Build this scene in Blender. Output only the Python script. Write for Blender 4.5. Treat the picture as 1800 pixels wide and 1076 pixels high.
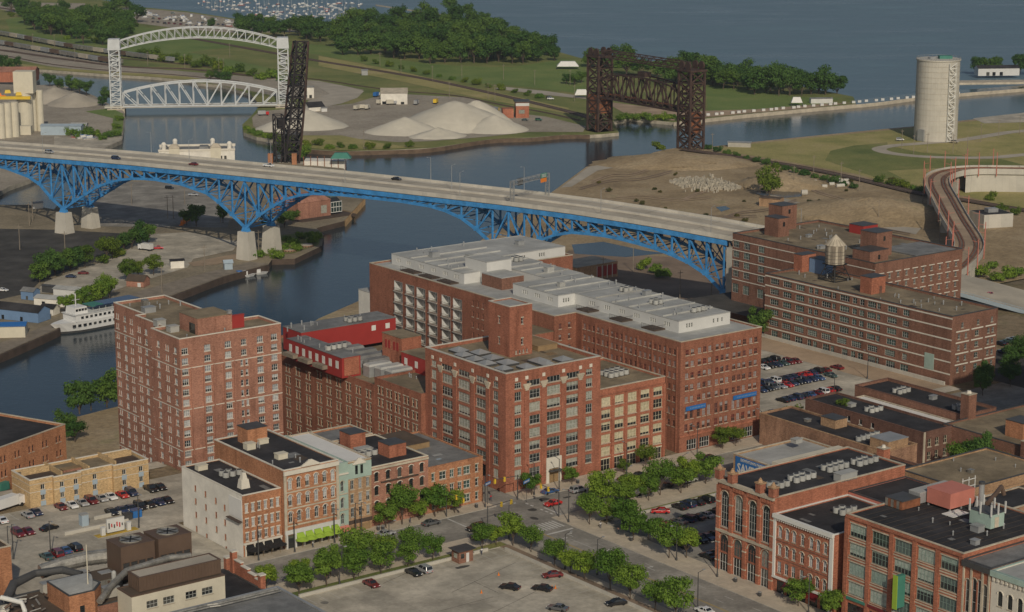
import bpy, math, random
from mathutils import Vector
R = math.radians
random.seed(7)
scn = bpy.context.scene
for o in list(bpy.data.objects): bpy.data.objects.remove(o)
# ---------------------------------------------------------------- camera, sky, sun, exposure
CAMH = 190.0; PITCH = R(12.6); FPX = 3700.0
cam = bpy.data.objects.new('camera', bpy.data.cameras.new('camera'))
scn.collection.objects.link(cam); scn.camera = cam
cam.location = (0, 0, CAMH); cam.rotation_euler = (R(90) - PITCH, 0, 0)
cam.data.sensor_width = 36; cam.data.lens = FPX / 1800 * 36
cam.data.clip_start = 5; cam.data.clip_end = 40000
SUN_EL = R(31); SUN_DIR = Vector((math.sin(R(9)), -math.cos(R(9)), 0))      # horizontal direction towards the sun
world = bpy.data.worlds.new('World'); scn.world = world; world.use_nodes = True
wn = world.node_tree; wn.nodes.clear()
sky = wn.nodes.new('ShaderNodeTexSky'); sky.sky_type = 'NISHITA'; sky.sun_disc = False
sky.sun_elevation = SUN_EL; sky.sun_rotation = R(180 - 9); sky.altitude = 200; sky.dust_density = 2.5
bgn = wn.nodes.new('ShaderNodeBackground'); bgn.inputs[1].default_value = 0.10
wo = wn.nodes.new('ShaderNodeOutputWorld')
wn.links.new(sky.outputs[0], bgn.inputs[0]); wn.links.new(bgn.outputs[0], wo.inputs[0])
sl = bpy.data.lights.new('sun', 'SUN'); sl.energy = 4.5; sl.angle = R(0.6); sl.color = (1.0, 0.90, 0.74)
sun = bpy.data.objects.new('sun', sl); scn.collection.objects.link(sun)
tow = (SUN_DIR * math.cos(SUN_EL) + Vector((0, 0, math.sin(SUN_EL))))
sun.rotation_euler = tow.to_track_quat('Z', 'Y').to_euler()
scn.view_settings.view_transform = 'Standard'; scn.view_settings.look = 'None'
scn.view_settings.gamma = 1; scn.view_settings.exposure = -1.0
scn.render.engine = 'CYCLES'
scn.cycles.max_bounces = 5; scn.cycles.transparent_max_bounces = 6
# ---------------------------------------------------------------- measuring helper: where a line of sight meets a level
CP, SP = math.cos(PITCH), math.sin(PITCH)
def at(u, v, z=0.0):
    x = (u - 900) / FPX; y = -(v - 538) / FPX
    d = (x, CP + y * SP, -SP + y * CP); t = (z - CAMH) / d[2]
    return Vector((d[0] * t, d[1] * t, z))
def px(p):
    zz = p[2] - CAMH; dep = p[1] * CP - zz * SP; up = p[1] * SP + zz * CP
    return (900 + FPX * p[0] / dep, 538 - FPX * up / dep)
def ext(c, d, u):                       # length along d from c until the line reaches image column u
    lo, hi = 0.0, 400.0
    s = 1 if px((c[0] + d[0] * 10, c[1] + d[1] * 10, c[2]))[0] > px(c)[0] else -1
    for _ in range(40):
        m = (lo + hi) / 2
        if (px((c[0] + d[0] * m, c[1] + d[1] * m, c[2]))[0] - u) * s < 0: lo = m
        else: hi = m
    return lo
def ztop(u, v0, z0, v1):                # height reached above a ground point
    p = at(u, v0, z0); lo, hi = z0, z0 + 150
    for _ in range(40):
        m = (lo + hi) / 2
        if px((p[0], p[1], m))[1] > v1: lo = m
        else: hi = m
    return lo
E1 = Vector((math.sin(R(53)), math.cos(R(53)), 0)); E2 = Vector((-E1.y, E1.x, 0))   # the two street directions
A1 = math.atan2(E1.y, E1.x); A2 = math.atan2(E2.y, E2.x)
# ---------------------------------------------------------------- materials
MAT = {}
def nm(name):
    m = bpy.data.materials.new(name); m.use_nodes = True; MAT[name] = m
    nt = m.node_tree; b = nt.nodes['Principled BSDF']; return m, nt, b
def rgb(c): return (c[0], c[1], c[2], 1)
def noise(nt, scale, detail=4, rough=.6, vec=None, sc=None):
    n = nt.nodes.new('ShaderNodeTexNoise'); n.inputs['Scale'].default_value = scale
    n.inputs['Detail'].default_value = detail; n.inputs['Roughness'].default_value = rough
    g = nt.nodes.new('ShaderNodeNewGeometry')
    if sc:
        mp = nt.nodes.new('ShaderNodeMapping'); mp.inputs['Scale'].default_value = sc
        nt.links.new(g.outputs['Position'], mp.inputs[0]); nt.links.new(mp.outputs[0], n.inputs['Vector'])
    else: nt.links.new(g.outputs['Position'], n.inputs['Vector'])
    return n
def ramp(nt, src, stops):
    r = nt.nodes.new('ShaderNodeValToRGB'); e = r.color_ramp.elements
    e[0].position, e[0].color = stops[0][0], rgb(stops[0][1]); e[1].position, e[1].color = stops[-1][0], rgb(stops[-1][1])
    for p, c in stops[1:-1]: k = e.new(p); k.color = rgb(c)
    nt.links.new(src, r.inputs[0]); return r
def mixc(nt, a, b, fac, mode='MIX'):
    m = nt.nodes.new('ShaderNodeMix'); m.data_type = 'RGBA'; m.blend_type = mode
    for s, v in ((0, fac), (6, a), (7, b)):
        if hasattr(v, 'is_output'): nt.links.new(v, m.inputs[s])
        else: m.inputs[s].default_value = rgb(v) if s else v
    return m.outputs[2]
def bump(nt, b, src, dist, strength=.6):
    k = nt.nodes.new('ShaderNodeBump'); k.inputs['Distance'].default_value = dist; k.inputs['Strength'].default_value = strength
    nt.links.new(src, k.inputs['Height']); nt.links.new(k.outputs[0], b.inputs['Normal'])
def mk(name, c, rough=.85, var=.25, sc=.25, metal=0, fine=3.0, spec=.3, bmp=0):
    """weathered surface: large patches, fine grain"""
    m, nt, b = nm(name)
    n1 = noise(nt, sc, 5, .65); n2 = noise(nt, fine, 3, .6)
    lo = [x * (1 - var) for x in c]; hi = [min(1, x * (1 + var)) for x in c]
    r1 = ramp(nt, n1.outputs[0], [(.3, lo), (.7, hi)])
    r2 = ramp(nt, n2.outputs[0], [(.25, (1 - var * .7,) * 3), (.75, (1 + var * .25,) * 3)])
    o = mixc(nt, r1.outputs[0], r2.outputs[0], 1.0, 'MULTIPLY')
    nt.links.new(o, b.inputs['Base Color']); b.inputs['Roughness'].default_value = rough
    b.inputs['Metallic'].default_value = metal; b.inputs['Specular IOR Level'].default_value = spec
    if bmp: bump(nt, b, n2.outputs[0], bmp)
    return m
def seams(name, w, h, dark=.72, mortar=.03, off=.5):
    m = MAT[name]; nt = m.node_tree; b = nt.nodes['Principled BSDF']; src = b.inputs['Base Color'].links[0].from_socket
    g = nt.nodes.new('ShaderNodeNewGeometry'); mp = nt.nodes.new('ShaderNodeMapping'); mp.inputs['Rotation'].default_value = (0, 0, -A1); nt.links.new(g.outputs['Position'], mp.inputs[0])
    t = nt.nodes.new('ShaderNodeTexBrick'); nt.links.new(mp.outputs[0], t.inputs['Vector']); t.inputs['Scale'].default_value = 1; t.inputs['Brick Width'].default_value = w; t.inputs['Row Height'].default_value = h
    t.inputs['Mortar Size'].default_value = mortar; t.inputs['Mortar Smooth'].default_value = .4; t.offset = off; t.inputs['Color1'].default_value = (1, 1, 1, 1); t.inputs['Color2'].default_value = (.86, .87, .88, 1); t.inputs['Mortar'].default_value = (dark, dark, dark, 1)
    nt.links.new(mixc(nt, src, t.outputs[0], 1.0, 'MULTIPLY'), b.inputs['Base Color'])
def stains(name, sc=.05, lo=.6, pos=(.42, .6)):
    m = MAT[name]; nt = m.node_tree; b = nt.nodes['Principled BSDF']; src = b.inputs['Base Color'].links[0].from_socket
    n = noise(nt, sc, 7, .72); r = ramp(nt, n.outputs[0], [(pos[0], (lo, lo, lo)), (pos[1], (1, 1, 1))]); nt.links.new(mixc(nt, src, r.outputs[0], 1.0, 'MULTIPLY'), b.inputs['Base Color'])
def brick(name, c, var=.22, stain=(.5, .45, .42)):
    m, nt, b = nm(name)
    n1 = noise(nt, .12, 5, .7); n2 = noise(nt, 1.0, 3, .8, sc=(1.5, 1.5, 4.5)); n3 = noise(nt, .5, 4, .7, sc=(1, 1, .12))
    w = nt.nodes.new('ShaderNodeTexNoise'); w.inputs['Scale'].default_value = 1
    lo = [x * (1 - var) for x in c]; hi = [x * (1 + var) for x in c]
    r1 = ramp(nt, n1.outputs[0], [(.3, lo), (.7, hi)])
    r2 = ramp(nt, n2.outputs[0], [(.3, (.55, .52, .52)), (.7, (1.3, 1.28, 1.28))])
    o = mixc(nt, r1.outputs[0], r2.outputs[0], 1.0, 'MULTIPLY')
    r3 = ramp(nt, n3.outputs[0], [(.5, (1, 1, 1)), (.78, stain)])
    o = mixc(nt, o, r3.outputs[0], .8, 'MULTIPLY')
    nt.links.new(o, b.inputs['Base Color']); b.inputs['Roughness'].default_value = .9
    b.inputs['Specular IOR Level'].default_value = .2
    bump(nt, b, n2.outputs[0], .06, .5)
    return m
brick('brick_red', (.35, .145, .092)); brick('brick_deep', (.31, .135, .085)); brick('brick_orange', (.44, .215, .115))
brick('brick_pink', (.385, .20, .14)); brick('brick_brown', (.245, .13, .09)); brick('brick_tan', (.42, .28, .165), .25)
brick('brick_yellow', (.56, .41, .22), .08, (.8, .75, .7)); brick('brick_dark', (.18, .10, .075)); brick('brick_vivid', (.41, .165, .10))
brick('brick_mottled', (.33, .20, .13), .4, (.4, .36, .33)); mk('bank_sheet', (.15, .105, .07), var=.35, sc=.3)
mk('stone', (.50, .44, .34)); mk('stone_white', (.66, .62, .53), var=.1); mk('concrete', (.42, .40, .35), var=.15)
mk('concrete_pale', (.55, .52, .45), var=.12, sc=.1); mk('plaster_white', (.80, .765, .68), var=.07, sc=.15)
mk('paint_white', (.60, .60, .575), .6, .06); mk('paint_cream', (.62, .575, .455), .7, .08); mk('paint_red', (.34, .04, .035), .6, .08)
mk('paint_green', (.05, .16, .11), .6, .1); mk('roof_green', (.06, .22, .17), .6, .1)
mk('roof_white', (.48, .48, .45), .7, .1, .06); mk('roof_grey', (.26, .26, .25), .7, .15, .1); mk('roof_bright', (.72, .71, .67), .7, .06)
mk('roof_tan', (.30, .24, .155), .95, .25, .12, bmp=.05); mk('roof_tar', (0.054, 0.0516, 0.054), .85, .35, .1)
mk('roof_brown', (.10, .075, .055), .9, .3, .15); mk('metal_grey', (.36, .37, .37), .5, .15, metal=.3); mk('metal_dark', (.07, .07, .07), .5, .2)
mk('metal_brown', (0.126, 0.084, 0.06), .6, .12); mk('galvanised', (0.36, 0.348, 0.312), .45, .35, .5, metal=.5); mk('paint_pink', (.55, .20, .15), .6, .1)
mk('seafoam', (.36, .47, .41), .6, .12); mk('rust', (.25, .10, .05), .8, .4, .6); mk('black', (.02, .02, .02), .6, .2)
mk('bridge_blue', (.055, .26, .58), .55, .28, .35); mk('bridge_white', (.57, .595, .60), .6, .12)
mk('bridge_rust', (0.0715, 0.0442, 0.0351), .75, .35, .3); mk('bridge_black', (.035, .03, .03), .8, .3, .3)
mk('asphalt', (.35, .325, .28), .9, .3, .12, fine=1.2); mk('asphalt_new', (.085, .08, .072), .9, .35, .12)
mk('lot_pale', (.56, .505, .405), .9, .22, .07, fine=.8); mk('sidewalk', (.56, .48, .37), .9, .14, .3); mk('dirt', (0.402, 0.297, 0.2), .95, .3, .05)
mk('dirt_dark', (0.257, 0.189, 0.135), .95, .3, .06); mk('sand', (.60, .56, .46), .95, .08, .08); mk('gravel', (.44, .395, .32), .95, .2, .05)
mk('rail', (.12, .08, .06), .7, .2); mk('ballast', (.17, .13, .105), .95, .25, .2); mk('deck_concrete', (.52, .465, .37), .85, .14, .05)
mk('line_white', (.55, .54, .5), .8, .2); mk('line_yellow', (.50, .34, .06), .8, .2); mk('wood', (.28, .19, .10), .9, .25)
mk('wood_grey', (.26, .22, .17), .9, .25); mk('timber_dark', (.09, .065, .05), .9, .3)
mk('orange', (.75, .22, .03), .6, .08); mk('yellow', (.70, .48, .04), .5, .08); mk('blue_sign', (.03, .15, .42), .5, .05)
mk('blue_paint', (.16, .26, .42), .7, .1); mk('blue_pale', (.36, .44, .50), .7, .1); mk('tyre', (.02, .02, .02), .9, .2); mk('bark', (.10, .075, .055), .95, .3)
mk('umbrella_green', (.30, .45, .05), .8, .08); mk('rock', (.42, .38, .30), .95, .3); mk('skin', (.5, .3, .2)); mk('cloth_dark', (.05, .06, .1)); mk('cloth_pale', (.6, .58, .55))
mk('hull', (.70, .70, .68), .5, .04)
def simple(name, c, rough=.5, metal=0, spec=.5, em=0):
    m, nt, b = nm(name); b.inputs['Base Color'].default_value = rgb(c); b.inputs['Roughness'].default_value = rough
    b.inputs['Metallic'].default_value = metal; b.inputs['Specular IOR Level'].default_value = spec; return m
def glass(name, stops, rough=.12, dark=(.028, .032, .033)):
    m, nt, b = nm(name); oi = nt.nodes.new('ShaderNodeObjectInfo'); r = ramp(nt, oi.outputs['Random'], stops); r.color_ramp.interpolation = 'CONSTANT'
    def mth(op, a, c=None):        # a blind drawn to a different height behind every pane
        k = nt.nodes.new('ShaderNodeMath'); k.operation = op
        for i, v in enumerate((a, c)):
            if v is None: continue
            if hasattr(v, 'is_output'): nt.links.new(v, k.inputs[i])
            else: k.inputs[i].default_value = v
        return k.outputs[0]
    tc = nt.nodes.new('ShaderNodeTexCoord'); sp = nt.nodes.new('ShaderNodeSeparateXYZ'); nt.links.new(tc.outputs['Generated'], sp.inputs[0])
    th = mth('SUBTRACT', mth('MULTIPLY', mth('FRACT', mth('MULTIPLY', oi.outputs['Random'], 13.7)), 1.35), .5); fac = mth('GREATER_THAN', sp.outputs[2], th)
    col = mixc(nt, dark, r.outputs[0], fac); n = noise(nt, 1.5, 2); r2 = ramp(nt, n.outputs[0], [(.35, (.75, .75, .75)), (.65, (1.1, 1.1, 1.1))])
    nt.links.new(mixc(nt, col, r2.outputs[0], 1.0, 'MULTIPLY'), b.inputs['Base Color'])
    b.inputs['Roughness'].default_value = rough; b.inputs['Specular IOR Level'].default_value = .7
    bump(nt, b, n.outputs[0], .01, .3); return m
glass('glass', [(0, (.025, .03, .032)), (.35, (.10, .11, .10)), (.55, (.24, .24, .21)), (.8, (.04, .045, .045)), (.99, (.05, .06, .06))])
glass('glass_dark', [(0, (.012, .014, .016)), (.5, (.03, .032, .03)), (.8, (.09, .09, .08))])
glass('glass_pale', [(0, (.34, .35, .30)), (.25, (.12, .125, .11)), (.45, (.38, .38, .32)), (.7, (.05, .055, .05)), (.85, (.28, .29, .25))])
glass('glass_green', [(0, (.05, .09, .08)), (.5, (.09, .13, .11)), (.8, (.03, .05, .045))])
glass('glass_mint', [(0, (.26, .34, .30)), (.3, (.38, .44, .39)), (.6, (.10, .14, .13)), (.75, (.30, .38, .34)), (.9, (.05, .07, .06))])
glass('glass_cream', [(0, (.52, .46, .31)), (.45, (.58, .52, .36)), (.85, (.03, .03, .03))])
glass('glass_blind', [(0, (.30, .32, .34)), (.4, (.42, .43, .43)), (.62, (.05, .06, .07)), (.85, (.20, .21, .22))])
glass('glass_wine', [(0, (.32, .31, .31)), (.4, (.12, .03, .03)), (.6, (.35, .34, .33)), (.8, (.10, .05, .05))])
for q in (('roof_tar', 14, 1.1, .6, .05), ('roof_white', 16, 2.4, .7, .05), ('roof_grey', 12, 1.8, .7, .05), ('lot_pale', 7, 5, .72, .05, 0), ('sidewalk', 1.8, 1.8, .8, .05, 0), ('deck_concrete', 9, 7.5, .8, .08, 0), ('concrete_pale', 400, 2.4, .85, .06), ('asphalt', 60, 3.6, .85, .06)): seams(*q)
for q in (('lot_pale', .12, .72), ('asphalt', .09, .75), ('roof_tan', .09, .62), ('roof_tar', .12, .55), ('roof_white', .1, .8), ('asphalt_new', .05, .7), ('deck_concrete', .06, .85), ('plaster_white', .2, .86), ('sand', .03, .9), ('roof_grey', .15, .7)): stains(*q)
simple('frame_white', (.68, .68, .64), .6); simple('frame_cream', (.62, .57, .42), .6); simple('frame_dark', (.04, .05, .045), .5)
simple('frame_green', (.20, .28, .24), .6); simple('frame_grey', (.45, .46, .43), .6); simple('frame_brown', (.30, .13, .09), .6)
for k, c in dict(black=(.012, .012, .014), navy=(.02, .035, .09), silver=(.45, .46, .47), white=(.75, .75, .74), red=(.50, .02, .02),
                 wine=(.16, .015, .02), blue=(.04, .10, .24), teal=(.05, .10, .10), grey=(.14, .145, .15), tan=(.38, .33, .25), green=(.02, .12, .05)).items():
    m = simple('car_' + k, c, .3, .3 if k in ('silver', 'grey') else 0); m.node_tree.nodes['Principled BSDF'].inputs['Coat Weight'].default_value = .6
simple('car_glass', (.02, .024, .028), .08, 0, .8); simple('lamp_red', (.4, .01, .01), .3); glass('hull_mix', [(0, (.62, .62, .60)), (.4, (.42, .43, .43)), (.6, (.66, .66, .64)), (.8, (.16, .22, .34)), (.9, (.45, .16, .13))], .5, (.5, .5, .49)); simple('lamp_white', (.8, .8, .78), .2)
def foliage(name, c, c2):
    m, nt, b = nm(name)
    n1 = noise(nt, .35, 3, .6); n2 = noise(nt, 2.5, 2, .6); oi = nt.nodes.new('ShaderNodeObjectInfo')
    r1 = ramp(nt, n1.outputs[0], [(.3, c), (.7, c2)]); r2 = ramp(nt, n2.outputs[0], [(.3, (.65, .7, .65)), (.7, (1.25, 1.2, 1.15))])
    r3 = ramp(nt, oi.outputs['Random'], [(0, (.62, .74, .7)), (.5, (1, 1, 1)), (1, (1.4, 1.22, .95))])
    o = mixc(nt, r1.outputs[0], r2.outputs[0], 1.0, 'MULTIPLY'); o = mixc(nt, o, r3.outputs[0], 1.0, 'MULTIPLY')
    nt.links.new(o, b.inputs['Base Color']); b.inputs['Roughness'].default_value = .7; b.inputs['Specular IOR Level'].default_value = .2
    tr = nt.nodes.new('ShaderNodeBsdfTranslucent'); nt.links.new(o, tr.inputs[0])
    mx = nt.nodes.new('ShaderNodeMixShader'); mx.inputs[0].default_value = .35
    nt.links.new(b.outputs[0], mx.inputs[1]); nt.links.new(tr.outputs[0], mx.inputs[2])
    nt.links.new(mx.outputs[0], nt.nodes['Material Output'].inputs[0]); return m
foliage('leaf', (.105, .20, .028), (.22, .34, .052)); foliage('leaf_dark', (.065, .14, .03), (.12, .22, .05))
foliage('leaf_lime', (.28, .38, .03), (.42, .50, .06)); foliage('leaf_far', (.105, .20, .06), (.21, .325, .09)); foliage('leaf_olive', (.14, .15, .05), (.22, .21, .08))
foliage('leaf_lime', (.10, .17, .02), (.17, .24, .035)); foliage('leaf_far', (.035, .075, .03), (.075, .125, .045)); foliage('leaf_olive', (.09, .10, .03), (.15, .14, .05))
def ground(name, stops, sc=.02, fine=1.0, stretch=(1, 1, 1)):
    m, nt, b = nm(name); n1 = noise(nt, sc, 8, .68, sc=stretch); n2 = noise(nt, fine, 4, .7)
    r1 = ramp(nt, n1.outputs[0], stops); r2 = ramp(nt, n2.outputs[0], [(.3, (.72, .72, .72)), (.72, (1.18, 1.18, 1.15))])
    nt.links.new(mixc(nt, r1.outputs[0], r2.outputs[0], 1.0, 'MULTIPLY'), b.inputs['Base Color'])
    b.inputs['Roughness'].default_value = .95; b.inputs['Specular IOR Level'].default_value = .15
    n3 = noise(nt, .11, 7, .7); ad = nt.nodes.new('ShaderNodeMath'); ad.operation = 'ADD'; nt.links.new(n3.outputs[0], ad.inputs[0]); nt.links.new(n2.outputs[0], ad.inputs[1]); ad.use_clamp = False; bump(nt, b, ad.outputs[0], .9 if 'dirt' in name or 'yard' in name or 'bluff' in name else .5, .7); return m
ground('bluff_cover', [(.3, (.10, .13, .04)), (.45, (.22, .17, .10)), (.6, (.30, .235, .155)), (.75, (.14, .16, .05))], .06, .7)
ground('grass', [(.32, (.12, .16, .05)), (.5, (.205, .225, .075)), (.68, (.30, .27, .115))])
ground('grass_dry', [(.32, (.24, .25, .085)), (.5, (.37, .33, .13)), (.68, (.44, .365, .18))], .03)
ground('grass_green', [(.32, (.13, .20, .055)), (.55, (.19, .25, .075)), (.75, (.27, .275, .105))])
ground('dirt_ground', [(.3, (.25, .19, .115)), (.48, (.37, .28, .17)), (.6, (.43, .335, .215)), (.75, (.28, .26, .12))], .03, .6)
ground('yard_ground', [(.3, (.29, .25, .20)), (.5, (.39, .345, .28)), (.7, (.46, .41, .335))], .03, .7)
ground('flats_ground', [(.3, (.20, .17, .12)), (.5, (.29, .245, .175)), (.62, (.34, .285, .20)), (.8, (.22, .22, .10))], .035, .7)
def water(name, c, bscale, bstr, rough, stretch=(1, 1, 1)):
    m, nt, b = nm(name)
    n0 = noise(nt, .006, 4, .6, sc=(1, 2.2, 1)); n1 = noise(nt, bscale, 5, .65, sc=stretch); n2 = noise(nt, bscale * .18, 3, .6)
    r = ramp(nt, n0.outputs[0], [(.3, [x * .75 for x in c]), (.7, [x * 1.25 for x in c])])
    nt.links.new(r.outputs[0], b.inputs['Base Color']); b.inputs['Roughness'].default_value = rough; b.inputs['IOR'].default_value = 1.33
    add = nt.nodes.new('ShaderNodeMath'); add.operation = 'ADD'; nt.links.new(n1.outputs[0], add.inputs[0]); nt.links.new(n2.outputs[0], add.inputs[1])
    bump(nt, b, add.outputs[0], bstr, 1.0)
    rr = ramp(nt, n0.outputs[0], [(.35, (rough * .6,) * 3), (.65, (rough * 1.5,) * 3)]); nt.links.new(rr.outputs[0], b.inputs['Roughness']); return m
water('river_water', (.022, .036, .045), .45, .07, .055, (.8, 1.4, 1)); water('lake_water', (.12, .19, .235), .3, .30, .42, (.8, 1.3, 1))
# ---------------------------------------------------------------- mesh building
class MB:
    def __init__(s): s.v = []; s.f = []; s.m = []
    def add(s, vs, fs, m=0):
        n = len(s.v); s.v += [tuple(p) for p in vs]; s.f += [tuple(i + n for i in f) for f in fs]; s.m += [m] * len(fs); return s
    def quad(s, *p, m=0): return s.add(p, [tuple(range(len(p)))], m)
    def box(s, x0, x1, y0, y1, z0, z1, m=0): return s.ob((0, 0), 0, x0, x1, y0, y1, z0, z1, m)
    def ob(s, o, a, x0, x1, y0, y1, z0, z1, m=0, tap=0):
        c, d = math.cos(a), math.sin(a); V = []
        for z, t in ((z0, 0), (z1, tap)):
            for x, y in ((x0 + t, y0 + t), (x1 - t, y0 + t), (x1 - t, y1 - t), (x0 + t, y1 - t)): V.append((o[0] + x * c - y * d, o[1] + x * d + y * c, z))
        return s.add(V, [(3, 2, 1, 0), (4, 5, 6, 7), (0, 1, 5, 4), (1, 2, 6, 5), (2, 3, 7, 6), (3, 0, 4, 7)], m)
    def prism(s, poly, z0, z1, m=0, mt=None, bottom=False):
        n = len(poly); V = [(p[0], p[1], z0) for p in poly] + [(p[0], p[1], z1) for p in poly]
        s.add(V, [(i, (i + 1) % n, n + (i + 1) % n, n + i) for i in range(n)], m)
        s.add([(p[0], p[1], z1) for p in poly], [tuple(range(n))], m if mt is None else mt); return s
    def beam(s, a, b, w, h=None, m=0, up=(0, 0, 1)):
        a = Vector(a); b = Vector(b); h = h or w; d = (b - a)
        if d.length < 1e-6: return s
        d.normalize(); up = Vector(up)
        if abs(d.dot(up)) > .99: up = Vector((E1.x, E1.y, 0))
        x = d.cross(up).normalized() * w / 2; y = x.cross(d).normalized() * h / 2
        return s.add([a - x - y, a + x - y, a + x + y, a - x + y, b - x - y, b + x - y, b + x + y, b - x + y],
                     [(3, 2, 1, 0), (4, 5, 6, 7), (0, 1, 5, 4), (1, 2, 6, 5), (2, 3, 7, 6), (3, 0, 4, 7)], m)
    def cyl(s, c, r0, r1, z0, z1, n=12, m=0, cap=True, mt=None):
        V = [(c[0] + r * math.cos(6.28319 * i / n), c[1] + r * math.sin(6.28319 * i / n), z) for z, r in ((z0, r0), (z1, r1)) for i in range(n)]
        s.add(V, [(i, (i + 1) % n, n + (i + 1) % n, n + i) for i in range(n)], m)
        if cap and r1 > .01: s.add(V[n:], [tuple(range(n))], m if mt is None else mt)
        return s
    def tube(s, pts, r, n=8, m=0):
        pts = [Vector(p) for p in pts]; rings = []
        for i, p in enumerate(pts):
            d = (pts[min(i + 1, len(pts) - 1)] - pts[max(i - 1, 0)]).normalized()
            up = Vector((0, 0, 1)) if abs(d.z) < .9 else Vector((1, 0, 0))
            x = d.cross(up).normalized(); y = x.cross(d); rr = r[i] if isinstance(r, (list, tuple)) else r
            rings.append([p + x * rr * math.cos(6.28319 * k / n) + y * rr * math.sin(6.28319 * k / n) for k in range(n)])
        V = [q for g in rings for q in g]
        F = [(i * n + k, i * n + (k + 1) % n, (i + 1) * n + (k + 1) % n, (i + 1) * n + k) for i in range(len(pts) - 1) for k in range(n)]
        F += [tuple(range(n))[::-1], tuple(range(len(V) - n, len(V)))]
        return s.add(V, F, m)
    def dome(s, c, r, rz, n=12, k=4, m=0, z0=0):
        for j in range(k):
            a0, a1 = math.pi / 2 * j / k, math.pi / 2 * (j + 1) / k
            s.cyl(c, r * math.cos(a0), r * math.cos(a1), c[2] + rz * math.sin(a0), c[2] + rz * math.sin(a1), n, m, False)
        return s
    def heap(s, c, rx, ry, h, n=20, k=6, m=0, a=0, jit=.12, pw=1.1, seed=1):
        rnd = random.Random(seed); ca, sa = math.cos(a), math.sin(a); V = [(c[0], c[1], c[2] + h)]; F = []
        for j in range(1, k + 1):
            t = j / k
            for i in range(n):
                th = 6.28319 * i / n; q = t * (1 + (rnd.random() - .5) * jit * 2)
                x, y = rx * q * math.cos(th), ry * q * math.sin(th)
                V.append((c[0] + x * ca - y * sa, c[1] + x * sa + y * ca, c[2] + (h * max(0, 1 - t ** pw) * (1 + (rnd.random() - .5) * jit) if j < k else -.3)))
        for i in range(n): F.append((0, 1 + i, 1 + (i + 1) % n))
        for j in range(k - 1):
            for i in range(n): a_, b_ = 1 + j * n + i, 1 + j * n + (i + 1) % n; F.append((a_, a_ + n, b_ + n, b_))
        return s.add(V, F, m)
    def mesh(s, name, mats):
        me = bpy.data.meshes.new(name); me.from_pydata(s.v, [], s.f)
        for m in mats: me.materials.append(MAT[m])
        if len(mats) > 1: me.polygons.foreach_set('material_index', s.m)
        return me
    def build(s, name, mats, parent=None, smooth=False, loc=None):
        if isinstance(mats, str): mats = [mats]
        off = Vector(loc) if loc is not None else (parent_loc(parent) if parent else Vector((0, 0, 0)))
        if off.length: s.v = [(a - off.x, b - off.y, c - off.z) for a, b, c in s.v]
        me = s.mesh(name, mats); o = bpy.data.objects.new(name, me); scn.collection.objects.link(o)
        if parent: o.parent = parent
        if loc is not None: o.location = loc
        if smooth: me.polygons.foreach_set('use_smooth', [True] * len(me.polygons))
        return o
def parent_loc(p):
    v = Vector((0, 0, 0))
    while p: v += p.location; p = p.parent
    return v
def tag(o, label=None, cat=None, group=None, kind=None):
    for k, v in (('label', label), ('category', cat), ('group', group), ('kind', kind)):
        if v: o[k] = v
    return o
def thing(name, label, cat, loc=(0, 0, 0), rz=0, group=None):
    o = bpy.data.objects.new(name, None); o.empty_display_size = 1; scn.collection.objects.link(o)
    o.location = loc; o.rotation_euler = (0, 0, rz); return tag(o, label, cat, group)
def put(name, me, parent, loc=(0, 0, 0), rz=0):
    o = bpy.data.objects.new(name, me); scn.collection.objects.link(o); o.parent = parent; o.location = loc; o.rotation_euler = (0, 0, rz); return o
KIDS = {}
def dup(src, loc, rz=0, label=None, group=None, scale=None, cat=None):
    if src.name not in KIDS: KIDS[src.name] = [(c, list(c.children)) for c in src.children]
    r = src.copy(); scn.collection.objects.link(r); r.location = loc; r.rotation_euler = (0, 0, rz)
    if scale: r.scale = (scale,) * 3 if not hasattr(scale, '__len__') else scale
    tag(r, label, cat, group)
    for c, gs in KIDS[src.name]:
        k = c.copy(); scn.collection.objects.link(k); k.parent = r
        for g in gs: q = g.copy(); scn.collection.objects.link(q); q.parent = k
    return r
ORD = ['first', 'second', 'third', 'fourth', 'fifth', 'sixth', 'seventh', 'eighth', 'ninth', 'tenth', 'eleventh', 'twelfth', 'thirteenth',
       'fourteenth', 'fifteenth', 'sixteenth', 'seventeenth', 'eighteenth', 'nineteenth', 'twentieth', 'twenty-first', 'twenty-second', 'twenty-third', 'twenty-fourth', 'twenty-fifth',
       'twenty-sixth', 'twenty-seventh', 'twenty-eighth', 'twenty-ninth', 'thirtieth'] + ['thirty-' + w for w in ('first', 'second', 'third', 'fourth', 'fifth', 'sixth', 'seventh', 'eighth', 'ninth')]
def struct(name, mb, mats, **k): return tag(mb.build(name, mats, **k), kind='structure')
def sheet(name, pts, z, mat, zs=None):
    b = MB(); P = [at(u, v, z) for u, v in pts]; b.add([(p.x, p.y, z) for p in P], [tuple(range(len(P)))][:1])
    o = struct(name, b, mat)
    if o.data.polygons[0].normal.z < 0: o.data.flip_normals()
    return o
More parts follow.
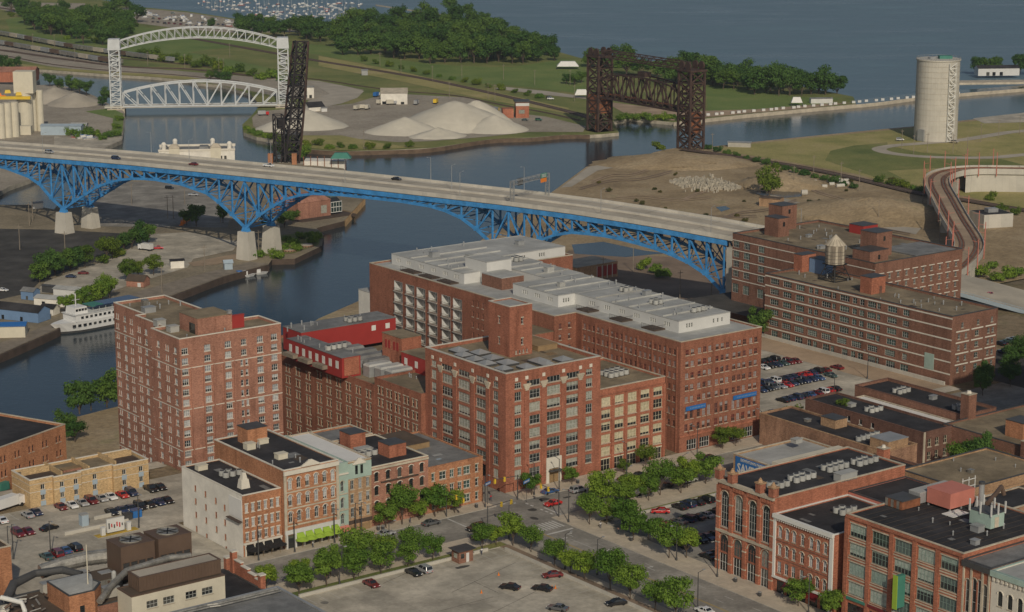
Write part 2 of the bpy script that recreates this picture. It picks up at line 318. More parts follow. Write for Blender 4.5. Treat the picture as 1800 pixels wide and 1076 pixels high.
# ================================================================ buildings: walls with real openings, windows set into them
def gw(a, b, z=0): return Vector((a * E1.x + b * E2.x, a * E1.y + b * E2.y, z))
WM = {}
def win_mesh(w, h, nx=2, ny=2, arch=0, frame='frame_white', gl='glass', sill='stone', head='', t=.09, rec=.25, lintel=.28, split=True):
    key = (round(w, 2), round(h, 2), nx, ny, arch, frame, gl, sill, head, split)
    if key in WM: return WM[key]
    b = MB(); x = w / 2; N = 6; r = x if arch else 0; hs = h - (arch if arch else 0)
    y0, y1 = -rec, -rec + .1
    b.box(-x, -x + t, y0, y1, 0, hs); b.box(x - t, x, y0, y1, 0, hs); b.box(-x + t, x - t, y0, y1, 0, t)
    if not arch: b.box(-x + t, x - t, y0, y1, h - t, h)
    else:
        P = [(-x * math.cos(math.pi * i / N), hs + arch * math.sin(math.pi * i / N)) for i in range(N + 1)]
        for p, q in zip(P, P[1:]): b.beam((p[0] * .96, (y0 + y1) / 2, p[1] - .04), (q[0] * .96, (y0 + y1) / 2, q[1] - .04), .1, t, up=(0, 1, 0))
    for i in range(1, nx): xx = -x + w * i / nx; b.box(xx - .035, xx + .035, y0 + .01, y1 - .01, t, hs - .01)
    for j in range(1, ny): zz = h * j / ny; b.box(-x + t, x - t, y0 + .02, y1 - .02, zz - .035, zz + .035)
    mats = [frame, gl]
    if sill: mats.append(sill); b.box(-x - .12, x + .12, -rec, .12, -.18, -.002, m=2)
    if head:
        mats.append(head)
        if arch:
            P = [(-(x + .22) * math.cos(math.pi * i / N), hs + (arch + .2) * math.sin(math.pi * i / N)) for i in range(N + 1)]
            for p, q in zip(P, P[1:]): b.beam((p[0] * .95, 0.03, p[1] * 1.0 - .03), (q[0] * .95, .03, q[1] - .03), .14, .26, m=len(mats) - 1, up=(0, 1, 0))
        else: b.box(-x - .12, x + .12, -.02, .09, h + .002, h + lintel, m=len(mats) - 1)
    g = MB(); yy = y0 + .04
    if arch: g.quad(*([(-x + .02, yy, .02), (x - .02, yy, .02)] + [(x * .97 * math.cos(math.pi * i / N), yy, hs + arch * .97 * math.sin(math.pi * i / N)) for i in range(N + 1)]))
    else: g.quad((-x + .02, yy, .02), (x - .02, yy, .02), (x - .02, yy, h - .02), (-x + .02, yy, h - .02))
    if not split: b.add(g.v, g.f, 1); pm = None
    else: pm = g.mesh('pane', [gl])
    WM[key] = (b.mesh('window', mats), pm); return WM[key]
class Bldg:
    def __init__(s, name, label, poly, z0, z1, wall='brick_red', roof='roof_tar', par=.8, cop='stone', group=None, cat='building', frm=None, copw=.35):
        s.frm = frm or gw; s.P = [s.frm(a, b) for a, b in poly]; s.g = poly; s.z0, s.z1 = z0, z1; s.n = len(poly); s.par = par
        s.root = thing(name, label, cat, (s.P[0].x, s.P[0].y, z0), 0, group); s.open = [[] for _ in poly]; s.wall, s.roof, s.cop, s.copw = wall, roof, cop, copw; s.doneN = 0
        s.wm = {}
    def edge(s, i):
        A, B = s.P[i], s.P[(i + 1) % s.n]; d = B - A; L = d.length; d = d / L; return A, d, Vector((d.y, -d.x, 0)), L
    # position along a face is given from its start; rev counts from its far end
    def win(s, f, ss, zs, w, h, rev=False, deep=.25, bal=False, name='window', **k):
        A, d, out, L = s.edge(f)
        arch = k.get('arch', 0)
        if rev: ss = [L - q for q in ss]
        ang = math.atan2(-out.x, out.y)     # local +y = outward ; local x = out rotated -90
        me, pm = win_mesh(w, h, **k)
        for q in ss:
            for z in zs:
                s.open[f].append((q - w / 2, q + w / 2, z - s.z0, z - s.z0 + h, arch))
                p = A + d * q - s.P[0]
                o = put(name, me, s.root, (p.x, p.y, z - s.z0), ang)
                put("pane", pm, o)
        return s
    def opening(s, f, q, w, z, h, rev=False):
        A, d, out, L = s.edge(f)
        if rev: q = L - q
        s.open[f].append((q - w / 2, q + w / 2, z - s.z0, z - s.z0 + h, 0)); return A + d * q, d, out
    def band(s, f, z, h=.35, proud=.12, mat='stone', s0=0, s1=None, name='band', rev=False):
        A, d, out, L = s.edge(f); s1 = L if s1 is None else s1
        if rev: s0, s1 = L - s1, L - s0
        b = MB(); b.ob((A.x, A.y), math.atan2(d.y, d.x), s0 - .002, s1 + .002, -proud, .05, z, z + h)
        return b.build(name, mat, s.root)
    def pier(s, f, ss, w, z0, z1, proud=.2, mat=None, name='pilaster', rev=False):
        A, d, out, L = s.edge(f)
        for q in ss:
            if rev: q = L - q
            b = MB(); b.ob((A.x, A.y), math.atan2(d.y, d.x), q - w / 2, q + w / 2, -proud, .05, z0, z1); b.build(name, mat or s.wall, s.root)
    def inset(s, t):
        out = []
        for i in range(s.n):
            A0, d0, o0, _ = s.edge(i - 1); A1_, d1, o1, _ = s.edge(i); p0 = A0 - o0 * t; p1 = A1_ - o1 * t
            cr = d0.x * d1.y - d0.y * d1.x
            if abs(cr) < 1e-4: out.append(p1); continue
            k = ((p1.x - p0.x) * d1.y - (p1.y - p0.y) * d1.x) / cr; out.append(p0 + d0 * k)
        return out
    def finish(s, faces=None):
        H = s.z1 - s.z0; b = MB()
        for i in range(s.n):
            A, d, out, L = s.edge(i); W = lambda q, z, t=0: (A.x + d.x * q - out.x * t, A.y + d.y * q - out.y * t, s.z0 + z)
            op = s.open[i]; xs = sorted({0.0, L, *[round(min(max(v, 0), L), 3) for o in op for v in o[:2]]}); zs = sorted({0.0, H, *[round(min(max(v, 0), H), 3) for o in op for v in o[2:4]]})
            for z0, z1 in zip(zs, zs[1:]):
                if z1 - z0 < 1e-3: continue
                row = [o for o in op if o[2] < (z0 + z1) / 2 < o[3]]; run = None
                for x0, x1 in zip(xs, xs[1:]):
                    if x1 - x0 < 1e-3: continue
                    hole = any(o[0] < (x0 + x1) / 2 < o[1] for o in row)
                    if hole:
                        if run is not None: b.quad(W(run, z0), W(x0, z0), W(x0, z1), W(run, z1)); run = None
                    elif run is None: run = x0
                if run is not None: b.quad(W(run, z0), W(L, z0), W(L, z1), W(run, z1))
            T = .32
            for x0, x1, z0, z1, ar in op:
                b.quad(W(x0, z0), W(x0, z0, T), W(x0, z1, T), W(x0, z1)); b.quad(W(x1, z0, T), W(x1, z0), W(x1, z1), W(x1, z1, T))
                b.quad(W(x0, z1), W(x0, z1, T), W(x1, z1, T), W(x1, z1)); b.quad(W(x0, z0, T), W(x0, z0), W(x1, z0), W(x1, z0, T))
                if ar:
                    r = (x1 - x0) / 2; c = (x0 + x1) / 2; N = 6
                    for sg in (-1, 1):
                        arc = [(c + sg * r * math.cos(math.pi / 2 * k / 3), z1 - ar + ar * math.sin(math.pi / 2 * k / 3)) for k in range(4)]
                        pts = [W(c + sg * r, z1, .01)] + [W(x, z, .01) for x, z in arc]
                        b.quad(*(pts if sg < 0 else pts[::-1]))
        b.build('wall', s.wall, s.root)
        zr = s.z1 - s.par; ins = s.inset(s.copw)
        rb = MB(); rb.quad(*[(p.x, p.y, zr) for p in ins]); rb.build('roof', s.roof, s.root)
        pb = MB(); o2 = s.inset(-.06); i2 = s.inset(s.copw + .04)
        for i in range(s.n):
            j = (i + 1) % s.n
            pb.quad((o2[i].x, o2[i].y, s.z1), (o2[j].x, o2[j].y, s.z1), (i2[j].x, i2[j].y, s.z1), (i2[i].x, i2[i].y, s.z1), m=1)
            pb.quad((o2[i].x, o2[i].y, s.z1 - .22), (o2[j].x, o2[j].y, s.z1 - .22), (o2[j].x, o2[j].y, s.z1), (o2[i].x, o2[i].y, s.z1), m=1)
            pb.quad((i2[j].x, i2[j].y, s.z1 - .2), (i2[i].x, i2[i].y, s.z1 - .2), (i2[i].x, i2[i].y, s.z1), (i2[j].x, i2[j].y, s.z1), m=1)
            pb.quad((ins[j].x, ins[j].y, zr), (ins[i].x, ins[i].y, zr), (ins[i].x, ins[i].y, s.z1 - .01), (ins[j].x, ins[j].y, s.z1 - .01), m=0)
            pb.quad((o2[i].x, o2[i].y, s.z1 - .22), (s.P[i].x, s.P[i].y, s.z1 - .22), (s.P[j].x, s.P[j].y, s.z1 - .22), (o2[j].x, o2[j].y, s.z1 - .22), m=1)
        pb.build('parapet', [s.wall, s.cop], s.root); return s
def rect(a0, a1, b0, b1): return [(a0, b0), (a1, b0), (a1, b1), (a0, b1)]   # faces: 0 = b0 side (faces the camera's right), 1, 2, 3 = a0 side (faces the camera's left)
def rows(z, n, step): return [z + i * step for i in range(n)]
def spread(n, m0, m1): return [m0 + (m1 - m0) * i / (n - 1) for i in range(n)]
def box_thing(name, label, cat, a0, a1, b0, b1, z0, z1, wall, roof=None, group=None, lip=.12, par=None, parts=()):
    """small rooftop or yard structure: body, flat cap with a lip"""
    c = gw((a0 + a1) / 2, (b0 + b1) / 2); r = thing(name, label, cat, (c.x, c.y, z0), 0, group); w, d = (a1 - a0) / 2, (b1 - b0) / 2
    MB().ob((c.x, c.y), A1, -w, w, -d, d, z0, z1 - .15).build('wall' if roof else 'body', wall, par or r)
    MB().ob((c.x, c.y), A1, -w - lip, w + lip, -d - lip, d + lip, z1 - .149, z1).build('roof' if roof else 'lid', roof or wall, r); return r
def addpart(r, name, mat, a0, a1, b0, b1, z0, z1):
    c = gw((a0 + a1) / 2, (b0 + b1) / 2); w, d = (a1 - a0) / 2, (b1 - b0) / 2
    return MB().ob((c.x, c.y), A1, -w, w, -d, d, z0, z1).build(name, mat, r)
PR = dict(frame='frame_white', gl='glass_blind', sill='stone_white')
# ---- stepped brick apartment tower, upper left of the warehouses
tw = Bldg('apartment_tower', 'tall red brick apartment tower with stepped sides and white paired windows, left of the warehouses',
    [(252.8, 480.2), (283.6, 480.2), (283.6, 492), (275.4, 492), (275.4, 531), (259.3, 531), (259.3, 512.5), (256.6, 512.5), (256.6, 496), (252.8, 496)], 10, 61.5, 'brick_pink', 'roof_tan', .9, 'stone_white')
zs = rows(12.2, 17, 2.8)
tw.win(0, [1.5, 8.2, 14.4, 24.2, 28.6], zs, 1.85, 1.75, nx=3, ny=2, **PR)
tw.win(0, [19.2], zs[15:], 1.6, 1.65, nx=3, ny=2, **PR); tw.win(0, [18.5, 20.0], zs[:15], .8, 1.65, nx=1, ny=2, **PR)
for f, ss in ((9, [2.5, 7, 12]), (7, [2, 6.5, 10.5, 14.5]), (5, [2.2, 8, 12, 16.5])):
    A, d, out, L = tw.edge(f)
    ss = [q for q in ss if q < L - 1]
    tw.win(f, ss[::2], zs, 1.5, 1.65, nx=2, ny=2, rev=True, **PR)
    tw.win(f, [q + e for q in ss[1::2] for e in (-.55, .55)], zs, .75, 1.65, nx=1, ny=2, rev=True, **PR)
tw.win(8, [1.9], zs, 1.2, 1.65, nx=1, ny=2, **PR)
for z in (19.9, 31.1, 42.3, 53.5):
    for f in (0, 9, 7, 5): tw.band(f, z - .45, .22, .06, 'stone_white')
for q in (1.5, 8.2, 14.4):        # shallow bays that step the front
    tw.pier(0, [q + 1.75, q - 1.35], .35, 12, 53.2, .35)
tw.finish()
zr = 60.6
ph = box_thing('lift_penthouse', 'brick lift penthouse with tan roof on top of the apartment tower', 'penthouse', 260.4, 270.8, 484.0, 494.0, zr, zr + 4.6, 'brick_pink', 'roof_tan')
addpart(ph, 'archway', 'glass_dark', 260.3, 260.45, 485.5, 488.5, zr, zr + 2.8)
box_thing('roof_screen', 'bright red screen wall behind the penthouse on the apartment tower roof', 'screen wall', 271.4, 275.2, 485.2, 486.0, zr, zr + 3.6, 'paint_red')
rd = random.Random(3)
# ---- eight storey brick warehouse on the corner, with its stair tower
BW = dict(frame='frame_grey', gl='glass_pale', sill='stone', nx=4, ny=2)
bb = Bldg('corner_warehouse', 'eight storey red brick corner warehouse with stone capitals, carrying the square stair tower', rect(310.2, 341.3, 414.3, 450.2), 24, 56.8, 'brick_red', 'roof_tan', 1.1, 'concrete_pale', copw=.6)
zt = [56.8 - d_ for d_ in (7.9, 11.35, 14.8, 18.25, 21.7, 25.15, 28.6)]
for f, wid, nar, rv in ((0, [8.9, 15.5, 21.9], [3.9, 27.3], False), (3, [10.3, 18.2, 26.0], [4.3, 31.9], True)):
    ww = 4.3 if f == 0 else 5.0
    bb.win(f, wid, zt[:-1] if f == 0 else zt[:-1], ww, 2.35, rev=rv, **BW); bb.win(f, wid, [56.8 - 4.6], ww, 1.6, rev=rv, **dict(BW, ny=1, gl='glass'))
    bb.win(f, nar, zt, 2.1, 2.35, rev=rv, **dict(BW, nx=3)); bb.win(f, nar, [56.8 - 4.6], 2.1, 1.6, rev=rv, **dict(BW, nx=3, ny=2))
    if f == 3: bb.win(f, wid, [56.8 - 29.6], ww, 3.3, rev=rv, frame='frame_dark', gl='glass_dark', sill='', nx=4, ny=3)
    else: bb.win(f, [wid[0]], [56.8 - 28.9], ww, 2.4, rev=rv, **BW); bb.win(f, [wid[2]], [zt[-1]], ww, 2.35, rev=rv, **BW)
    cs = [(wid[0] + nar[0]) / 2 + .3, (wid[0] + wid[1]) / 2, (wid[1] + wid[2]) / 2, (wid[2] + nar[1]) / 2 - .3]
    bb.pier(f, cs, 1.5, 26, 51.3, .22, rev=rv)
    for q in cs:                 # fan shaped stone capitals
        A, d, out, L = bb.edge(f); q_ = L - q if rv else q; c = A + d * q_; k = MB()
        for j in range(4): k.ob((c.x, c.y), math.atan2(d.y, d.x), -.5 - j * .22, .5 + j * .22, -.3 - j * .05, .02, 51.302 + j * .45, 51.75 + j * .45)
        k.build('capital', 'stone', bb.root)
    for q in cs + [nar[0] - .5, nar[1] + .5]:
        A, d, out, L = bb.edge(f); q_ = L - q if rv else q; k = MB(); c = A + d * q_; k.ob((c.x, c.y), math.atan2(d.y, d.x), -.45, .45, -.14, .02, 54.2, 55.1); k.build('stone_tile', 'stone_white', bb.root)
# stone doorway on the street side
dp, dd, do = bb.opening(0, 15.5, 3.2, 24.4, 4.6)
ang = math.atan2(dd.y, dd.x); k = MB()
for x0, x1, z0, z1 in ((-2.5, -1.6, 24.5, 32.0), (1.6, 2.5, 24.5, 32.0), (-1.6, 1.6, 29.0, 32.0)): k.ob((dp.x, dp.y), ang, x0, x1, -.35, .02, z0, z1)
k.build('door_surround', 'stone_white', bb.root); k = MB().ob((dp.x, dp.y), ang, -1.6, 1.6, .1, .2, 24.4, 29); k.build('door', 'wood', bb.root)
k = MB().ob((dp.x, dp.y), ang, -1.9, 1.9, -1.6, -.36, 28.4, 28.65); k.build('door_canopy', 'metal_dark', bb.root)
bb.finish()
st = Bldg('stair_tower', 'square red brick stair tower standing on the roof of the corner warehouse', rect(323.6, 331.1, 430.5, 439.8), 55.7, 69.5, 'brick_red', 'roof_white', .5, 'concrete_pale')
st.win(0, [4.2], [58.6, 64.2], .7, 1.7, nx=1, ny=2, frame='frame_grey', gl='glass_dark', head='stone'); st.win(3, [4.6], [58.6, 64.2], .7, 1.7, rev=True, nx=1, ny=2, frame='frame_grey', gl='glass_dark', head='stone')
st.win(0, [2.2, 3.4, 4.6, 5.8], [56.3], .5, 1.0, nx=1, ny=1, frame='frame_grey', gl='glass_pale', arch=.25); st.finish()
sky_l = ['largest glass pyramid skylight', 'glass pyramid skylight']
n = 0
for a, b_, q in ((316.5, 443.5, 2.0), (314.5, 438.5, 1.9), (319.5, 438.0, 2.1), (314.2, 433, 1.9), (318.8, 431.5, 2.2), (314.0, 427.5, 1.9), (318.8, 425.0, 2.2), (314.2, 420.5, 1.8), (320, 418.5, 1.9), (326.5, 421.5, 2.2), (326, 417.6, 1.7), (332.5, 419.0, 2.0)):
    c = gw(a, b_); r = thing('roof_skylight', 'glass pyramid skylight on the corner warehouse roof, %s one counted from the left' % ORD[n], 'skylight', (c.x, c.y, 55.7), 0, 'pyramid skylights on the corner warehouse'); n += 1
    MB().ob((c.x, c.y), A1, -q, q, -q, q, 55.7, 56.3).build('curb', 'metal_dark', r)
    k = MB(); k.ob((c.x, c.y), A1, -q - .1, q + .1, -q - .1, q + .1, 56.301, 57.2, tap=q - .05); k.build('glass_pyramid', 'metal_grey', r)
box_thing('roof_deck_hut', 'low timber clad hut on the tan roof behind the skylights', 'hut', 333.5, 340, 431, 447, 55.7, 57.2, 'wood', 'wood')
# ---- lower wing with cream windows, right of the corner warehouse
wg = Bldg('brick_wing', 'six storey brick wing with cream painted windows right of the corner warehouse', rect(341.35, 364.3, 414.7, 441), 24, 47.6, 'brick_vivid', 'roof_tan', .7, 'stone')
wz = [47.6 - d_ for d_ in (5.0, 8.4, 11.8, 15.2, 18.6)]
CW = dict(frame='frame_cream', gl='glass_cream', sill='stone', nx=3, ny=2)
wg.win(0, [2.3, 6.9, 11.4, 15.9, 20.4], wz, 3.1, 2.4, **CW)
wg.win(0, [2.3, 6.9, 11.4, 15.9, 20.4], [24.6], 3.1, 3.4, frame='frame_cream', gl='glass_dark', sill='', nx=3, ny=2, head='frame_cream')
wg.pier(0, [0.15, 4.6, 9.15, 13.65, 18.15, 22.7], .7, 24, 45.5, .25); wg.band(0, 45.6, .3, .2, 'brick_red'); wg.finish()
# ---- long warehouse left of the corner warehouse in three stepped lengths
LW = dict(frame='frame_cream', gl='glass', sill='stone', nx=1, ny=2, head='stone')
for b0, b1, z1, nn, lab in ((450.3, 473, 43.9, 5, 'nearest length of the long brick warehouse, with five pairs of windows per floor'), (473.1, 505, 41.6, 6, 'middle length of the long brick warehouse with tan roof and sawtooth skylights'), (505.1, 545, 40.2, 7, 'farthest length of the long brick warehouse, next to the apartment tower')):
    w_ = Bldg('long_warehouse', lab, rect(308.8, 345, b0, b1), 12, z1, 'brick_deep', 'roof_tan', .7, 'brick_deep', 'lengths of the long warehouse')
    L = b1 - b0; ss = [3 + (L - 6) * i / (nn - 1) for i in range(nn)]
    w_.win(3, [q + e for q in ss for e in (-.85, .85)], rows(z1 - 25, 7, 3.45), .95, 2.1, rev=True, **LW); w_.finish()
# roof structures of the long warehouse
sb = box_thing('stair_block', 'square brick stair block with red shutters between the skylights', 'stair block', 324.2, 331, 482.3, 492.2, 43.0, 50.9, 'brick_vivid', 'roof_tan')
for b_ in (484.4, 486, 488.6, 490.2): addpart(sb, 'shutter', 'paint_red', 324.1, 324.25, b_ - .45, b_ + .45, 46.8, 49.2)
def sidewins(r, face, a, b_, zs, w, h, mat='frame_white'):
    for z in zs: addpart(r, 'window', mat, a - (.06 if face else w / 2), a + (.06 if face else w / 2), b_ - (w / 2 if face else .06), b_ + (w / 2 if face else .06), z, z + h)
rp = box_thing('red_roof_flat', 'red clad rooftop flat with a tan roof right of the stair block', 'rooftop flat', 322.2, 345, 452, 479.5, 43.2, 48, 'paint_red', 'roof_tan')
for b_ in (472.0, 477.2): sidewins(rp, 1, 322.2, b_, [44.6], 1.4, 1.9)
ra = box_thing('red_rooftop_wing', 'long red clad rooftop wing with light grey roof at the back of the court', 'rooftop flat', 311.7, 345, 516.2, 526.5, 41, 48, 'paint_red', 'roof_grey')
for a in (337, 342): sidewins(ra, 0, a, 516.2, [45], 1.5, 1.6)
rb_ = box_thing('red_rooftop_wing', 'red clad rooftop wing with balconies facing the tower', 'rooftop flat', 306.8, 313.0, 486.5, 516.1, 41, 47, 'paint_red', 'roof_grey')
for i in range(8): sidewins(rb_, 1, 306.8, 489 + i * 3.6, [43.4], 1.5, 2.2)
for i in range(3): addpart(rb_, 'balcony', 'wood_grey', 305.0, 306.7, 494 + i * 8, 499.5 + i * 8, 42.2, 43.3)
addpart(rb_, 'end_wall', 'brick_vivid', 307.5, 312.5, 486.3, 486.48, 41.6, 46.6)
for i in range(5):
    c = gw(319.5 + i * .9, 512 - i * 5.5); r = thing('sawtooth_skylight', 'long grey sawtooth skylight in the rooftop court, %s from the left' % ORD[i], 'skylight', (c.x, c.y, 41), 0, 'sawtooth skylights in the court')
    k = MB(); k.ob((c.x, c.y), A1, -6.0, 6.0, -1.7, 1.7, 41, 43.2); k.build('curb', 'metal_grey', r); k = MB(); k.ob((c.x, c.y), A1, -6.1, 6.1, -1.8, 1.8, 43.21, 44.2, tap=.5); k.build('glazing', 'roof_grey', r)
for i, (b_, a) in enumerate(((484.5, 317.5), (480, 318.5), (475.5, 319))):
    c = gw(a, b_); r = thing('sawtooth_skylight', 'pale sloping skylight on the tan roof beside the corner warehouse, %s from the left' % ORD[i], 'skylight', (c.x, c.y, 40.8), 0, 'sloping skylights on the tan roof')
    MB().ob((c.x, c.y), A1, -3.9, 3.9, -1.6, 1.6, 40.8, 43.9).build('curb', 'metal_grey', r); k = MB(); k.ob((c.x, c.y), A1, -4, 4, -1.7, 1.7, 43.91, 44.5, tap=.4); k.build('glazing', 'roof_white', r)
# ---- the largest warehouse: near block, river wing with balconies, white penthouses on top
FW = dict(frame='frame_brown', gl='glass_wine', sill='stone', nx=2, ny=2)
fz = [56.4 - d_ for d_ in (4.2, 7.5, 10.8, 14.1, 17.4)]
fb = Bldg('large_warehouse', 'largest brick warehouse with white rooftop flats and blue banners facing the street',
    [(369.6, 414.5), (399.6, 414.5), (399.6, 520), (399.6, 527), (422, 527), (422, 556), (361.7, 556), (361.7, 460), (369.6, 460)], 10, 56.4, 'brick_brown' if 0 else 'brick_deep', 'roof_white', .6, 'stone')
fx = [2.4, 4.3, 6.9, 8.8, 10.7, 13.4, 15.3, 17.2, 19.8, 21.7, 23.6, 26.0, 27.9]
fb.win(0, fx, fz, 1.25, 1.6, **FW); fb.win(0, fx, [56.4 - 22.2], 1.2, 2.9, **FW); fb.win(0, fx, [56.4 - 25.6], 1.2, 2.0, **FW)
fb.win(0, [4.5, 9.2, 16.2, 20.8, 25.6], [25.3], 3.6, 2.9, frame='frame_white', gl='glass_dark', sill='', nx=4, ny=2)
fb.band(0, 29.3, .5, .25, 'brick_vivid')
ly = [2.6 + 2.05 * i for i in range(20)]
fb.win(8, ly, fz, 1.1, 1.6, rev=True, **FW); fb.win(8, ly, [56.4 - 20.9, 56.4 - 24.4], 1.1, 1.8, rev=True, **FW)
fb.pier(8, [1.5, 5.7, 11.8, 18, 24.1, 30.3, 36.4, 42.6], .5, 20, 54.6, .2, rev=True)
fb.win(7, [2.2, 5.6], fz, 1.0, 1.6, **FW)
fb.win(6, [56.4 - 0 - 12.2 + 0], [0 + 44.6], .9, 1.6, rev=True, **FW) if 0 else None
fb.win(6, [30, 34.5, 37, 39.5], fz, .9, 1.8, rev=True, **dict(FW, gl='glass_dark'))
bays = [47.5, 53.5, 60.5, 67, 73, 79.5]; bz = rows(35.2, 5, 3.65)
for q in bays:
    for z in bz + [31.5]:
        p, d, out = fb.opening(6, q, 4.7, z, 3.15, rev=True); an = math.atan2(d.y, d.x)
        o = MB(); o.ob((p.x, p.y), an, -2.35, 2.35, 2.2, 2.3, z, z + 3.15); o.ob((p.x, p.y), an, -2.35, -2.2, .02, 2.2, z, z + 3.15); o.ob((p.x, p.y), an, 2.2, 2.35, .02, 2.2, z, z + 3.15)
        o.ob((p.x, p.y), an, -2.2, 2.2, .02, 2.2, z + 3.05, z + 3.15); bo = o.build('balcony', 'paint_white', fb.root)
        o = MB(); o.ob((p.x, p.y), an, -2.35, 2.35, -.5, 2.2, z - .25, z - .02); o.build('floor_slab', 'concrete', bo, loc=(0, 0, 0)) if 0 else o.build('floor_slab', 'concrete', fb.root)
        o = MB(); o.ob((p.x, p.y), an, -1.2, .9, 2.1, 2.19, z, z + 2.3); o.build('glass_door', 'glass_dark', fb.root)
        o = MB()
        for i in range(9): o.ob((p.x, p.y), an, -2.3 + i * .57, -2.26 + i * .57, -.46, -.42, z, z + 1.0)
        o.ob((p.x, p.y), an, -2.35, 2.35, -.47, -.41, z + 1.0, z + 1.06); o.build('railing', 'metal_dark', fb.root)
fb.finish()
def flat(name, lab, poly, z0, z1, wall, roof, wins, cat='rooftop flat'):
    f = Bldg(name, lab, poly, z0, z1, wall, roof, .12, roof)
    for face, ss, rv in wins: f.win(face, ss, [z0 + 1.1], .55, 1.25, rev=rv, nx=1, ny=2, frame='frame_grey', gl='glass_dark', sill='')
    f.root['category'] = cat; f.finish(); bs_ = [p[1] for p in poly]; a_ = [p[0] for p in poly if p[1] < min(bs_) + 3]; q = min(bs_) + 7
    while q < max(bs_) - 4 and cat == 'rooftop flat': addpart(f.root, 'ridge', roof, min(a_) + .3, max(a_) - .3, q, q + .28, z1 - .115, z1 + .3); q += 7.4
    return f
tri = lambda c: [c - .9, c, c + .9]
flat('white_rooftop_flat', 'white clad rooftop flats running along the near block of the largest warehouse', [(377.3, 424.2), (396.5, 424.2), (396.5, 470), (377.3, 470)], 55.8, 59.3, 'paint_white', 'roof_white',
     [(0, tri(4) + [13, 14.6, 16.2], False), (3, tri(5) + tri(11) + tri(18) + tri(24.5) + tri(31) + tri(38), True)])
flat('white_rooftop_flat', 'white clad rooftop flats set forward above the inner corner of the largest warehouse', [(371.1, 470.1), (396.5, 470.1), (396.5, 492), (371.1, 492)], 55.8, 59.3, 'paint_white', 'roof_white', [(0, tri(3), False), (3, tri(4) + tri(10) + tri(16), True)])
flat('white_rooftop_flat', 'widest white clad rooftop flats over the river end of the largest warehouse', [(368, 512.7), (398.4, 512.7), (398.4, 528.5), (420, 528.5), (420, 552.6), (368, 552.6)], 55.8, 59.2, 'paint_white', 'roof_white', [(5, tri(4) + tri(10) + tri(16.5) + tri(23) + tri(30) + tri(36), True), (2, tri(4) + tri(12), False)])
flat('white_rooftop_flat', 'grey roofed flats between the lift towers of the largest warehouse', [(385, 492.2), (398.4, 492.2), (398.4, 512.5), (385, 512.5)], 55.8, 58.9, 'paint_white', 'roof_white', [(0, tri(6), False)])
flat('white_lift_tower', 'pale panelled lift tower rising above the white rooftop flats', [(374, 509.2), (383.5, 509.2), (383.5, 520.5), (374, 520.5)], 55.8, 62.6, 'paint_white', 'roof_white', [], 'lift tower')
flat('brick_lift_tower', 'square brick lift tower with pale roof beside the outdoor stair', [(372, 498.8), (380.4, 498.8), (380.4, 509), (372, 509)], 55.8, 59.6, 'brick_brown', 'roof_white', [], 'lift tower')
flat('court_block', 'low brick court block with a roof terrace behind the stair tower', [(352, 460), (361.5, 460), (361.5, 475), (352, 475)], 20, 52, 'brick_red', 'roof_tan', [], 'brick block')
for b_, i in ((432.5, 0), (446.5, 1), (461.5, 2)):
    c = gw(375.2, b_); r = thing('roof_balcony', 'dark timber balcony deck below the white rooftop flats, %s from the street' % ORD[i], 'balcony', (c.x, c.y, 55.8), 0, 'rooftop balconies')
    MB().ob((c.x, c.y), A1, -2, 2, -2.8, 2.8, 55.81, 56.2).build('deck', 'timber_dark', r); k = MB()
    for j in range(8): k.ob((c.x, c.y), A1, -2, -1.94, -2.8 + j * .8, -2.74 + j * .8, 56.21, 57.3)
    k.ob((c.x, c.y), A1, -2.02, -1.92, -2.8, 2.8, 57.3, 57.38); k.ob((c.x, c.y), A1, -1.9, 2, -2.8, -2.74, 57.2, 57.28); k.build('railing', 'metal_dark', r)
for b_, i in ((518, 0), (528, 1), (538, 2)):
    c = gw(365.6, b_); r = thing('roof_balcony', 'dark timber balcony deck above the river wing, %s counted from the stair' % ORD[i], 'balcony', (c.x, c.y, 55.8), 0, 'rooftop balconies over the river wing')
    MB().ob((c.x, c.y), A1, -1.6, 1.6, -3.6, 3.6, 55.81, 56.2).build('deck', 'timber_dark', r); k = MB()
    for j in range(9): k.ob((c.x, c.y), A1, -1.6, -1.54, -3.6 + j * .88, -3.54 + j * .88, 56.21, 57.3)
    k.ob((c.x, c.y), A1, -1.62, -1.52, -3.6, 3.6, 57.3, 57.38); k.build('railing', 'metal_dark', r)
box_thing('white_stair_tower', 'plain white stair tower at the river end of the largest warehouse', 'stair tower', 361.9, 372, 556.3, 563, 2, 46.5, 'plaster_white', 'roof_white')
# blue banners
for a0, a1, z in ((2.0, 9.2, 36.6), (19.5, 28.3, 36.9)):
    A, d, out, L = fb.edge(0); p = A + out * .25; r = thing('blue_banner', 'long blue banner hung on the street front of the largest warehouse, %s one' % ('left' if a0 < 5 else 'right'), 'banner', (p.x, p.y, z), 0, 'blue banners')
    MB().ob((p.x, p.y), math.atan2(d.y, d.x), a0, a1, -.1, .05, z, z + 1.2).build('cloth', 'blue_sign', r)
    k = MB()
    for i in range(int((a1 - a0) / .55) - 3): k.ob((p.x, p.y), math.atan2(d.y, d.x), a0 + 1.5 + i * .55, a0 + 1.78 + i * .55, -.13, -.11, z + .38, z + .82)
    k.build('lettering', 'blue_paint', r)
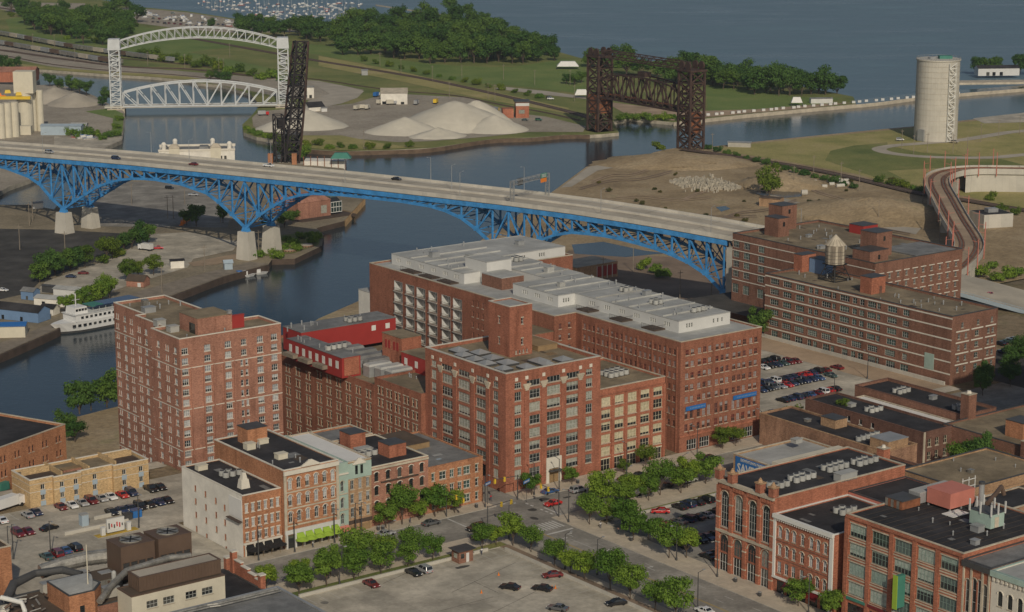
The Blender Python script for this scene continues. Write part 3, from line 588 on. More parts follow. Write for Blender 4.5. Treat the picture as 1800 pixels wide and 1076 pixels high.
# ---- twin brick warehouses on the right
GW = dict(frame='frame_grey', gl='glass_green', sill='', nx=4, ny=2)
g1 = Bldg('banded_warehouse', 'long dark brick warehouse with pale stone bands, a water tank on its roof', rect(484, 505, 419, 501), 19, 46.9, 'brick_brown', 'roof_tan', .9, 'metal_dark')
gz = [43.6, 40.1, 36.6, 33.1]
cols = [(77.5, 4), (71.5, 4), (65.5, 4), (60.6, 1.8), (58, 1.8), (53.4, 4), (50, 1.6), (45.2, 4.2), (40.8, 2), (37.6, 2), (33.4, 3.6), (30.4, 1.6), (24.6, 4), (18.8, 2.6)]
for q, w in cols:
    g1.win(3, [q], gz, w, 1.9, rev=True, **dict(GW, nx=max(2, round(w)), gl='glass_green'))
for q in (77.5, 71.5, 65.5, 59.3, 53, 46, 39.5, 32.5, 25, 18.8): g1.win(3, [q], [29.4], 4.3 if q > 20 else 2, 2.0, rev=True, **dict(GW, nx=5, ny=3))
for q, w in ((77, 3), (71.5, 4), (65.5, 3.4), (60.6, 1.8), (58, 1.8), (53, 3), (50, 1.6), (44.5, 2.6), (40.8, 2), (37.6, 2.4), (32.6, 3.6), (30.2, 1.4), (24.6, 3.8), (18.8, 3.4)):
    g1.win(3, [q], [24.6], w, 3.3, rev=True, **dict(GW, nx=max(2, round(w)), ny=3, gl='glass_green'))
for z in (45.8, 42.6, 39.1, 35.6, 32.1, 28.3): g1.band(3, z, .42, .08, 'stone_white')
for z in (38.4, 34.9, 31.4, 27.9):
    g1.win(0, [3.4, 6.6] if 1 else 0, [z + .8], 1.1, 1.7, nx=2, ny=2, frame='frame_grey', gl='glass_dark'); g1.win(0, [11.6], [z + .8], 1.7, 1.7, nx=2, ny=2, frame='frame_grey', gl='glass_green')
    g1.win(0, [17, 19], [z + .8], 1.1, 1.7, nx=2, ny=2, frame='frame_grey', gl='glass_dark')
    for s0, s1 in ((2, 8), (9, 14.4), (15.5, 20.4)): g1.band(0, z + 3.0, .4, .07, 'stone_white', s0, s1, 'lintel'); 
g1.win(0, [4.8, 12, 18.4], [42.6], 1.1, 1.7, nx=2, ny=2, frame='frame_grey', gl='glass_dark')
g1.finish()
for i in range(4):   # rest of the facade end: loading door
    pass
p, d, out = g1.opening(3, 6, 3.4, 31, 4.6, rev=True) if 0 else (g1.P[0], None, None)
c = gw(483.9, 427.5); MB().ob((c.x, c.y), A1, -.05, .2, -1.9, 1.9, 28.6, 33.6).build('painted_shutter', 'seafoam', g1.root)
g2 = Bldg('banded_warehouse', 'wide brick warehouse with several roof towers, behind the long pale banded one', [(514, 479.5), (557.5, 479.5), (557.5, 549.5), (514, 549.5)], 15, 50, 'brick_brown', 'roof_brown' if 0 else 'roof_tan', .9, 'metal_dark')
for z in (46.0, 42.4, 38.8, 35.2, 31.6):
    g2.win(3, [68, 62.5, 55], [z - 1.2 - (2.2 if z < 33 else 0)], 3.2, 2.3 + (1.0 if z < 33 else 0), rev=True, **dict(GW, nx=4, ny=2)); g2.band(3, z + 1.25, .3, .07, 'stone_white')
    g2.win(0, spread(10, 3, 40.5), [z - 2.0], 1.1, 1.7, nx=2, ny=2, frame='frame_grey', gl='glass_dark')
    for q in spread(10, 3, 40.5): g2.band(0, z - .1, .3, .06, 'stone_white', q - 1.4, q + 1.4, 'lintel')
g2.finish()
for a0, a1, b0, b1, z1, lab in ((523.6, 529, 536, 543.1, 56, 'low square brick roof tower nearest the bridge'), (534, 541.5, 545, 552, 58.2, 'taller brick roof tower next to the low one, nearest the bridge'),
        (524.9, 532.5, 489.5, 497.1, 57.6, 'tallest brick roof tower behind the water tank'), (516, 525, 484, 492, 53, 'low brick roof tower attached to the tallest one')):
    rt = box_thing('roof_tower', lab, 'roof tower', a0, a1, b0, b1, 49.1, z1, 'brick_brown', 'metal_dark'); addpart(rt, 'window', 'glass_dark', (a0 + a1) / 2 - .5, (a0 + a1) / 2 + .5, b0 - .06, b0 + .02, z1 - 3.2, z1 - 1.6)
rt = box_thing('roof_tower', 'brick block with small windows left of the water tank', 'roof tower', 497, 503.5, 497, 500.9, 46.0, 52, 'brick_vivid', 'metal_dark')
rt = box_thing('roof_tower', 'brick block with blue steel louvres beside the water tank legs', 'roof tower', 500, 505, 490.2, 496.5, 46.0, 51, 'blue_paint', 'metal_dark')
rt = box_thing('stair_penthouse', 'square brick stair penthouse on the tan roof, casting a long shadow', 'penthouse', 489.8, 496.2, 458.2, 463.2, 46.0, 51.6, 'brick_vivid', 'metal_dark')
addpart(rt, 'door', 'brick_dark', 493.5, 494.6, 458.1, 458.25, 46.0, 48.4)
rt = box_thing('roof_shed', 'red roof shed with a white satellite dish at the back edge of the wide warehouse', 'shed', 551.5, 559, 521, 528, 49.1, 52.4, 'paint_red', 'metal_dark')
box_thing('roof_terrace', 'grey fenced roof terrace at the right end of the wide warehouse', 'roof terrace', 536, 556, 481.5, 498, 49.11, 49.7, 'roof_grey', 'roof_grey')
# water tank on legs
def tower_tank(a, b_, z, leg, r, h, ch):
    c = gw(a, b_); t = thing('water_tank', 'old timber water tank with a conical roof on black steel legs above the banded warehouse', 'water tank', (c.x, c.y, z))
    for i in range(4):
        an = A1 + R(45 + 90 * i); p0 = Vector((c.x + math.cos(an) * 5.4, c.y + math.sin(an) * 5.4, z)); p1 = Vector((c.x + math.cos(an) * 2.7, c.y + math.sin(an) * 2.7, z + leg))
        MB().beam(p0, p1, .32).build('leg', 'black', t)
    k = MB()
    for i in range(4):
        an, an2 = A1 + R(45 + 90 * i), A1 + R(135 + 90 * i)
        P = lambda q, zz: Vector((c.x + math.cos(q) * (5.4 - 2.7 * zz / leg), c.y + math.sin(q) * (5.4 - 2.7 * zz / leg), z + zz))
        k.beam(P(an, .15), P(an2, .15), .3); k.beam(P(an, 3.6), P(an2, 3.6), .16); k.beam(P(an, .2), P(an2, 3.6), .1); k.beam(P(an2, .2), P(an, 3.6), .1)
        k.beam(P(an, .15), (c.x, c.y, z + .15), .25)
    k.cyl(c, .35, .35, z, z + leg, 8); k.build('bracing', 'black', t)
    MB().ob((c.x, c.y), A1, -2.9, 2.9, -2.9, 2.9, z + leg, z + leg + .4).build('platform', 'black', t)
    for i in range(24):                # staves
        an = i * R(15); k = MB(); k.ob((c.x + r * math.cos(an), c.y + r * math.sin(an)), an, -.1, .12, -r * .128, r * .128, z + leg + .4, z + leg + h); k.build('stave', 'wood_grey' if i % 3 else 'stone', t)
    for zz in (.9, 2.1, 3.3, 4.5): k = MB(); k.cyl(c, r + .2, r + .2, z + leg + zz, z + leg + zz + .1, 24, 0); k.build('hoop', 'metal_dark', t)
    k = MB(); k.cyl(c, r + .35, .3, z + leg + h, z + leg + h + ch, 16); k.build('conical_roof', 'stone', t)
    for i in range(16):
        an = i * R(22.5); MB().beam((c.x + (r + .35) * math.cos(an), c.y + (r + .35) * math.sin(an), z + leg + h + .05), (c.x, c.y, z + leg + h + ch + .1), .12).build('roof_rib', 'wood_grey', t)
    MB().dome((c.x, c.y, z + leg + h + ch - .2), .35, .4, 8, 3).build('cap', 'metal_grey', t)
tower_tank(497.5, 482.2, 46.0, 5.2, 3.15, 6.6, 3.3)
# ---- low buildings across the street on the right
def low(name, lab, a0, a1, b0, b1, z1, wall, roof, par=.6, cop='stone', z0=24, fin=True, **k):
    x = Bldg(name, lab, rect(a0, a1, b0, b1), z0, z1, wall, roof, par, cop, **k)
    return x.finish() if fin else x
DW = dict(frame='frame_white', gl='glass_dark', sill='stone_white')
low('low_brick_building', 'long low tan brick building with a dark roof, nearest the far car park', 436.6, 450.4, 372.5, 413.5, 34, 'brick_brown', 'roof_tar', cop='brick_dark', par=.9)
low('low_brick_building', 'narrow building with a bright white membrane roof between two dark roofs', 427, 436.3, 367, 409.5, 31.8, 'brick_dark', 'roof_bright', .3)
x = low('low_brick_building', 'dark brick building with three small white framed windows in its long side wall', 414.5, 426.6, 367, 411.5, 34, 'brick_dark', 'roof_tar', cop='brick_dark', fin=False)
x.win(3, [19.5, 23.5, 27.4], [31.3], 1.3, 1.5, rev=False, nx=1, ny=1, **DW) if 0 else x.win(3, [17, 21.5, 26], [31.0], 1.2, 1.5, nx=1, ny=1, rev=False, **DW)
x.win(0, [2.5, 5.5, 8.8], [26, 29.6], 1.4, 2.2, nx=2, ny=2, frame='frame_cream', gl='glass_dark', sill='stone'); x.pier(0, [.4, 11.7], .7, 24, 34, .2, 'stone'); x.finish()
x = low('low_brick_building', 'mottled tan brick building with a roof hut, facing the billboard', 393.5, 405.5, 361, 408, 34, 'brick_mottled', 'roof_tar', cop='brick_tan', fin=False)
x.band(3, 26, 7.5, .08, 'brick_tan', 0, 6.5, 'render_panel', rev=False) if 0 else x.band(3, 25.5, 8.2, .08, 'brick_tan', 40.6, 46.9, 'render_panel'); x.finish()
box_thing('roof_hut', 'small tan brick roof hut with four round vents', 'roof hut', 399.5, 404, 385, 390.5, 33.3, 36, 'brick_tan', 'metal_dark')
box_thing('roof_hut', 'flat grey roof hatch hut at the lower end of the mottled building', 'roof hut', 395, 402.5, 361.5, 368, 33.3, 36.2, 'brick_tan', 'metal_grey')
low('low_brick_building', 'brick building with a pale gravelled roof behind the courtyard tree', 425.8, 470, 340, 370, 34, 'brick_brown', 'roof_tan', cop='metal_dark')
box_thing('roof_hut', 'square orange brick roof hut with a dark lid beside the courtyard tree', 'roof hut', 431.5, 437.5, 347.5, 353.5, 33.3, 38, 'brick_orange', 'metal_dark')
low('low_brick_building', 'brick building with a stained parapet at the far right edge', 424, 450, 325, 342, 36, 'brick_brown', 'roof_tan', cop='stone')
low('low_brick_building', 'tan walled building with a broad empty tan roof', 380, 412, 322.4, 343.4, 36, 'brick_tan', 'roof_tan', cop='metal_dark')
low('low_brick_building', 'tan brick wall building below the broad tan roof at the right edge', 372, 400, 297, 321, 34.5, 'brick_tan', 'roof_brown', cop='brick_tan')
low('low_brick_building', 'low dark roofed link with brick chimneys between the long roof and the broad tan roof', 358, 393, 344.5, 359.5, 33.5, 'brick_brown', 'roof_tar', cop='brick_dark')
# chimneys
for a, b_, z0, z1, w, lab, m in ((436.8, 371, 25, 40.5, 1.5, 'tall brick chimney at the corner of the long low building', 'brick_brown'), (389, 357.6, 33, 36.6, 1.2, 'stubby brick chimney beside the courtyard tree', 'brick_vivid'), (371, 347.3, 33, 37, .9, 'narrow brick chimney behind the white fan units', 'brick_brown')):
    r = box_thing('chimney', lab, 'chimney', a - w, a + w, b_ - w, b_ + w, z0, z1, m, 'stone'); c = gw(a, b_); MB().cyl(c, w * .5, w * .35, z1, z1 + .7, 8).build('chimney_pot', 'stone_white', r)
# billboard building
mb = low('low_brick_building', 'small tan building with a pale roof carrying the blue banner on its side', 366, 391, 372, 389, 31.8, 'brick_tan', 'roof_white', fin=False); mb.finish()
MB().ob((gw(378, 373.6).x, gw(378, 373.6).y), A1, -12, 12, -1, 1, 31.01, 33).build('raised_roof', 'paint_cream', mb.root)
def text_mesh(txt, size, mat, bold=0.0):
    cu = bpy.data.curves.new('letters', 'FONT'); cu.body = txt; cu.size = size; cu.extrude = .02; cu.offset = bold; cu.align_x = 'LEFT'; cu.resolution_u = 2
    o = bpy.data.objects.new('letters', cu); scn.collection.objects.link(o); dg = bpy.context.evaluated_depsgraph_get(); dg.update()
    me = bpy.data.meshes.new_from_object(o.evaluated_get(dg)); bpy.data.objects.remove(o); bpy.data.curves.remove(cu)
    me.materials.clear(); me.materials.append(MAT[mat]); return me
bl = thing('billboard_banner', 'large blue banner reading SAVE M on the side wall of the pale roofed building', 'banner', gw(365.8, 387.5, 26))
c = gw(365.85, 380.5); MB().ob((c.x, c.y), A1, -.1, .05, -7.5, 7.5, 26.4, 31.3).build('sheet', 'blue_sign', bl)
def letters(parent, txt, size, mat, p, ang, bold=.03, squash=1):
    me = text_mesh(txt, size, mat, bold); o = bpy.data.objects.new('lettering', me); scn.collection.objects.link(o); o.parent = parent
    o.location = Vector(p) - parent_loc(parent); o.rotation_euler = (R(90), 0, ang); o.scale = (squash, 1, 1); return o
LANG = A2 + math.pi                     # lettering on walls that face the camera's left
letters(bl, 'SAVE MORE', 3.5, 'paint_white', gw(365.7, 387.2, 27.2), LANG, .08, .8); letters(bl, 'DOWNTOWN PARKING', 1.1, 'paint_white', gw(365.7, 386.0, 30.3), LANG, .02, .8)
# ---- foreground row along the side street, left of the crossing
RB = dict(frame='frame_white', sill='stone_white', head='stone_white')
wb = Bldg('white_sided_building', 'four storey brick building with a plain white painted side wall and black awnings', rect(231.6, 242.0, 411.7, 441), 23, 40.2, 'brick_orange', 'roof_tar', .35, 'stone_white')
for z in (36.2, 32.6, 29.2): wb.win(0, [1.1, 2.8, 4.5, 6.2, 7.9, 9.5], [z - .4], .85, 2.0, nx=2, ny=2, gl='glass_blind', **RB)
A, d, out, L = wb.edge(3); k = MB(); k.ob((A.x, A.y), math.atan2(d.y, d.x), .02, L - .02, -.06, .02, 22.9, 40.0)
wb.root['_'] = 0; del wb.root['_']
sw = [(22.6, (35.5, 32.2, 28.8, 25.2)), (17.6, (35.3, 32.0, 28.7, 24.6)), (12.6, (34.9, 31.4, 27.8)), (8.4, (34.3, 30.6, 27.0)), (8.2, (24.0,)), (4.0, (24.3,))]
for q, zz in sw: wb.win(3, [q], list(zz), .75, 1.5, rev=True, nx=2, ny=2, frame='frame_brown', gl='glass_dark', sill='stone')
wb.wall = 'brick_orange'; wb.finish()
# white paint coat on the side wall, with the openings left free
cb = MB(); op = wb.open[3]; xs = sorted({.01, L - .01, *[v for o in op for v in o[:2]]}); zs = sorted({.01, 17.0, *[v for o in op for v in o[2:4]]})
for z0, z1 in zip(zs, zs[1:]):
    for x0, x1 in zip(xs, xs[1:]):
        if not any(o[0] < (x0 + x1) / 2 < o[1] and o[2] < (z0 + z1) / 2 < o[3] for o in op):
            W = lambda q, z: (A.x + d.x * q + out.x * .02, A.y + d.y * q + out.y * .02, 23 + z); cb.quad(W(x0, z0), W(x1, z0), W(x1, z1), W(x0, z1))
cb.build('painted_side', 'plaster_white', wb.root)
c = gw(231.6, 414.8); MB().ob((c.x, c.y), A1, -.12, .0, -3, 3, 34.2, 38.9).build('blank_sign_board', 'roof_bright', wb.root); MB().ob((c.x, c.y), A1, -1.1, -.05, -3, 3, 33.6, 33.75).build('sign_gantry', 'timber_dark', wb.root)
def awnings(root, a0, a1, n, z, mat, b_=411.7, out_=1.5, name='awning', drop=.9, gap=.2):
    w = (a1 - a0) / n
    for i in range(n):
        x0, x1 = a0 + w * i + gap, a0 + w * (i + 1) - gap; k = MB()
        P = lambda a, o, zz: tuple(gw(a, b_ - o, zz))
        k.quad(P(x0, .05, z), P(x0, out_, z - drop), P(x1, out_, z - drop), P(x1, .05, z)); k.quad(P(x0, out_, z - drop), P(x0, out_, z - drop - .25), P(x1, out_, z - drop - .25), P(x1, out_, z - drop))
        k.quad(P(x0, .05, z), P(x0, .05, z - drop), P(x0, out_, z - drop)); k.quad(P(x1, .05, z), P(x1, out_, z - drop), P(x1, .05, z - drop)); k.quad(P(x0, .05, z - .05), P(x1, .05, z - .05), P(x1, out_, z - drop - .05), P(x0, out_, z - drop - .05)); k.build(name, mat, root)
def shopfront(B, n, z, h, mat, gl='glass_dark', m0=.5, m1=None, post='stone_white'):
    A, d, out, L = B.edge(0); m1 = L - .5 if m1 is None else m1; w = (m1 - m0) / n
    B.win(0, [m0 + w * (i + .5) for i in range(n)], [z], w - .45, h, nx=3, ny=2, frame=mat, gl=gl, sill='', rec=.3)
    B.band(0, z + h + .15, .5, .3, post, name='shop_cornice')
wb.band(0, 28.0, .45, .35, 'stone_white', name='shop_cornice'); awnings(wb.root, 231.9, 241.8, 4, 27.8, 'black')
for i in range(5): c = gw(232.1 + i * 2.4, 411.55); MB().ob((c.x, c.y), A1, -.16, .16, -.2, .1, 24.5, 27.98).build('shop_post', 'stone_white', wb.root)
for i in range(4): c = gw(233.3 + i * 2.4, 411.6); MB().ob((c.x, c.y), A1, -.95, .95, -.05, .02, 24.9, 27.2).build('shop_window', 'glass_dark', wb.root)
# ornate arcaded building
ob_ = Bldg('arcaded_building', 'ornate brick building with white arched windows, pediment and green umbrellas in front', rect(242.2, 257.4, 410.6, 443.5), 23, 44.6, 'brick_orange', 'roof_tar', .4, 'stone_white')
for z in (39.6, 35.5, 31.4): ob_.win(0, [1.7, 4.1, 6.5, 8.9, 11.3, 13.6], [z], 1.1, 2.7, nx=2, ny=2, arch=.55, frame='frame_white', gl='glass_blind', sill='stone', head='stone_white')
for z in (38.7, 34.6, 30.4): ob_.band(0, z, .35, .12, 'stone')
ob_.band(0, 43.2, 1.0, .45, 'stone_white', name='cornice'); ob_.pier(0, [.35, 14.85], .7, 24, 43.2, .2, 'stone')
c = gw(249.5, 410.5); k = MB()
for j in range(6): k.ob((c.x, c.y), A1, -2.6 + j * .42, 2.6 - j * .42, -.4, .1, 44.601 + j * .24, 44.84 + j * .24)
k.build('pediment', 'stone_white', ob_.root)
ob_.band(0, 28.6, 1.0, .35, 'paint_white', name='shop_cornice'); 
for i in range(7): c = gw(242.6 + i * 2.4, 410.4); MB().ob((c.x, c.y), A1, -.22, .22, -.25, .15, 24, 28.6).build('shop_post', 'paint_white', ob_.root)
for i in range(6):
    c = gw(243.8 + i * 2.4, 410.5); MB().ob((c.x, c.y), A1, -.9, .9, -.05, .03, 25, 28.3).build('shop_window', 'glass_dark', ob_.root); MB().ob((c.x, c.y), A1, -.9, .9, -.08, .0, 24.2, 25).build('shop_base', 'paint_red', ob_.root)
awnings(ob_.root, 245, 257.2, 5, 28.5, 'umbrella_green', 410.5, 1.3, drop=1.2)
# mansard front and tan front
mf = Bldg('mansard_building', 'narrow pale green fronted building with a bay window and pink awning', rect(257.5, 260.6, 411.4, 440), 23, 43.2, 'seafoam', 'roof_bright', .3, 'seafoam')
mf.win(0, [1.4], [38.6 - 2.6, 31.8, 27.8], .9, 2.6, nx=2, ny=2, arch=.45, frame='frame_grey', gl='glass_dark', head='stone'); mf.band(0, 40.2, .4, .3, 'stone_white'); mf.band(0, 35.2, .3, .2, 'stone'); mf.band(0, 31.2, .3, .2, 'stone'); mf.finish()
awnings(mf.root, 257.6, 260.6, 1, 27.4, 'paint_pink', 411.4, 1.4)
tf = Bldg('tan_fronted_building', 'tan brick building with a grey-green mansard gable and a dark shop fascia', rect(260.65, 267.4, 411.6, 440), 23, 43.0, 'brick_tan', 'roof_bright', .3, 'stone')
for z in (37.4 - 1.5, 32.4, 28.9): tf.win(0, [1.2, 3.5, 5.7], [z], .95, 2.3, nx=2, ny=2, gl='glass_blind', frame='frame_grey', sill='stone', head='stone')
tf.finish(); tf.band(0, 27.2, .9, .2, 'timber_dark', name='fascia'); tf.band(0, 38.6, 3.9, .12, 'seafoam', name='mansard')
for q in (2.4, 3.9):
    c = gw(260.65 + q, 411.42); MB().ob((c.x, c.y), A1, -.35, .35, -.06, .08, 39.6, 41.8).build('arched_window', 'glass_dark', tf.root)
c = gw(263.8, 411.3); k = MB()
for j in range(5): k.ob((c.x, c.y), A1, -1.9 + j * .38, 1.9 - j * .38, -.12, .2, 42.1 + j * .3, 42.4 + j * .3)
k.build('gable', 'stone_white', tf.root)
for x_ in (MB().ob((gw(263.2, 411.55).x, gw(263.2, 411.55).y), A1, -2.4, -.3, -.06, .02, 24.6, 26.8), MB().ob((gw(266.2, 411.55).x, gw(266.2, 411.55).y), A1, -2.4, .6, -.06, .02, 24.6, 26.8)): x_.build('shop_window', 'orange' if 0 else 'wood', tf.root)
pk = Bldg('pink_brick_building', 'pinkish brick building with arched dark windows and a yellow cornice', rect(267.45, 284.6, 412.2, 436), 23, 40.3, 'brick_pink', 'roof_tar', .3, 'paint_cream')
for z in (36.6, 33.1, 29.3): pk.win(0, [1.8, 5.2, 8.6, 12, 15.2], [z - .2], 1.15, 2.3, nx=2, ny=2, arch=.3, frame='frame_dark', gl='glass_dark', sill='stone', head='stone_white')
pk.band(0, 39.4, .5, .35, 'stone', name='cornice'); pk.band(0, 35.9, .2, .5, 'timber_dark', 3, 14, 'ledge'); pk.finish()
og = Bldg('orange_brick_building', 'orange brick corner building with green tinted windows and a blue-white roof', rect(284.7, 301.5, 412.4, 441), 23, 37.0, 'brick_orange', 'roof_grey', .35, 'brick_orange')
OG = dict(frame='frame_white', gl='glass_green', sill='stone', head='stone')
for z in (33.2, 29.5, 25.9): og.win(0, [1.5, 14.9], [z], .95, 2.0, nx=1, ny=2, **OG); og.win(0, [4.4, 11.8], [z], 2.0, 2.0, nx=2, ny=2, **OG); og.win(0, [7.2, 9.6], [z], 1.2, 2.0, nx=2, ny=2, **OG)
og.finish()
ob_.finish()
box_thing('roof_hut', 'orange brick roof hut with a dark lid on the orange corner building', 'roof hut', 276, 281, 416.5, 421.5, 40.0, 43.4, 'brick_vivid', 'metal_dark')
box_thing('roof_hut', 'orange brick roof hut at the back of the arcaded building roof', 'roof hut', 246.5, 252, 434.5, 439.5, 44.2, 48.4, 'brick_orange', 'metal_dark')
box_thing('roof_hut', 'brick stair hut beside the curved skylight on the foreground row', 'roof hut', 272, 276.5, 428, 433, 40.0, 44.2, 'brick_vivid', 'metal_dark')
box_thing('roof_terrace', 'fenced timber roof terrace with two pale hatches on the foreground row', 'roof terrace', 284, 296, 428, 440, 36.66, 38.3, 'wood', 'roof_brown')
low('rear_brick_block', 'brick block with curved grey rooflight behind the pink brick building', 267.5, 284, 436.2, 447, 40.6, 'brick_orange', 'roof_grey', cop='stone')
# ---- yellow apartment row and old brick warehouse at the left edge
yb = Bldg('yellow_apartments', 'low yellow brick apartment row with pale blue window panels facing the car park',
    [(207.4, 476.2), (213.5, 476.2), (213.5, 475.2), (221, 475.2), (221, 476.2), (230, 476.2), (230, 475.2), (240, 475.2), (240, 487), (207.4, 487)], 22, 32.4, 'brick_yellow', 'roof_tan', .8, 'stone_white')
for f, qs in ((0, [3.5]), (2, [2.2, 6.0]), (4, [4.2]), (6, [3, 7.8])):
    yb.win(f, qs, [23.6, 26.5, 29.3], 1.1, 1.4, nx=2, ny=1, frame='frame_white', gl='glass_dark', sill='', head='')
    A, d, out, L = yb.edge(f)
    for q in qs:
        for z in (25.1, 27.97): MB().ob((A.x, A.y), math.atan2(d.y, d.x), q - .7, q + .7, -.08, .02, z, z + 1.25).build('blue_panel', 'blue_pale', yb.root)
for f in (0, 2, 4, 6, 9): yb.band(f, 30.9, .18, .06, 'stone'); yb.band(f, 28.9, .14, .05, 'stone_white')
yb.finish()
for a in (216.5, 224, 231.5): addpart(yb.root, 'party_wall', 'brick_yellow', a - .2, a + .2, 476.8, 486.8, 31.6, 32.9)
for a0, a1 in ((208.2, 215.8), (232.3, 239)): addpart(yb.root, 'roof_terrace', 'timber_dark', a0, a1, 477.5, 482.5, 31.61, 31.7); addpart(yb.root, 'terrace_wall', 'brick_yellow', a0, a1, 482.6, 482.9, 31.61, 33.2)
box_thing('terrace_furniture', 'reddish terrace furniture and planters on the yellow apartment roof', 'planters', 218, 223, 479, 481, 31.65, 32.4, 'brick_pink', 'wood')
p0, p1 = at(114.5, 745, 34), at(0, 786, 34); fd = (p1 - p0).normalized(); fn = Vector((fd.y, -fd.x, 0)); fn = fn if fn.y > 0 else -fn
fr = lambda a, b: p0 + fd * a * 1 + fn * b
ol = Bldg('old_brick_warehouse', 'old orange brick warehouse with green awnings and a dark flat roof at the left edge', [(60, 0), (0, 0), (0, 26), (60, 26)][::1], 18, 34, 'brick_orange', 'roof_tar', .8, 'stone', frm=lambda a, b: Vector(((p0 + fd * a + fn * b).x, (p0 + fd * a + fn * b).y, 0)))
for z in (29.6, 25.6, 21.6): ol.win(0, [q + e for q in spread(11, 3, 57) for e in (-.7, .7)], [z], .7, 1.8, rev=True, nx=1, ny=2, frame='frame_brown', gl='glass_dark', sill='stone', arch=.2)
ol.finish()
for q, lab in ((9, 'right'), (26, 'left')):
    A, d, out, L = ol.edge(0); c = A + d * (L - q); k = MB(); an = math.atan2(d.y, d.x)
    k.ob((c.x, c.y), an, -1.6, 1.6, -1.5, -.02, 22.5, 24.6, tap=.0); k.build('awning', 'roof_green', ol.root)

def patches(B_, n, z, seed, mats=('roof_tar', 'roof_grey', 'roof_brown')):
    rn = random.Random(seed); A_ = [p[0] for p in B_.g]; Bq = [p[1] for p in B_.g]
    for i in range(n):
        w, d = rn.uniform(.8, 3.2), rn.uniform(.6, 3.5); a, b = rn.uniform(min(A_) + 1, max(A_) - 1 - w), rn.uniform(min(Bq) + 1, max(Bq) - 1 - d); addpart(B_.root, 'roof_patch', mats[i % len(mats)], a, a + w, b, b + d, z + .004, z + .03 + i * .002)
patches(wb, 7, 39.85, 1); patches(ob_, 9, 44.2, 2); patches(pk, 5, 40.0, 3); patches(og, 6, 36.65, 4, ('blue_pale', 'roof_grey', 'roof_white')); patches(ol, 0, 33, 5); patches(bb, 7, 55.7, 6, ('roof_brown', 'roof_tan', 'wood')); patches(g1, 12, 46.0, 7, ('roof_brown', 'roof_tan', 'roof_tan')); patches(g2, 16, 49.1, 8, ('roof_brown', 'roof_grey', 'roof_tan')); patches(wg, 6, 46.9, 9, ('roof_brown', 'roof_tan'))
# ================================================================ the setting: water, banks, bluff, streets
wp = [at(u, v, 0) for u, v in ((-400, 1300), (2200, 1300), (2200, 118), (1800, 150), (1600, 165), (1480, 178), (1240, 203), (1100, 180), (700, 110), (300, 40), (-400, 40))]
struct('river_water', MB().quad(*[(p.x, p.y, 0.02) for p in wp]), 'river_water')
struct('lake_water', MB().quad((-9000, 300, 0), (9000, 300, 0), (9000, 26000, 0), (-9000, 26000, 0)), 'lake_water')
def land(name, pts, z, top, side, z0=-3):
    P = [at(u, v, z) for u, v in pts]
    ar = sum(a.x * b.y - b.x * a.y for a, b in zip(P, P[1:] + P[:1]))
    if ar < 0: P.reverse()
    b = MB(); b.prism(P, z0, z, 0, 1); return struct(name, b, [side, top])
land('shore_land', [(-250, 95), (-100, 105), (30, 120), (84, 123), (193, 131), (264, 135), (331, 141), (347, 146), (390, 150), (440, 165), (457, 185), (441, 205), (426, 219), (428, 233), (451, 241), (480, 245),
    (500, 255), (534, 262), (600, 266), (683, 264), (760, 260), (860, 245), (934, 242), (990, 237), (1037, 237), (1057, 236), (1088, 233), (1078, 214), (1109, 208), (1184, 215), (1244, 208), (1320, 200), (1428, 190),
    (1505, 183), (1500, 170), (1440, 158), (1300, 130), (1150, 108), (1020, 102), (985, 92), (900, 62), (790, 46), (690, 40), (640, 47), (560, 54), (470, 44), (420, 34), (330, 20), (240, 12), (180, 0), (-250, -20)], 2.2, 'grass', 'rock')
land('quay_land', [(-150, 400), (0, 360), (50, 360), (95, 368), (112, 348), (128, 328), (165, 302), (230, 286), (430, 288), (500, 286), (604, 296), (641, 350), (607, 388), (556, 401), (569, 412), (566, 432),
    (518, 455), (478, 456), (472, 465), (393, 486), (304, 519), (230, 536), (112, 571), (98, 580), (0, 623), (-150, 680)], 2.6, 'flats_ground', 'timber_dark')
land('silo_land', [(-150, 148), (0, 148), (60, 150), (100, 148), (140, 158), (165, 168), (190, 182), (218, 196), (217, 231), (215, 246), (187, 259), (150, 275), (100, 294), (54, 315), (16, 328), (0, 337), (-150, 380)], 2.4, 'yard_ground', 'rock')
land('river_bank_land', [(974, 335), (1005, 312), (1031, 293), (1122, 279), (1149, 268), (1174, 262), (1193, 260), (1241, 259), (1320, 250), (1428, 239), (1552, 227), (1640, 219), (1681, 213), (1800, 201), (2200, 165), (2200, 600),
    (2200, 1400), (-300, 1400), (-300, 860), (0, 775), (105, 741), (127, 735), (205, 715), (300, 690), (500, 600), (560, 560), (640, 525), (740, 480), (820, 440), (900, 385)], 2.3, 'dirt_ground', 'concrete')
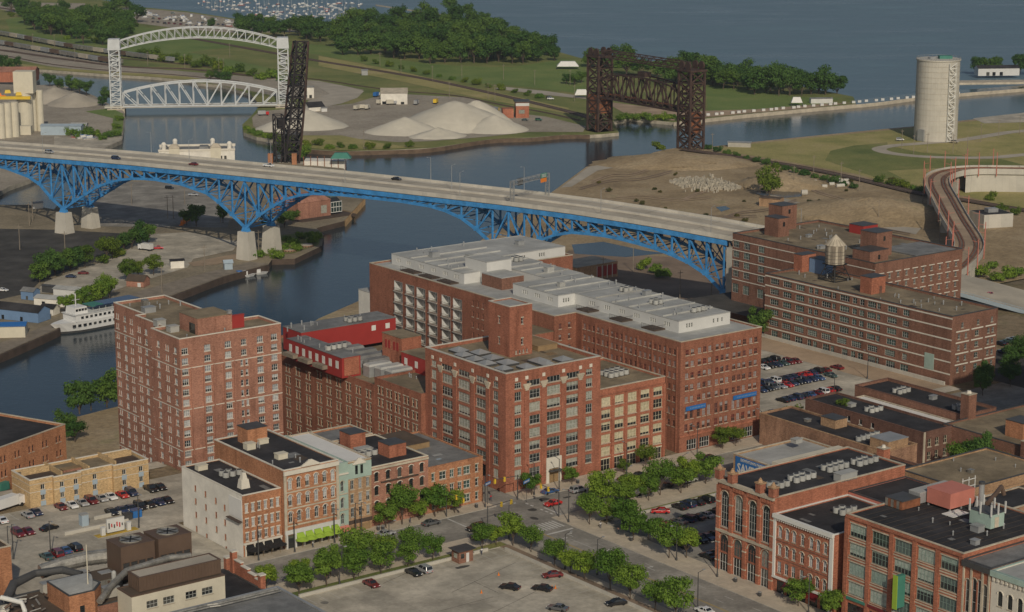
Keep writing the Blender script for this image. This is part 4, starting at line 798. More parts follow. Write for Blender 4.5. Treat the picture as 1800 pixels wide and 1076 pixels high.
# the bluff the streets stand on
def bluff(a, b):
    edge = 492 if a < 330 else (492 + (a - 330) * .2 if a < 420 else 510); wd = 38 if a < 330 else 55
    t = min(1, max(0, (b - edge) / wd)); t = t * t * (3 - 2 * t); top = 24.9 if a < 545 else 24.9 - min(1.2, (a - 545) * .1)
    return top * (1 - t) + .5 * t
k = MB(); A_ = [-60 + 12 * i for i in range(88)]; B_ = [90 + 8 * i for i in range(62)]
k.add([tuple(gw(a, b, bluff(a, b))) for a in A_ for b in B_], [(i * 62 + j, (i + 1) * 62 + j, (i + 1) * 62 + j + 1, i * 62 + j + 1) for i in range(87) for j in range(61)])
struct('bluff_ground', k, 'bluff_cover', smooth=True)
def bluff_sheet(name, a0, a1, b0, b1, mat, up=.12, n=10):
    V = [gw(a0 + (a1 - a0) * i / n, b0 + (b1 - b0) * j / n) for i in range(n + 1) for j in range(n + 1)]; k = MB()
    k.add([(V[i * (n + 1) + j].x, V[i * (n + 1) + j].y, max(2.4, bluff(a0 + (a1 - a0) * i / n, b0 + (b1 - b0) * j / n)) + up) for i in range(n + 1) for j in range(n + 1)], [(i * (n + 1) + j, (i + 1) * (n + 1) + j, (i + 1) * (n + 1) + j + 1, i * (n + 1) + j + 1) for i in range(n) for j in range(n)]); o = struct(name, k, mat)
    if o.data.polygons[0].normal.z < 0: o.data.flip_normals()
bluff_sheet('river_road', 150, 252, 488, 495, 'lot_pale', .14); bluff_sheet('grass_slope', 205, 256, 502, 545, 'grass_green'); bluff_sheet('rail_cutting', 150, 252, 496, 501.5, 'ballast', .16); bluff_sheet('grass_verge', 560, 700, 520, 560, 'grass', .14); bluff_sheet('grass_verge', 575, 700, 380, 452, 'grass_dry', .14)
def gsheet(name, poly, z, mat, kerb=0, side='concrete'):
    P = [gw(a, b) for a, b in poly]
    if kerb: b = MB(); b.prism(P, z - kerb - .05, z, 0, 1); return struct(name, b, [side, mat])
    return struct(name, MB().quad(*[(p.x, p.y, z) for p in P]), mat)
def grect(name, a0, a1, b0, b1, z, mat, kerb=0): return gsheet(name, rect(a0, a1, b0, b1), z, mat, kerb)
grect('street', 120, 640, 391.5, 406.8, 25.02, 'asphalt'); grect('avenue', 288.6, 307.2, 150, 391.45, 25.024, 'asphalt'); grect('alley', 301.7, 310, 406.85, 470, 25.02, 'asphalt')
grect('crossing_lane', 402, 640, 406.85, 412, 25.028, 'asphalt')
grect('pavement', 242, 301.6, 406.8, 412.3, 25.14, 'sidewalk', .13); grect('pavement', 218, 242, 406.8, 411.6, 25.145, 'sidewalk', .13); grect('pavement', 310.1, 402, 406.8, 414.2, 25.14, 'sidewalk', .13)
grect('pavement', 307.2, 315, 150, 391.5, 25.14, 'sidewalk', .13); grect('pavement', 315.02, 366, 382.5, 391.5, 25.143, 'sidewalk', .13); grect('pavement', 286.4, 288.6, 150, 391.5, 25.14, 'sidewalk', .13)
grect('pavement', 215, 286.38, 384.3, 391.5, 25.143, 'sidewalk', .13); grect('planting_strip', 225, 286, 381.4, 384.28, 25.2, 'grass', .2); grect('planting_strip', 318, 364, 380.6, 382.4, 25.2, 'grass', .2); grect('planting_strip', 283.8, 286.35, 250, 381.38, 25.19, 'dirt_dark', .2)
grect('parking_lot', 190, 283.8, 250, 381.3, 25.03, 'lot_pale'); grect('parking_lot', 315.1, 366, 339.7, 380.5, 25.03, 'asphalt'); grect('parking_lot', 402.5, 484, 414, 515, 25.02, 'lot_pale')
grect('parking_lot', 130, 231.5, 420, 476, 25.03, 'lot_pale'); grect('parking_lot', 231.45, 252, 443.7, 480, 25.015, 'lot_pale'); grect('side_lane', 218, 231.4, 408, 450, 25.034, 'lot_pale'); grect('yard', 340, 470, 340, 391, 25.01, 'asphalt'); grect('dark_road', 500, 530, 200, 560, 25.03, 'asphalt_new')
grect('verge', 470, 483.8, 419, 502, 25.08, 'dirt'); grect('river_road', 120, 253, 489, 499, 24.6, 'lot_pale') if 0 else None
# low walls round the lots
def wallrun(name, lab, cat, a0, a1, b0, b1, z0, z1, mat, group=None):
    c = gw((a0 + a1) / 2, (b0 + b1) / 2); return tag(MB().ob((0, 0), A1, -(a1 - a0) / 2, (a1 - a0) / 2, -(b1 - b0) / 2, (b1 - b0) / 2, z0 - 25, z1 - 25).build(name, mat, loc=(0, 0, 0)), lab, cat, group), c
for args in (('lot_wall', 'low pale wall along the tree row on the street side of the large empty lot', 'wall', 228, 280, 380.9, 381.35, 25, 25.75, 'concrete_pale'), ('lot_wall', 'low pale wall between the empty lot and the avenue trees', 'wall', 283.4, 283.8, 262, 379, 25, 25.75, 'concrete_pale'),
             ('lot_wall', 'low pale wall along the pavement of the shaded car park', 'wall', 318, 362, 380.1, 380.55, 25, 25.7, 'concrete_pale'), ('lot_wall', 'long low pale wall at the foot of the banded warehouse', 'wall', 482.6, 483.2, 420, 501, 25, 26.2, 'concrete_pale')):
    o, c = wallrun(*args); o.location = (c.x, c.y, 25)
# markings
def mark(pts, mat='line_white', z=25.032): P = [gw(a, b) for a, b in pts]; markb[mat].quad(*[(p.x, p.y, z) for p in P])
markb = {'line_white': MB(), 'line_yellow': MB()}
for d_ in (-.18, .18): mark(rect(298.0 + d_ - .07, 298.0 + d_ + .07, 150, 383), 'line_yellow')
mark(rect(298.4, 306.4, 381.6, 382.3))                               # stop bar
for i in range(7): mark(rect(299.2 + i * 1.05, 299.75 + i * 1.05, 384.5, 389.5))       # crossing
for a in (301.0, 304.0):
    for b in range(160, 372, 9): mark(rect(a - .06, a + .06, b, b + 3)) if b < 352 or a > 303 else mark(rect(a - .06, a + .06, b, b + 8.9))
for b in range(160, 380, 9): mark(rect(293.2, 293.32, b, b + 3))
for a, b, tn in ((299.6, 375, 1), (302.6, 377, 1), (299.6, 360, 1), (302.6, 362, 1), (299.6, 345, 1), (302.6, 347, 1)):   # turn arrows
    mark([(a - .1, b), (a + .1, b), (a + .1, b + 2.6), (a - .1, b + 2.6)]); mark([(a - .1, b + 2.2), (a + .9, b + 2.2), (a + .9, b + 2.5), (a - .1, b + 2.5)], z=25.036); mark([(a + .8, b + 1.8), (a + 1.6, b + 2.35), (a + .8, b + 2.95)], z=25.04)
for i in range(6): mark(rect(309, 309.5, 393.5 + i * 2.0, 394.6 + i * 2.0)); mark(rect(289.5 + i * 2.8, 290.9 + i * 2.8, 407.2, 407.7), z=25.15 if 0 else 25.036)
mark(rect(286.0, 286.5, 398.5, 406.4)); mark(rect(310.5, 311, 392, 399))
for a in range(196, 284, 3): mark(rect(a, a + .1, 375.2, 380.6), z=25.036); 
for b in range(262, 378, 3): mark(rect(278, 283.2, b, b + .1), z=25.036)
for a in range(318, 364, 3): mark(rect(a, a + .1, 374, 379.8), z=25.036)
for r0 in (452, 466): 
    for a in range(404, 470, 3): mark(rect(a, a + .12, r0, r0 + 9), z=25.03)
for a in range(150, 240, 3): mark(rect(a, a + .1, 469, 475.5), z=25.036)
struct('white_markings', markb['line_white'], 'line_white'); struct('yellow_markings', markb['line_yellow'], 'line_yellow')
# patches on the lots and road
rp_ = random.Random(11); k = MB(); k2 = MB()
for _ in range(46):
    a, b = rp_.choice([(rp_.uniform(200, 278), rp_.uniform(270, 376)), (rp_.uniform(290, 306), rp_.uniform(200, 385)), (rp_.uniform(240, 400), rp_.uniform(393, 405))]); w, h = rp_.uniform(.5, 3), rp_.uniform(.4, 2.2)
    pts = [gw(a + w * math.cos(t) * rp_.uniform(.7, 1.1), b + h * math.sin(t) * rp_.uniform(.7, 1.1)) for t in [i * .785 for i in range(8)]]; (k if rp_.random() < .6 else k2).quad(*[(p.x, p.y, 25.042) for p in pts])
struct('stains', k, 'asphalt_new'); struct('patches', k2, 'lot_pale' if 0 else 'asphalt')
k = MB()
for _ in range(26):
    a, b = rp_.uniform(200, 282), rp_.uniform(270, 378); t = rp_.choice((0, math.pi / 2, .3)); L = rp_.uniform(5, 26); c = gw(a, b); k.ob((c.x, c.y), A1 + t, 0, L, -.04, .05, 25.02, 25.045)
struct('cracks', k, 'asphalt_new')
# far side sheets, drawn by where they lie
GZ = {'p': 2.2, 'q': 2.6, 's': 2.4, 'b': 2.3}; lay = [0]
def far(name, pts, base, mat, up=.05): return sheet(name, pts, GZ[base] + up, mat)
def ribbon(name, pts, z, w, mat, hgt=0):
    P = [at(u, v, z) if not isinstance(u, Vector) else u for u, v in pts] if not isinstance(pts[0], Vector) else pts; Q = []
    for i in range(len(P) - 1):                    # smooth
        p0, p1, p2, p3 = P[max(i - 1, 0)], P[i], P[i + 1], P[min(i + 2, len(P) - 1)]
        for j in range(5):
            t = j / 5; Q.append(.5 * ((2 * p1) + (p2 - p0) * t + (2 * p0 - 5 * p1 + 4 * p2 - p3) * t * t + (3 * p1 - p0 - 3 * p2 + p3) * t ** 3))
    Q.append(P[-1]); b = MB(); V = []
    for i, q in enumerate(Q):
        d = (Q[min(i + 1, len(Q) - 1)] - Q[max(i - 1, 0)]); d.z = 0; d.normalize(); n = Vector((d.y, -d.x, 0)) * w / 2; V += [q - n, q + n]
    b.add(V, [(2 * i, 2 * i + 1, 2 * i + 3, 2 * i + 2) for i in range(len(Q) - 1)]); return b, Q
def rib(name, pts, z, w, mat):
    b, Q = ribbon(name, pts, z, w, mat); o = struct(name, b, mat)
    if o.data.polygons[0].normal.z < 0: o.data.flip_normals()
    return Q
def track(pts, z, n=1, lab='railway_track'):
    for i in range(n):
        b, Q = ribbon('x', pts, z, 3.4 + 4.2 * (n - 1), 'ballast')
        if i == 0:
            o = struct('track_bed', b, 'ballast')
            if o.data.polygons[0].normal.z < 0: o.data.flip_normals()
        r = MB()
        for j in range(len(Q) - 1):
            d = (Q[j + 1] - Q[j]).normalized(); nn = Vector((d.y, -d.x, 0)); off = (i - (n - 1) / 2) * 4.2
            for s in (-.75, .75): r.beam(Q[j] + nn * (off + s) + Vector((0, 0, .12)), Q[j + 1] + nn * (off + s) + Vector((0, 0, .12)), .2, .16)
            L = (Q[j + 1] - Q[j]).length; m_ = max(1, int(L / 2.4))
            for q in range(m_):
                c = Q[j] + d * (L * q / m_) + nn * off; r.beam(c - nn * 1.3 + Vector((0, 0, .03)), c + nn * 1.3 + Vector((0, 0, .03)), .5, .08, m=1)
        tag(r.build('rails', ['rail', 'timber_dark']), kind='structure')
# north shore
far('rail_yard', [(-150, 75), (0, 78), (120, 96), (230, 118), (330, 126), (480, 138), (560, 142), (640, 158), (560, 178), (500, 172), (430, 158), (380, 148), (300, 135), (180, 128), (84, 116), (0, 98), (-150, 85)], 'p', 'yard_ground')
far('grass_bank', [(-100, 98), (0, 108), (84, 118), (193, 126), (264, 130), (331, 135), (390, 145), (347, 145), (331, 140), (264, 134.5), (193, 130.5), (84, 122), (30, 119), (-100, 104)], 'p', 'grass_dry', .1)
far('car_park', [(150, 12), (240, 14), (330, 22), (420, 36), (470, 46), (540, 56), (420, 58), (330, 52), (250, 42), (180, 32), (140, 22)], 'p', 'yard_ground')
far('yard', [(-100, 2), (150, 6), (140, 24), (60, 30), (0, 16), (-100, 10)], 'p', 'yard_ground', .06)
far('gravel_yard', [(443, 207), (455, 196), (520, 190), (560, 188), (620, 182), (660, 170), (700, 165), (830, 172), (900, 198), (960, 205), (1030, 222), (1025, 232), (930, 232), (860, 240), (760, 248), (700, 250), (640, 245), (560, 240), (500, 236), (460, 232), (445, 222)], 'p', 'yard_ground', .1)
far('paved_curve', [(545, 145), (600, 150), (640, 160), (628, 172), (600, 182), (560, 190), (540, 178), (580, 165)], 'p', 'gravel', .16)
far('green_field', [(10, 34), (60, 26), (150, 34), (240, 44), (300, 58), (420, 62), (560, 80), (560, 96), (430, 80), (330, 92), (420, 108), (520, 130), (430, 128), (330, 112), (230, 96), (120, 84), (20, 60)], 'p', 'grass_green', .04)
far('green_field', [(560, 78), (640, 92), (720, 108), (800, 116), (900, 118), (990, 104), (1030, 108), (1030, 168), (990, 160), (900, 150), (820, 146), (740, 132), (640, 112), (560, 96)], 'p', 'grass_green', .06)
far('green_field', [(1240, 150), (1330, 160), (1400, 170), (1480, 172), (1440, 184), (1340, 192), (1245, 199)], 'p', 'grass_green', .06)
far('dry_verge', [(560, 98), (700, 125), (860, 160), (1000, 190), (1000, 200), (860, 176), (700, 142), (560, 116)], 'p', 'grass_dry', .11)
far('dry_bank', [(535, 238), (600, 238), (660, 250), (700, 256), (760, 257), (683, 262), (600, 264), (534, 260), (500, 253)], 'p', 'grass_dry', .17)
far('footpath', [(880, 152), (960, 160), (1030, 170), (1030, 174), (950, 166), (870, 156)], 'p', 'gravel', .15)
far('promenade', [(1060, 178), (1200, 196), (1330, 192), (1430, 184), (1505, 180), (1430, 189), (1320, 199), (1244, 206), (1184, 212), (1109, 205)], 'p', 'dirt', .15)
track([(-120, 62), (0, 76), (120, 92), (230, 104), (340, 115), (480, 133), (560, 140), (640, 152), (700, 160)], 2.35, 1); track([(-120, 74), (0, 88), (120, 105), (230, 118), (340, 122), (480, 138)], 2.36, 2)
track([(330, 66), (430, 84), (560, 107), (640, 120), (760, 141), (900, 172), (1000, 196), (1040, 208)], 2.4, 2); track([(-60, 8), (0, 14), (60, 23), (130, 36), (200, 48)], 2.35, 2); track([(-120, 86), (0, 97), (84, 112), (193, 124), (300, 131), (420, 142)], 2.34, 1)
track([(700, 160), (800, 168), (880, 184), (960, 198), (1020, 212)], 2.38, 1); track([(1200, 262), (1300, 276), (1400, 292), (1500, 312), (1620, 340), (1700, 352), (1820, 372)], 3.0, 2)
# quays on the near flats
far('dark_lot', [(-150, 470), (0, 402), (100, 404), (210, 410), (262, 412), (210, 440), (130, 470), (70, 495), (50, 515), (-150, 560)], 'q', 'asphalt_new', .06)
far('pale_lot', [(262, 412), (330, 408), (420, 425), (410, 440), (340, 455), (330, 470), (230, 500), (190, 515), (60, 515), (80, 495), (210, 450)], 'q', 'lot_pale', .1)
far('bridge_shade_lot', [(150, 320), (420, 318), (400, 400), (170, 398)], 'q', 'asphalt', .05)
far('boardwalk', [(472, 464), (440, 460), (340, 485), (250, 510), (180, 535), (100, 566), (0, 603), (-150, 650), (-150, 678), (0, 622), (97, 579), (112, 570), (230, 535), (304, 518), (393, 485)], 'q', 'wood_grey', .12)
far('sand_patch', [(330, 462), (420, 445), (430, 452), (380, 465), (340, 468)], 'q', 'dirt', .15); far('green_tip', [(480, 415), (540, 408), (566, 415), (560, 430), (515, 445), (470, 450), (450, 445)], 'q', 'grass', .15)
# silo side
far('green_slope', [(195, 190), (217, 200), (216, 230), (205, 244), (196, 236), (199, 208), (150, 196)], 's', 'grass_green', .06); far('quay_deck', [(95, 240), (150, 244), (214, 236), (213, 246), (185, 258), (95, 262)], 's', 'lot_pale', .1)
# dirt lands and grass on the right
far('dry_meadow', [(1250, 262), (1330, 252), (1428, 242), (1552, 230), (1681, 216), (1800, 204), (2200, 170), (2200, 420), (1800, 372), (1700, 345), (1600, 330), (1500, 305), (1380, 283), (1300, 270)], 'b', 'grass_dry', .05)
far('green_meadow', [(1450, 282), (1460, 265), (1500, 256), (1560, 250), (1560, 256), (1620, 268), (1750, 277), (1800, 290), (1640, 296), (1560, 300), (1600, 320), (1540, 312)], 'b', 'grass', .09)
far('paved_lot', [(1710, 208), (1800, 198), (2100, 180), (2100, 205), (1800, 215), (1730, 217)], 'b', 'lot_pale', .1)
rib('loop_road', [(1950, 222), (1800, 230), (1740, 238), (1690, 246), (1620, 252), (1570, 256), (1545, 262), (1570, 270), (1640, 276), (1740, 277), (1800, 272), (1950, 262)], 2.45, 9, 'gravel')
far('broken_concrete', [(985, 330), (1035, 293), (1122, 280), (1130, 285), (1050, 300), (1005, 328)], 'b', 'gravel', .08); far('track_through_dirt', [(1350, 340), (1420, 360), (1540, 385), (1620, 400), (1610, 412), (1500, 392), (1400, 368), (1340, 348)], 'b', 'gravel', .08)
far('puddle', [(1005, 430), (1060, 425), (1130, 440), (1170, 445), (1100, 452), (1010, 446)], 'b', 'metal_grey' if 0 else 'river_water', .07); far('puddle', [(1258, 364), (1275, 362), (1284, 367), (1268, 372)], 'b', 'river_water', .07)
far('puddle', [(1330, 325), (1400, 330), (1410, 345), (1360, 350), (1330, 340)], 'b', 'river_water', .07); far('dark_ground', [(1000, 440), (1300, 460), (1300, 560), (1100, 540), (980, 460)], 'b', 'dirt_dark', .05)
for i, (u0, v0, u1, v1) in enumerate(((1020, 330, 1180, 300), (1060, 350, 1250, 345), (1100, 372, 1330, 378), (1200, 350, 1330, 310), (1250, 390, 1400, 350), (1330, 300, 1500, 352), (1400, 360, 1600, 410), (1040, 318, 1140, 296))):
    for d_ in (0, 3.2): rib('tyre_track', [(u0, v0 + d_), ((u0 * 2 + u1) / 3, (v0 * 2 + v1) / 3 - 4 + d_), ((u0 + u1 * 2) / 3, (v0 + v1 * 2) / 3 + 3 + d_), (u1, v1 + d_)], 2.5 + i * .01, 1.5, 'dirt' if i % 2 else 'dirt_dark')
# earth heaps and stockpiles
def heap(name, lab, u, v, z, rx, ry, h, mat, a=0, seed=1, pw=1.1, jit=.1, n=28, k_=8, group=None):
    c = at(u, v, z); b = MB(); b.heap((c.x, c.y, z), rx, ry, h, n, k_, 0, a, jit, pw, seed); o = b.build(name, mat, loc=(c.x, c.y, z), smooth=True); return tag(o, lab, 'heap', group)
o = heap('sand_stockpile', 'largest pale sand stockpile with a broad flat top on the far bank', 800, 222, 2.3, 43, 36, 17, 'sand', A1 * 0, 3, 1.15, .055)
o = heap('sand_stockpile', 'pale sand cone merging into the left flank of the largest stockpile', 712, 232, 2.3, 27, 21, 10, 'sand', 0, 4, 1.0, .03)
o = heap('sand_stockpile', 'pale sand cone on the right flank of the largest stockpile', 868, 228, 2.3, 24, 22, 10, 'sand', 0, 8, 1.0, .03)
heap('sand_stockpile', 'low pale sand ridge in front of the largest stockpile', 770, 240, 2.3, 20, 14, 6, 'sand', .3, 14, .9, .09); heap('sand_stockpile', 'small pale sand hump on the back slope of the largest stockpile', 838, 214, 2.3, 24, 20, 14.5, 'sand', .1, 15, 1.3, .06)
heap('sand_stockpile', 'smaller sand stockpile standing behind the raised black bascule span', 540, 222, 2.3, 28, 24, 11.5, 'sand', 0, 5, 1.0, .03); heap('sand_stockpile', 'low pale sand stockpile left of the black bascule span', 488, 226, 2.3, 15, 18, 6, 'sand', 0, 6, 1.0, .04)
heap('gravel_heap', 'left gravel heap beside the silos', 96, 176, 2.5, 22, 26, 10, 'gravel', 0, 7, 1.1, .06); heap('gravel_heap', 'right gravel heap beside the silos', 132, 182, 2.5, 20, 24, 8, 'gravel', 0, 8, 1.1, .06)
heap('earth_heap', 'long brown earth heap beside the rail viaduct', 1540, 378, 2.3, 52, 34, 9, 'dirt_ground', -.4, 9, 1.3, .1); heap('earth_heap', 'brown earth heap at the river edge below the rusty lift bridge', 1190, 286, 2.3, 50, 32, 5.5, 'dirt_ground', 0, 10, 1.3, .1)
heap('earth_heap', 'low brown earth heap behind the lime green tree', 1372, 325, 2.3, 28, 24, 7, 'dirt_ground', 0, 12, 1.2, .12)
rk = MB(); rr = random.Random(5)
for _ in range(1100):
    t_ = rr.uniform(-1, 1); u = 1240 + 62 * t_; v = 325 + t_ * 5 + rr.gauss(0, 4.6) * (1.15 - t_ * t_); p = at(u, v, 2.3); s = rr.uniform(.22, .95); h_ = 1.8 * (1 - t_ * t_) * rr.random(); rk.ob((p.x, p.y), rr.uniform(0, 3), -s, s, -s * .6, s * .6, 2.2, 2.3 + h_ + s * rr.uniform(.5, 1.1), tap=s * .3)
tag(rk.build('rubble', 'rock'), kind='stuff')
# sheet pile walls along the quays
def pilewall(pts, z, h, mat, name='quay_wall', step=3):
    b, Q = ribbon('x', pts, z, 1, mat); k = MB()
    for p, q in zip(Q, Q[1:]): k.beam(p - Vector((0, 0, h / 2)), q - Vector((0, 0, h / 2)), .8, h); L = (q - p).length
    struct(name, k, mat)
pilewall([(534, 262.5), (600, 266), (683, 264.5), (760, 260.5), (860, 245.5), (934, 242.5), (990, 237.5), (1037, 237.5)], 2.5, 3, 'bank_sheet')
pilewall([(1184, 215.5), (1244, 208.5), (1320, 200.5), (1428, 190.5), (1535, 181), (1603, 172.5), (1684, 164.5), (1800, 155.5), (1900, 148)], 2.4, 2.6, 'stone', 'breakwater'); pilewall([(-150, 681), (0, 624), (98, 581), (112, 572), (230, 537), (304, 520), (393, 487), (472, 466)], 2.9, 3.4, 'timber_dark')
pilewall([(661, 8), (700, 14), (769, 24), (800, 30)], 1.5, 2.5, 'stone', 'breakwater'); pilewall([(740, 22), (900, 60)], 1.5, 2.5, 'stone', 'breakwater')
k = MB()
for i in range(26):
    t = i / 25; p = at(641 - 34 * t, 351 + 38 * t, 2.6); k.beam((p.x, p.y, -2), (p.x, p.y, 3.2), .6)
struct('dock_piles', k, 'wood')
# ================================================================ bridges, viaduct, silos, river things
def lerp_pts(T, t):
    if t <= T[0][0]: return T[0][1]
    for (a, x), (b, y) in zip(T, T[1:]):
        if t <= b: return x + (y - x) * (t - a) / (b - a)
    return T[-1][1]
BX, BY = -250.7, 1022.3; BU = Vector((.83, -.5577, 0)); BN = Vector((.5577, .83, 0)); BANG = math.atan2(BU.y, BU.x)
def bw(t, n, z): return Vector((BX + BU.x * t + BN.x * n, BY + BU.y * t + BN.y * n, z))
DZ = [(-160, 34.5), (-60, 36.6), (0, 38.4), (50, 39.7), (91, 40.6), (160, 41.4), (200, 41.9), (297, 42), (330, 41.6), (357, 40.7), (382, 39.6), (405, 38.2), (440, 35), (470, 31.3), (496, 28.5), (521, 24.9), (560, 25.6), (760, 25.4)]
dz = lambda t: lerp_pts(DZ, t)
LZ = [(-160, 27), (-95, 16), (-60, 27), (-30, 31.5), (0, 31.3), (18, 28.0), (26, 24.7), (34, 18.0), (41, 14.2), (48, 18.5), (52, 20.5), (64, 27), (75, 31.3), (88, 33.4), (100, 34.2), (118, 33.4), (136, 30.3), (146, 23.8), (156.5, 16.8), (166, 24.6), (180, 32.4), (193, 36.2), (212, 37.3), (243, 37.6), (261, 36.9), (273, 34.8), (281, 31.0), (289, 25.9), (299, 18.5), (309, 24.5), (318, 30), (329, 33), (343, 33.5), (356, 32.6), (369, 30.8), (382, 27.9), (392, 23.4), (401, 16)]
lz = lambda t: lerp_pts(LZ, t)
br = thing('arch_truss_bridge', 'long blue steel truss bridge carrying a wide concrete road over the river', 'bridge', bw(120, 0, 0))
ts = [-150 + 8 * i for i in range(77)]
k = MB(); V = []
for t in ts: z = dz(t); V += [bw(t, 0, z), bw(t, 27, z), bw(t, 27, z - .9), bw(t, 0, z - .9)]
k.add(V, [(4 * i + a, 4 * i + 4 + a, 4 * i + 4 + (a + 1) % 4, 4 * i + (a + 1) % 4) for i in range(len(ts) - 1) for a in range(4)]); k.build('deck', 'deck_concrete', br)
def rail(n0, n1, h0, h1, mat, name, t0=-150, t1=458):
    k = MB(); V = []; tt = [t for t in ts if t0 <= t <= t1]
    for t in tt: z = dz(t); V += [bw(t, n0, z + h0), bw(t, n1, z + h0), bw(t, n1, z + h1), bw(t, n0, z + h1)]
    k.add(V, [(4 * i + a, 4 * i + (a + 1) % 4, 4 * i + 4 + (a + 1) % 4, 4 * i + 4 + a) for i in range(len(tt) - 1) for a in range(4)]); return k.build(name, mat, br)
rail(-.5, 0, -.6, 1.15, 'concrete_pale', 'barrier'); rail(27, 27.5, -.6, 1.15, 'concrete_pale', 'barrier'); rail(13.1, 13.9, .003, .85, 'concrete_pale', 'median_barrier')
rail(-.15, .35, -2.9, -.92, 'bridge_blue', 'girder', t1=405); rail(26.6, 27.1, -2.9, -.92, 'bridge_blue', 'girder', t1=405)
rail(.35, 2.4, .004, .03, 'concrete_pale', 'shoulder'); rail(24.5, 26.6, .004, .03, 'concrete_pale', 'shoulder')
for n0 in (5.6, 9.3, 17.6, 21.2): rail(n0, n0 + 1.6, .004, .02, 'asphalt' if 0 else 'gravel', 'wheel_track')
k = MB()
for i in range(40): t = -140 + i * 15; k.ob((bw(t, 0, 0).x, bw(t, 0, 0).y), BANG, -.12, .12, .4, 26.6, dz(t) + .035, dz(t) + .05) if t < 455 else None
k.build('expansion_joint', 'asphalt', br)
# panels of both trusses, each member a piece of its own
nodes = [41 - 7.7 * i for i in range(24, 0, -1)] + [41 + 7.7 * i for i in range(15)] + [156.5 + 7.95 * i for i in range(0, 19)] + [299.6 + 7.75 * i for i in range(1, 14)]
nodes = sorted(set(round(t, 1) for t in nodes if t > -148)); piers = [-95, 41, 156.5, 299.5]
for nn in (1.0, 18.5):
    ch = MB(); top = MB()
    for a, b in zip(nodes, nodes[1:]):
        if b - a < 1: continue
        ch.beam(bw(a, nn, lz(a)), bw(b, nn, lz(b)), .9, 1.1); top.beam(bw(a, nn, dz(a) - 2.7), bw(b, nn, dz(b) - 2.7), .6, .9)
        pr = min(piers, key=lambda p: abs(p - (a + b) / 2)); hi, lo = (a, b) if (a + b) / 2 > pr else (b, a)
        MB().beam(bw(hi, nn, dz(hi) - 2.8), bw(lo, nn, lz(lo)), .55, .55).build('diagonal', 'bridge_blue', br)
    ch.build('lower_chord', 'bridge_blue', br); top.build('upper_chord', 'bridge_blue', br)
    for t in nodes:
        MB().beam(bw(t, nn, lz(t)), bw(t, nn, dz(t) - 2.4), .62, .7).build('post', 'bridge_blue', br)
        s = min(1.0, (dz(t) - lz(t)) / 10) * 1.1 + .3; q = bw(t, nn - .42 if nn < 5 else nn + .42, lz(t) + .3); MB().ob((q.x, q.y), BANG, -s, s, -.06, .06, q.z - s * .5, q.z + s).build('gusset', 'bridge_blue', br)
cr = MB(); fl = MB()
for t in nodes:
    cr.beam(bw(t, 1, lz(t)), bw(t, 18.5, lz(t)), .4, .5); h = dz(t) - 2.5 - lz(t)
    if h > 7: cr.beam(bw(t, 1, lz(t)), bw(t, 18.5, dz(t) - 3), .3); cr.beam(bw(t, 18.5, lz(t)), bw(t, 1, dz(t) - 3), .3)
    fl.beam(bw(t, 0, dz(t) - 1.9), bw(t, 27, dz(t) - 1.9), .5, 1.6)
for a, b in zip(nodes, nodes[1:]): cr.beam(bw(a, 1, lz(a)), bw(b, 18.5, lz(b)), .3); cr.beam(bw(a, 18.5, lz(a)), bw(b, 1, lz(b)), .3)
cr.build('cross_bracing', 'bridge_blue', br); fl.build('floor_beam', 'bridge_blue', br)
for t in piers[1:]:
    for nn in (1.0, 18.5):
        c = bw(t, nn, 0); k = MB(); k.ob((c.x, c.y), BANG, -3.9, 3.9, -3.0, 3.0, 1.5, lz(t) - 1.4, tap=.8); k.build('pier', 'concrete_pale', br)
        k = MB(); k.ob((c.x, c.y), BANG, -1.9, 1.9, -1.2, 1.2, lz(t) - 1.399, lz(t) + .6, tap=.5); k.build('bearing', 'bridge_blue', br)
c = bw(405.5, 0, 0); k = MB(); k.ob((c.x, c.y), BANG, -3.4, 3.4, -.4, 27.4, -1, 34.8); k.build('abutment_pier', 'concrete', br)
for t in (430, 455):
    for nn in (2, 12, 22): c = bw(t, nn, 0); MB().ob((c.x, c.y), BANG, -.8, .8, -.8, .8, 0, dz(t) - .95).build('column', 'concrete', br)
# the road it becomes on the right, blue railing on its near edge
k = MB(); V = []; tt = [455 + 6 * i for i in range(34)]
rail2 = MB()
for t in tt: z = dz(t) + .02; V += [bw(t, 0, z), bw(t, 27, z)]
k.add(V, [(2 * i, 2 * i + 2, 2 * i + 3, 2 * i + 1) for i in range(len(tt) - 1)]); struct('approach_road', k, 'deck_concrete')
rl_ = thing('road_railing', 'pale blue railing and edge beam along the road right of the brick warehouses', 'railing', bw(520, 0, 26))
k = MB(); k2 = MB()
for a, b in zip(tt, tt[1:]): k.beam(bw(a, -.6, dz(a) - .3), bw(b, -.6, dz(b) - .3), .5, 1.3); k2.beam(bw(a, -.6, dz(a) + 1.0), bw(b, -.6, dz(b) + 1.0), .15, .15); k2.beam(bw(a, -.6, dz(a) + .4), bw(a, -.6, dz(a) + 1.0), .15, .15)
k.build('edge_beam', 'blue_pale', rl_); k2.build('handrail', 'blue_pale', rl_)
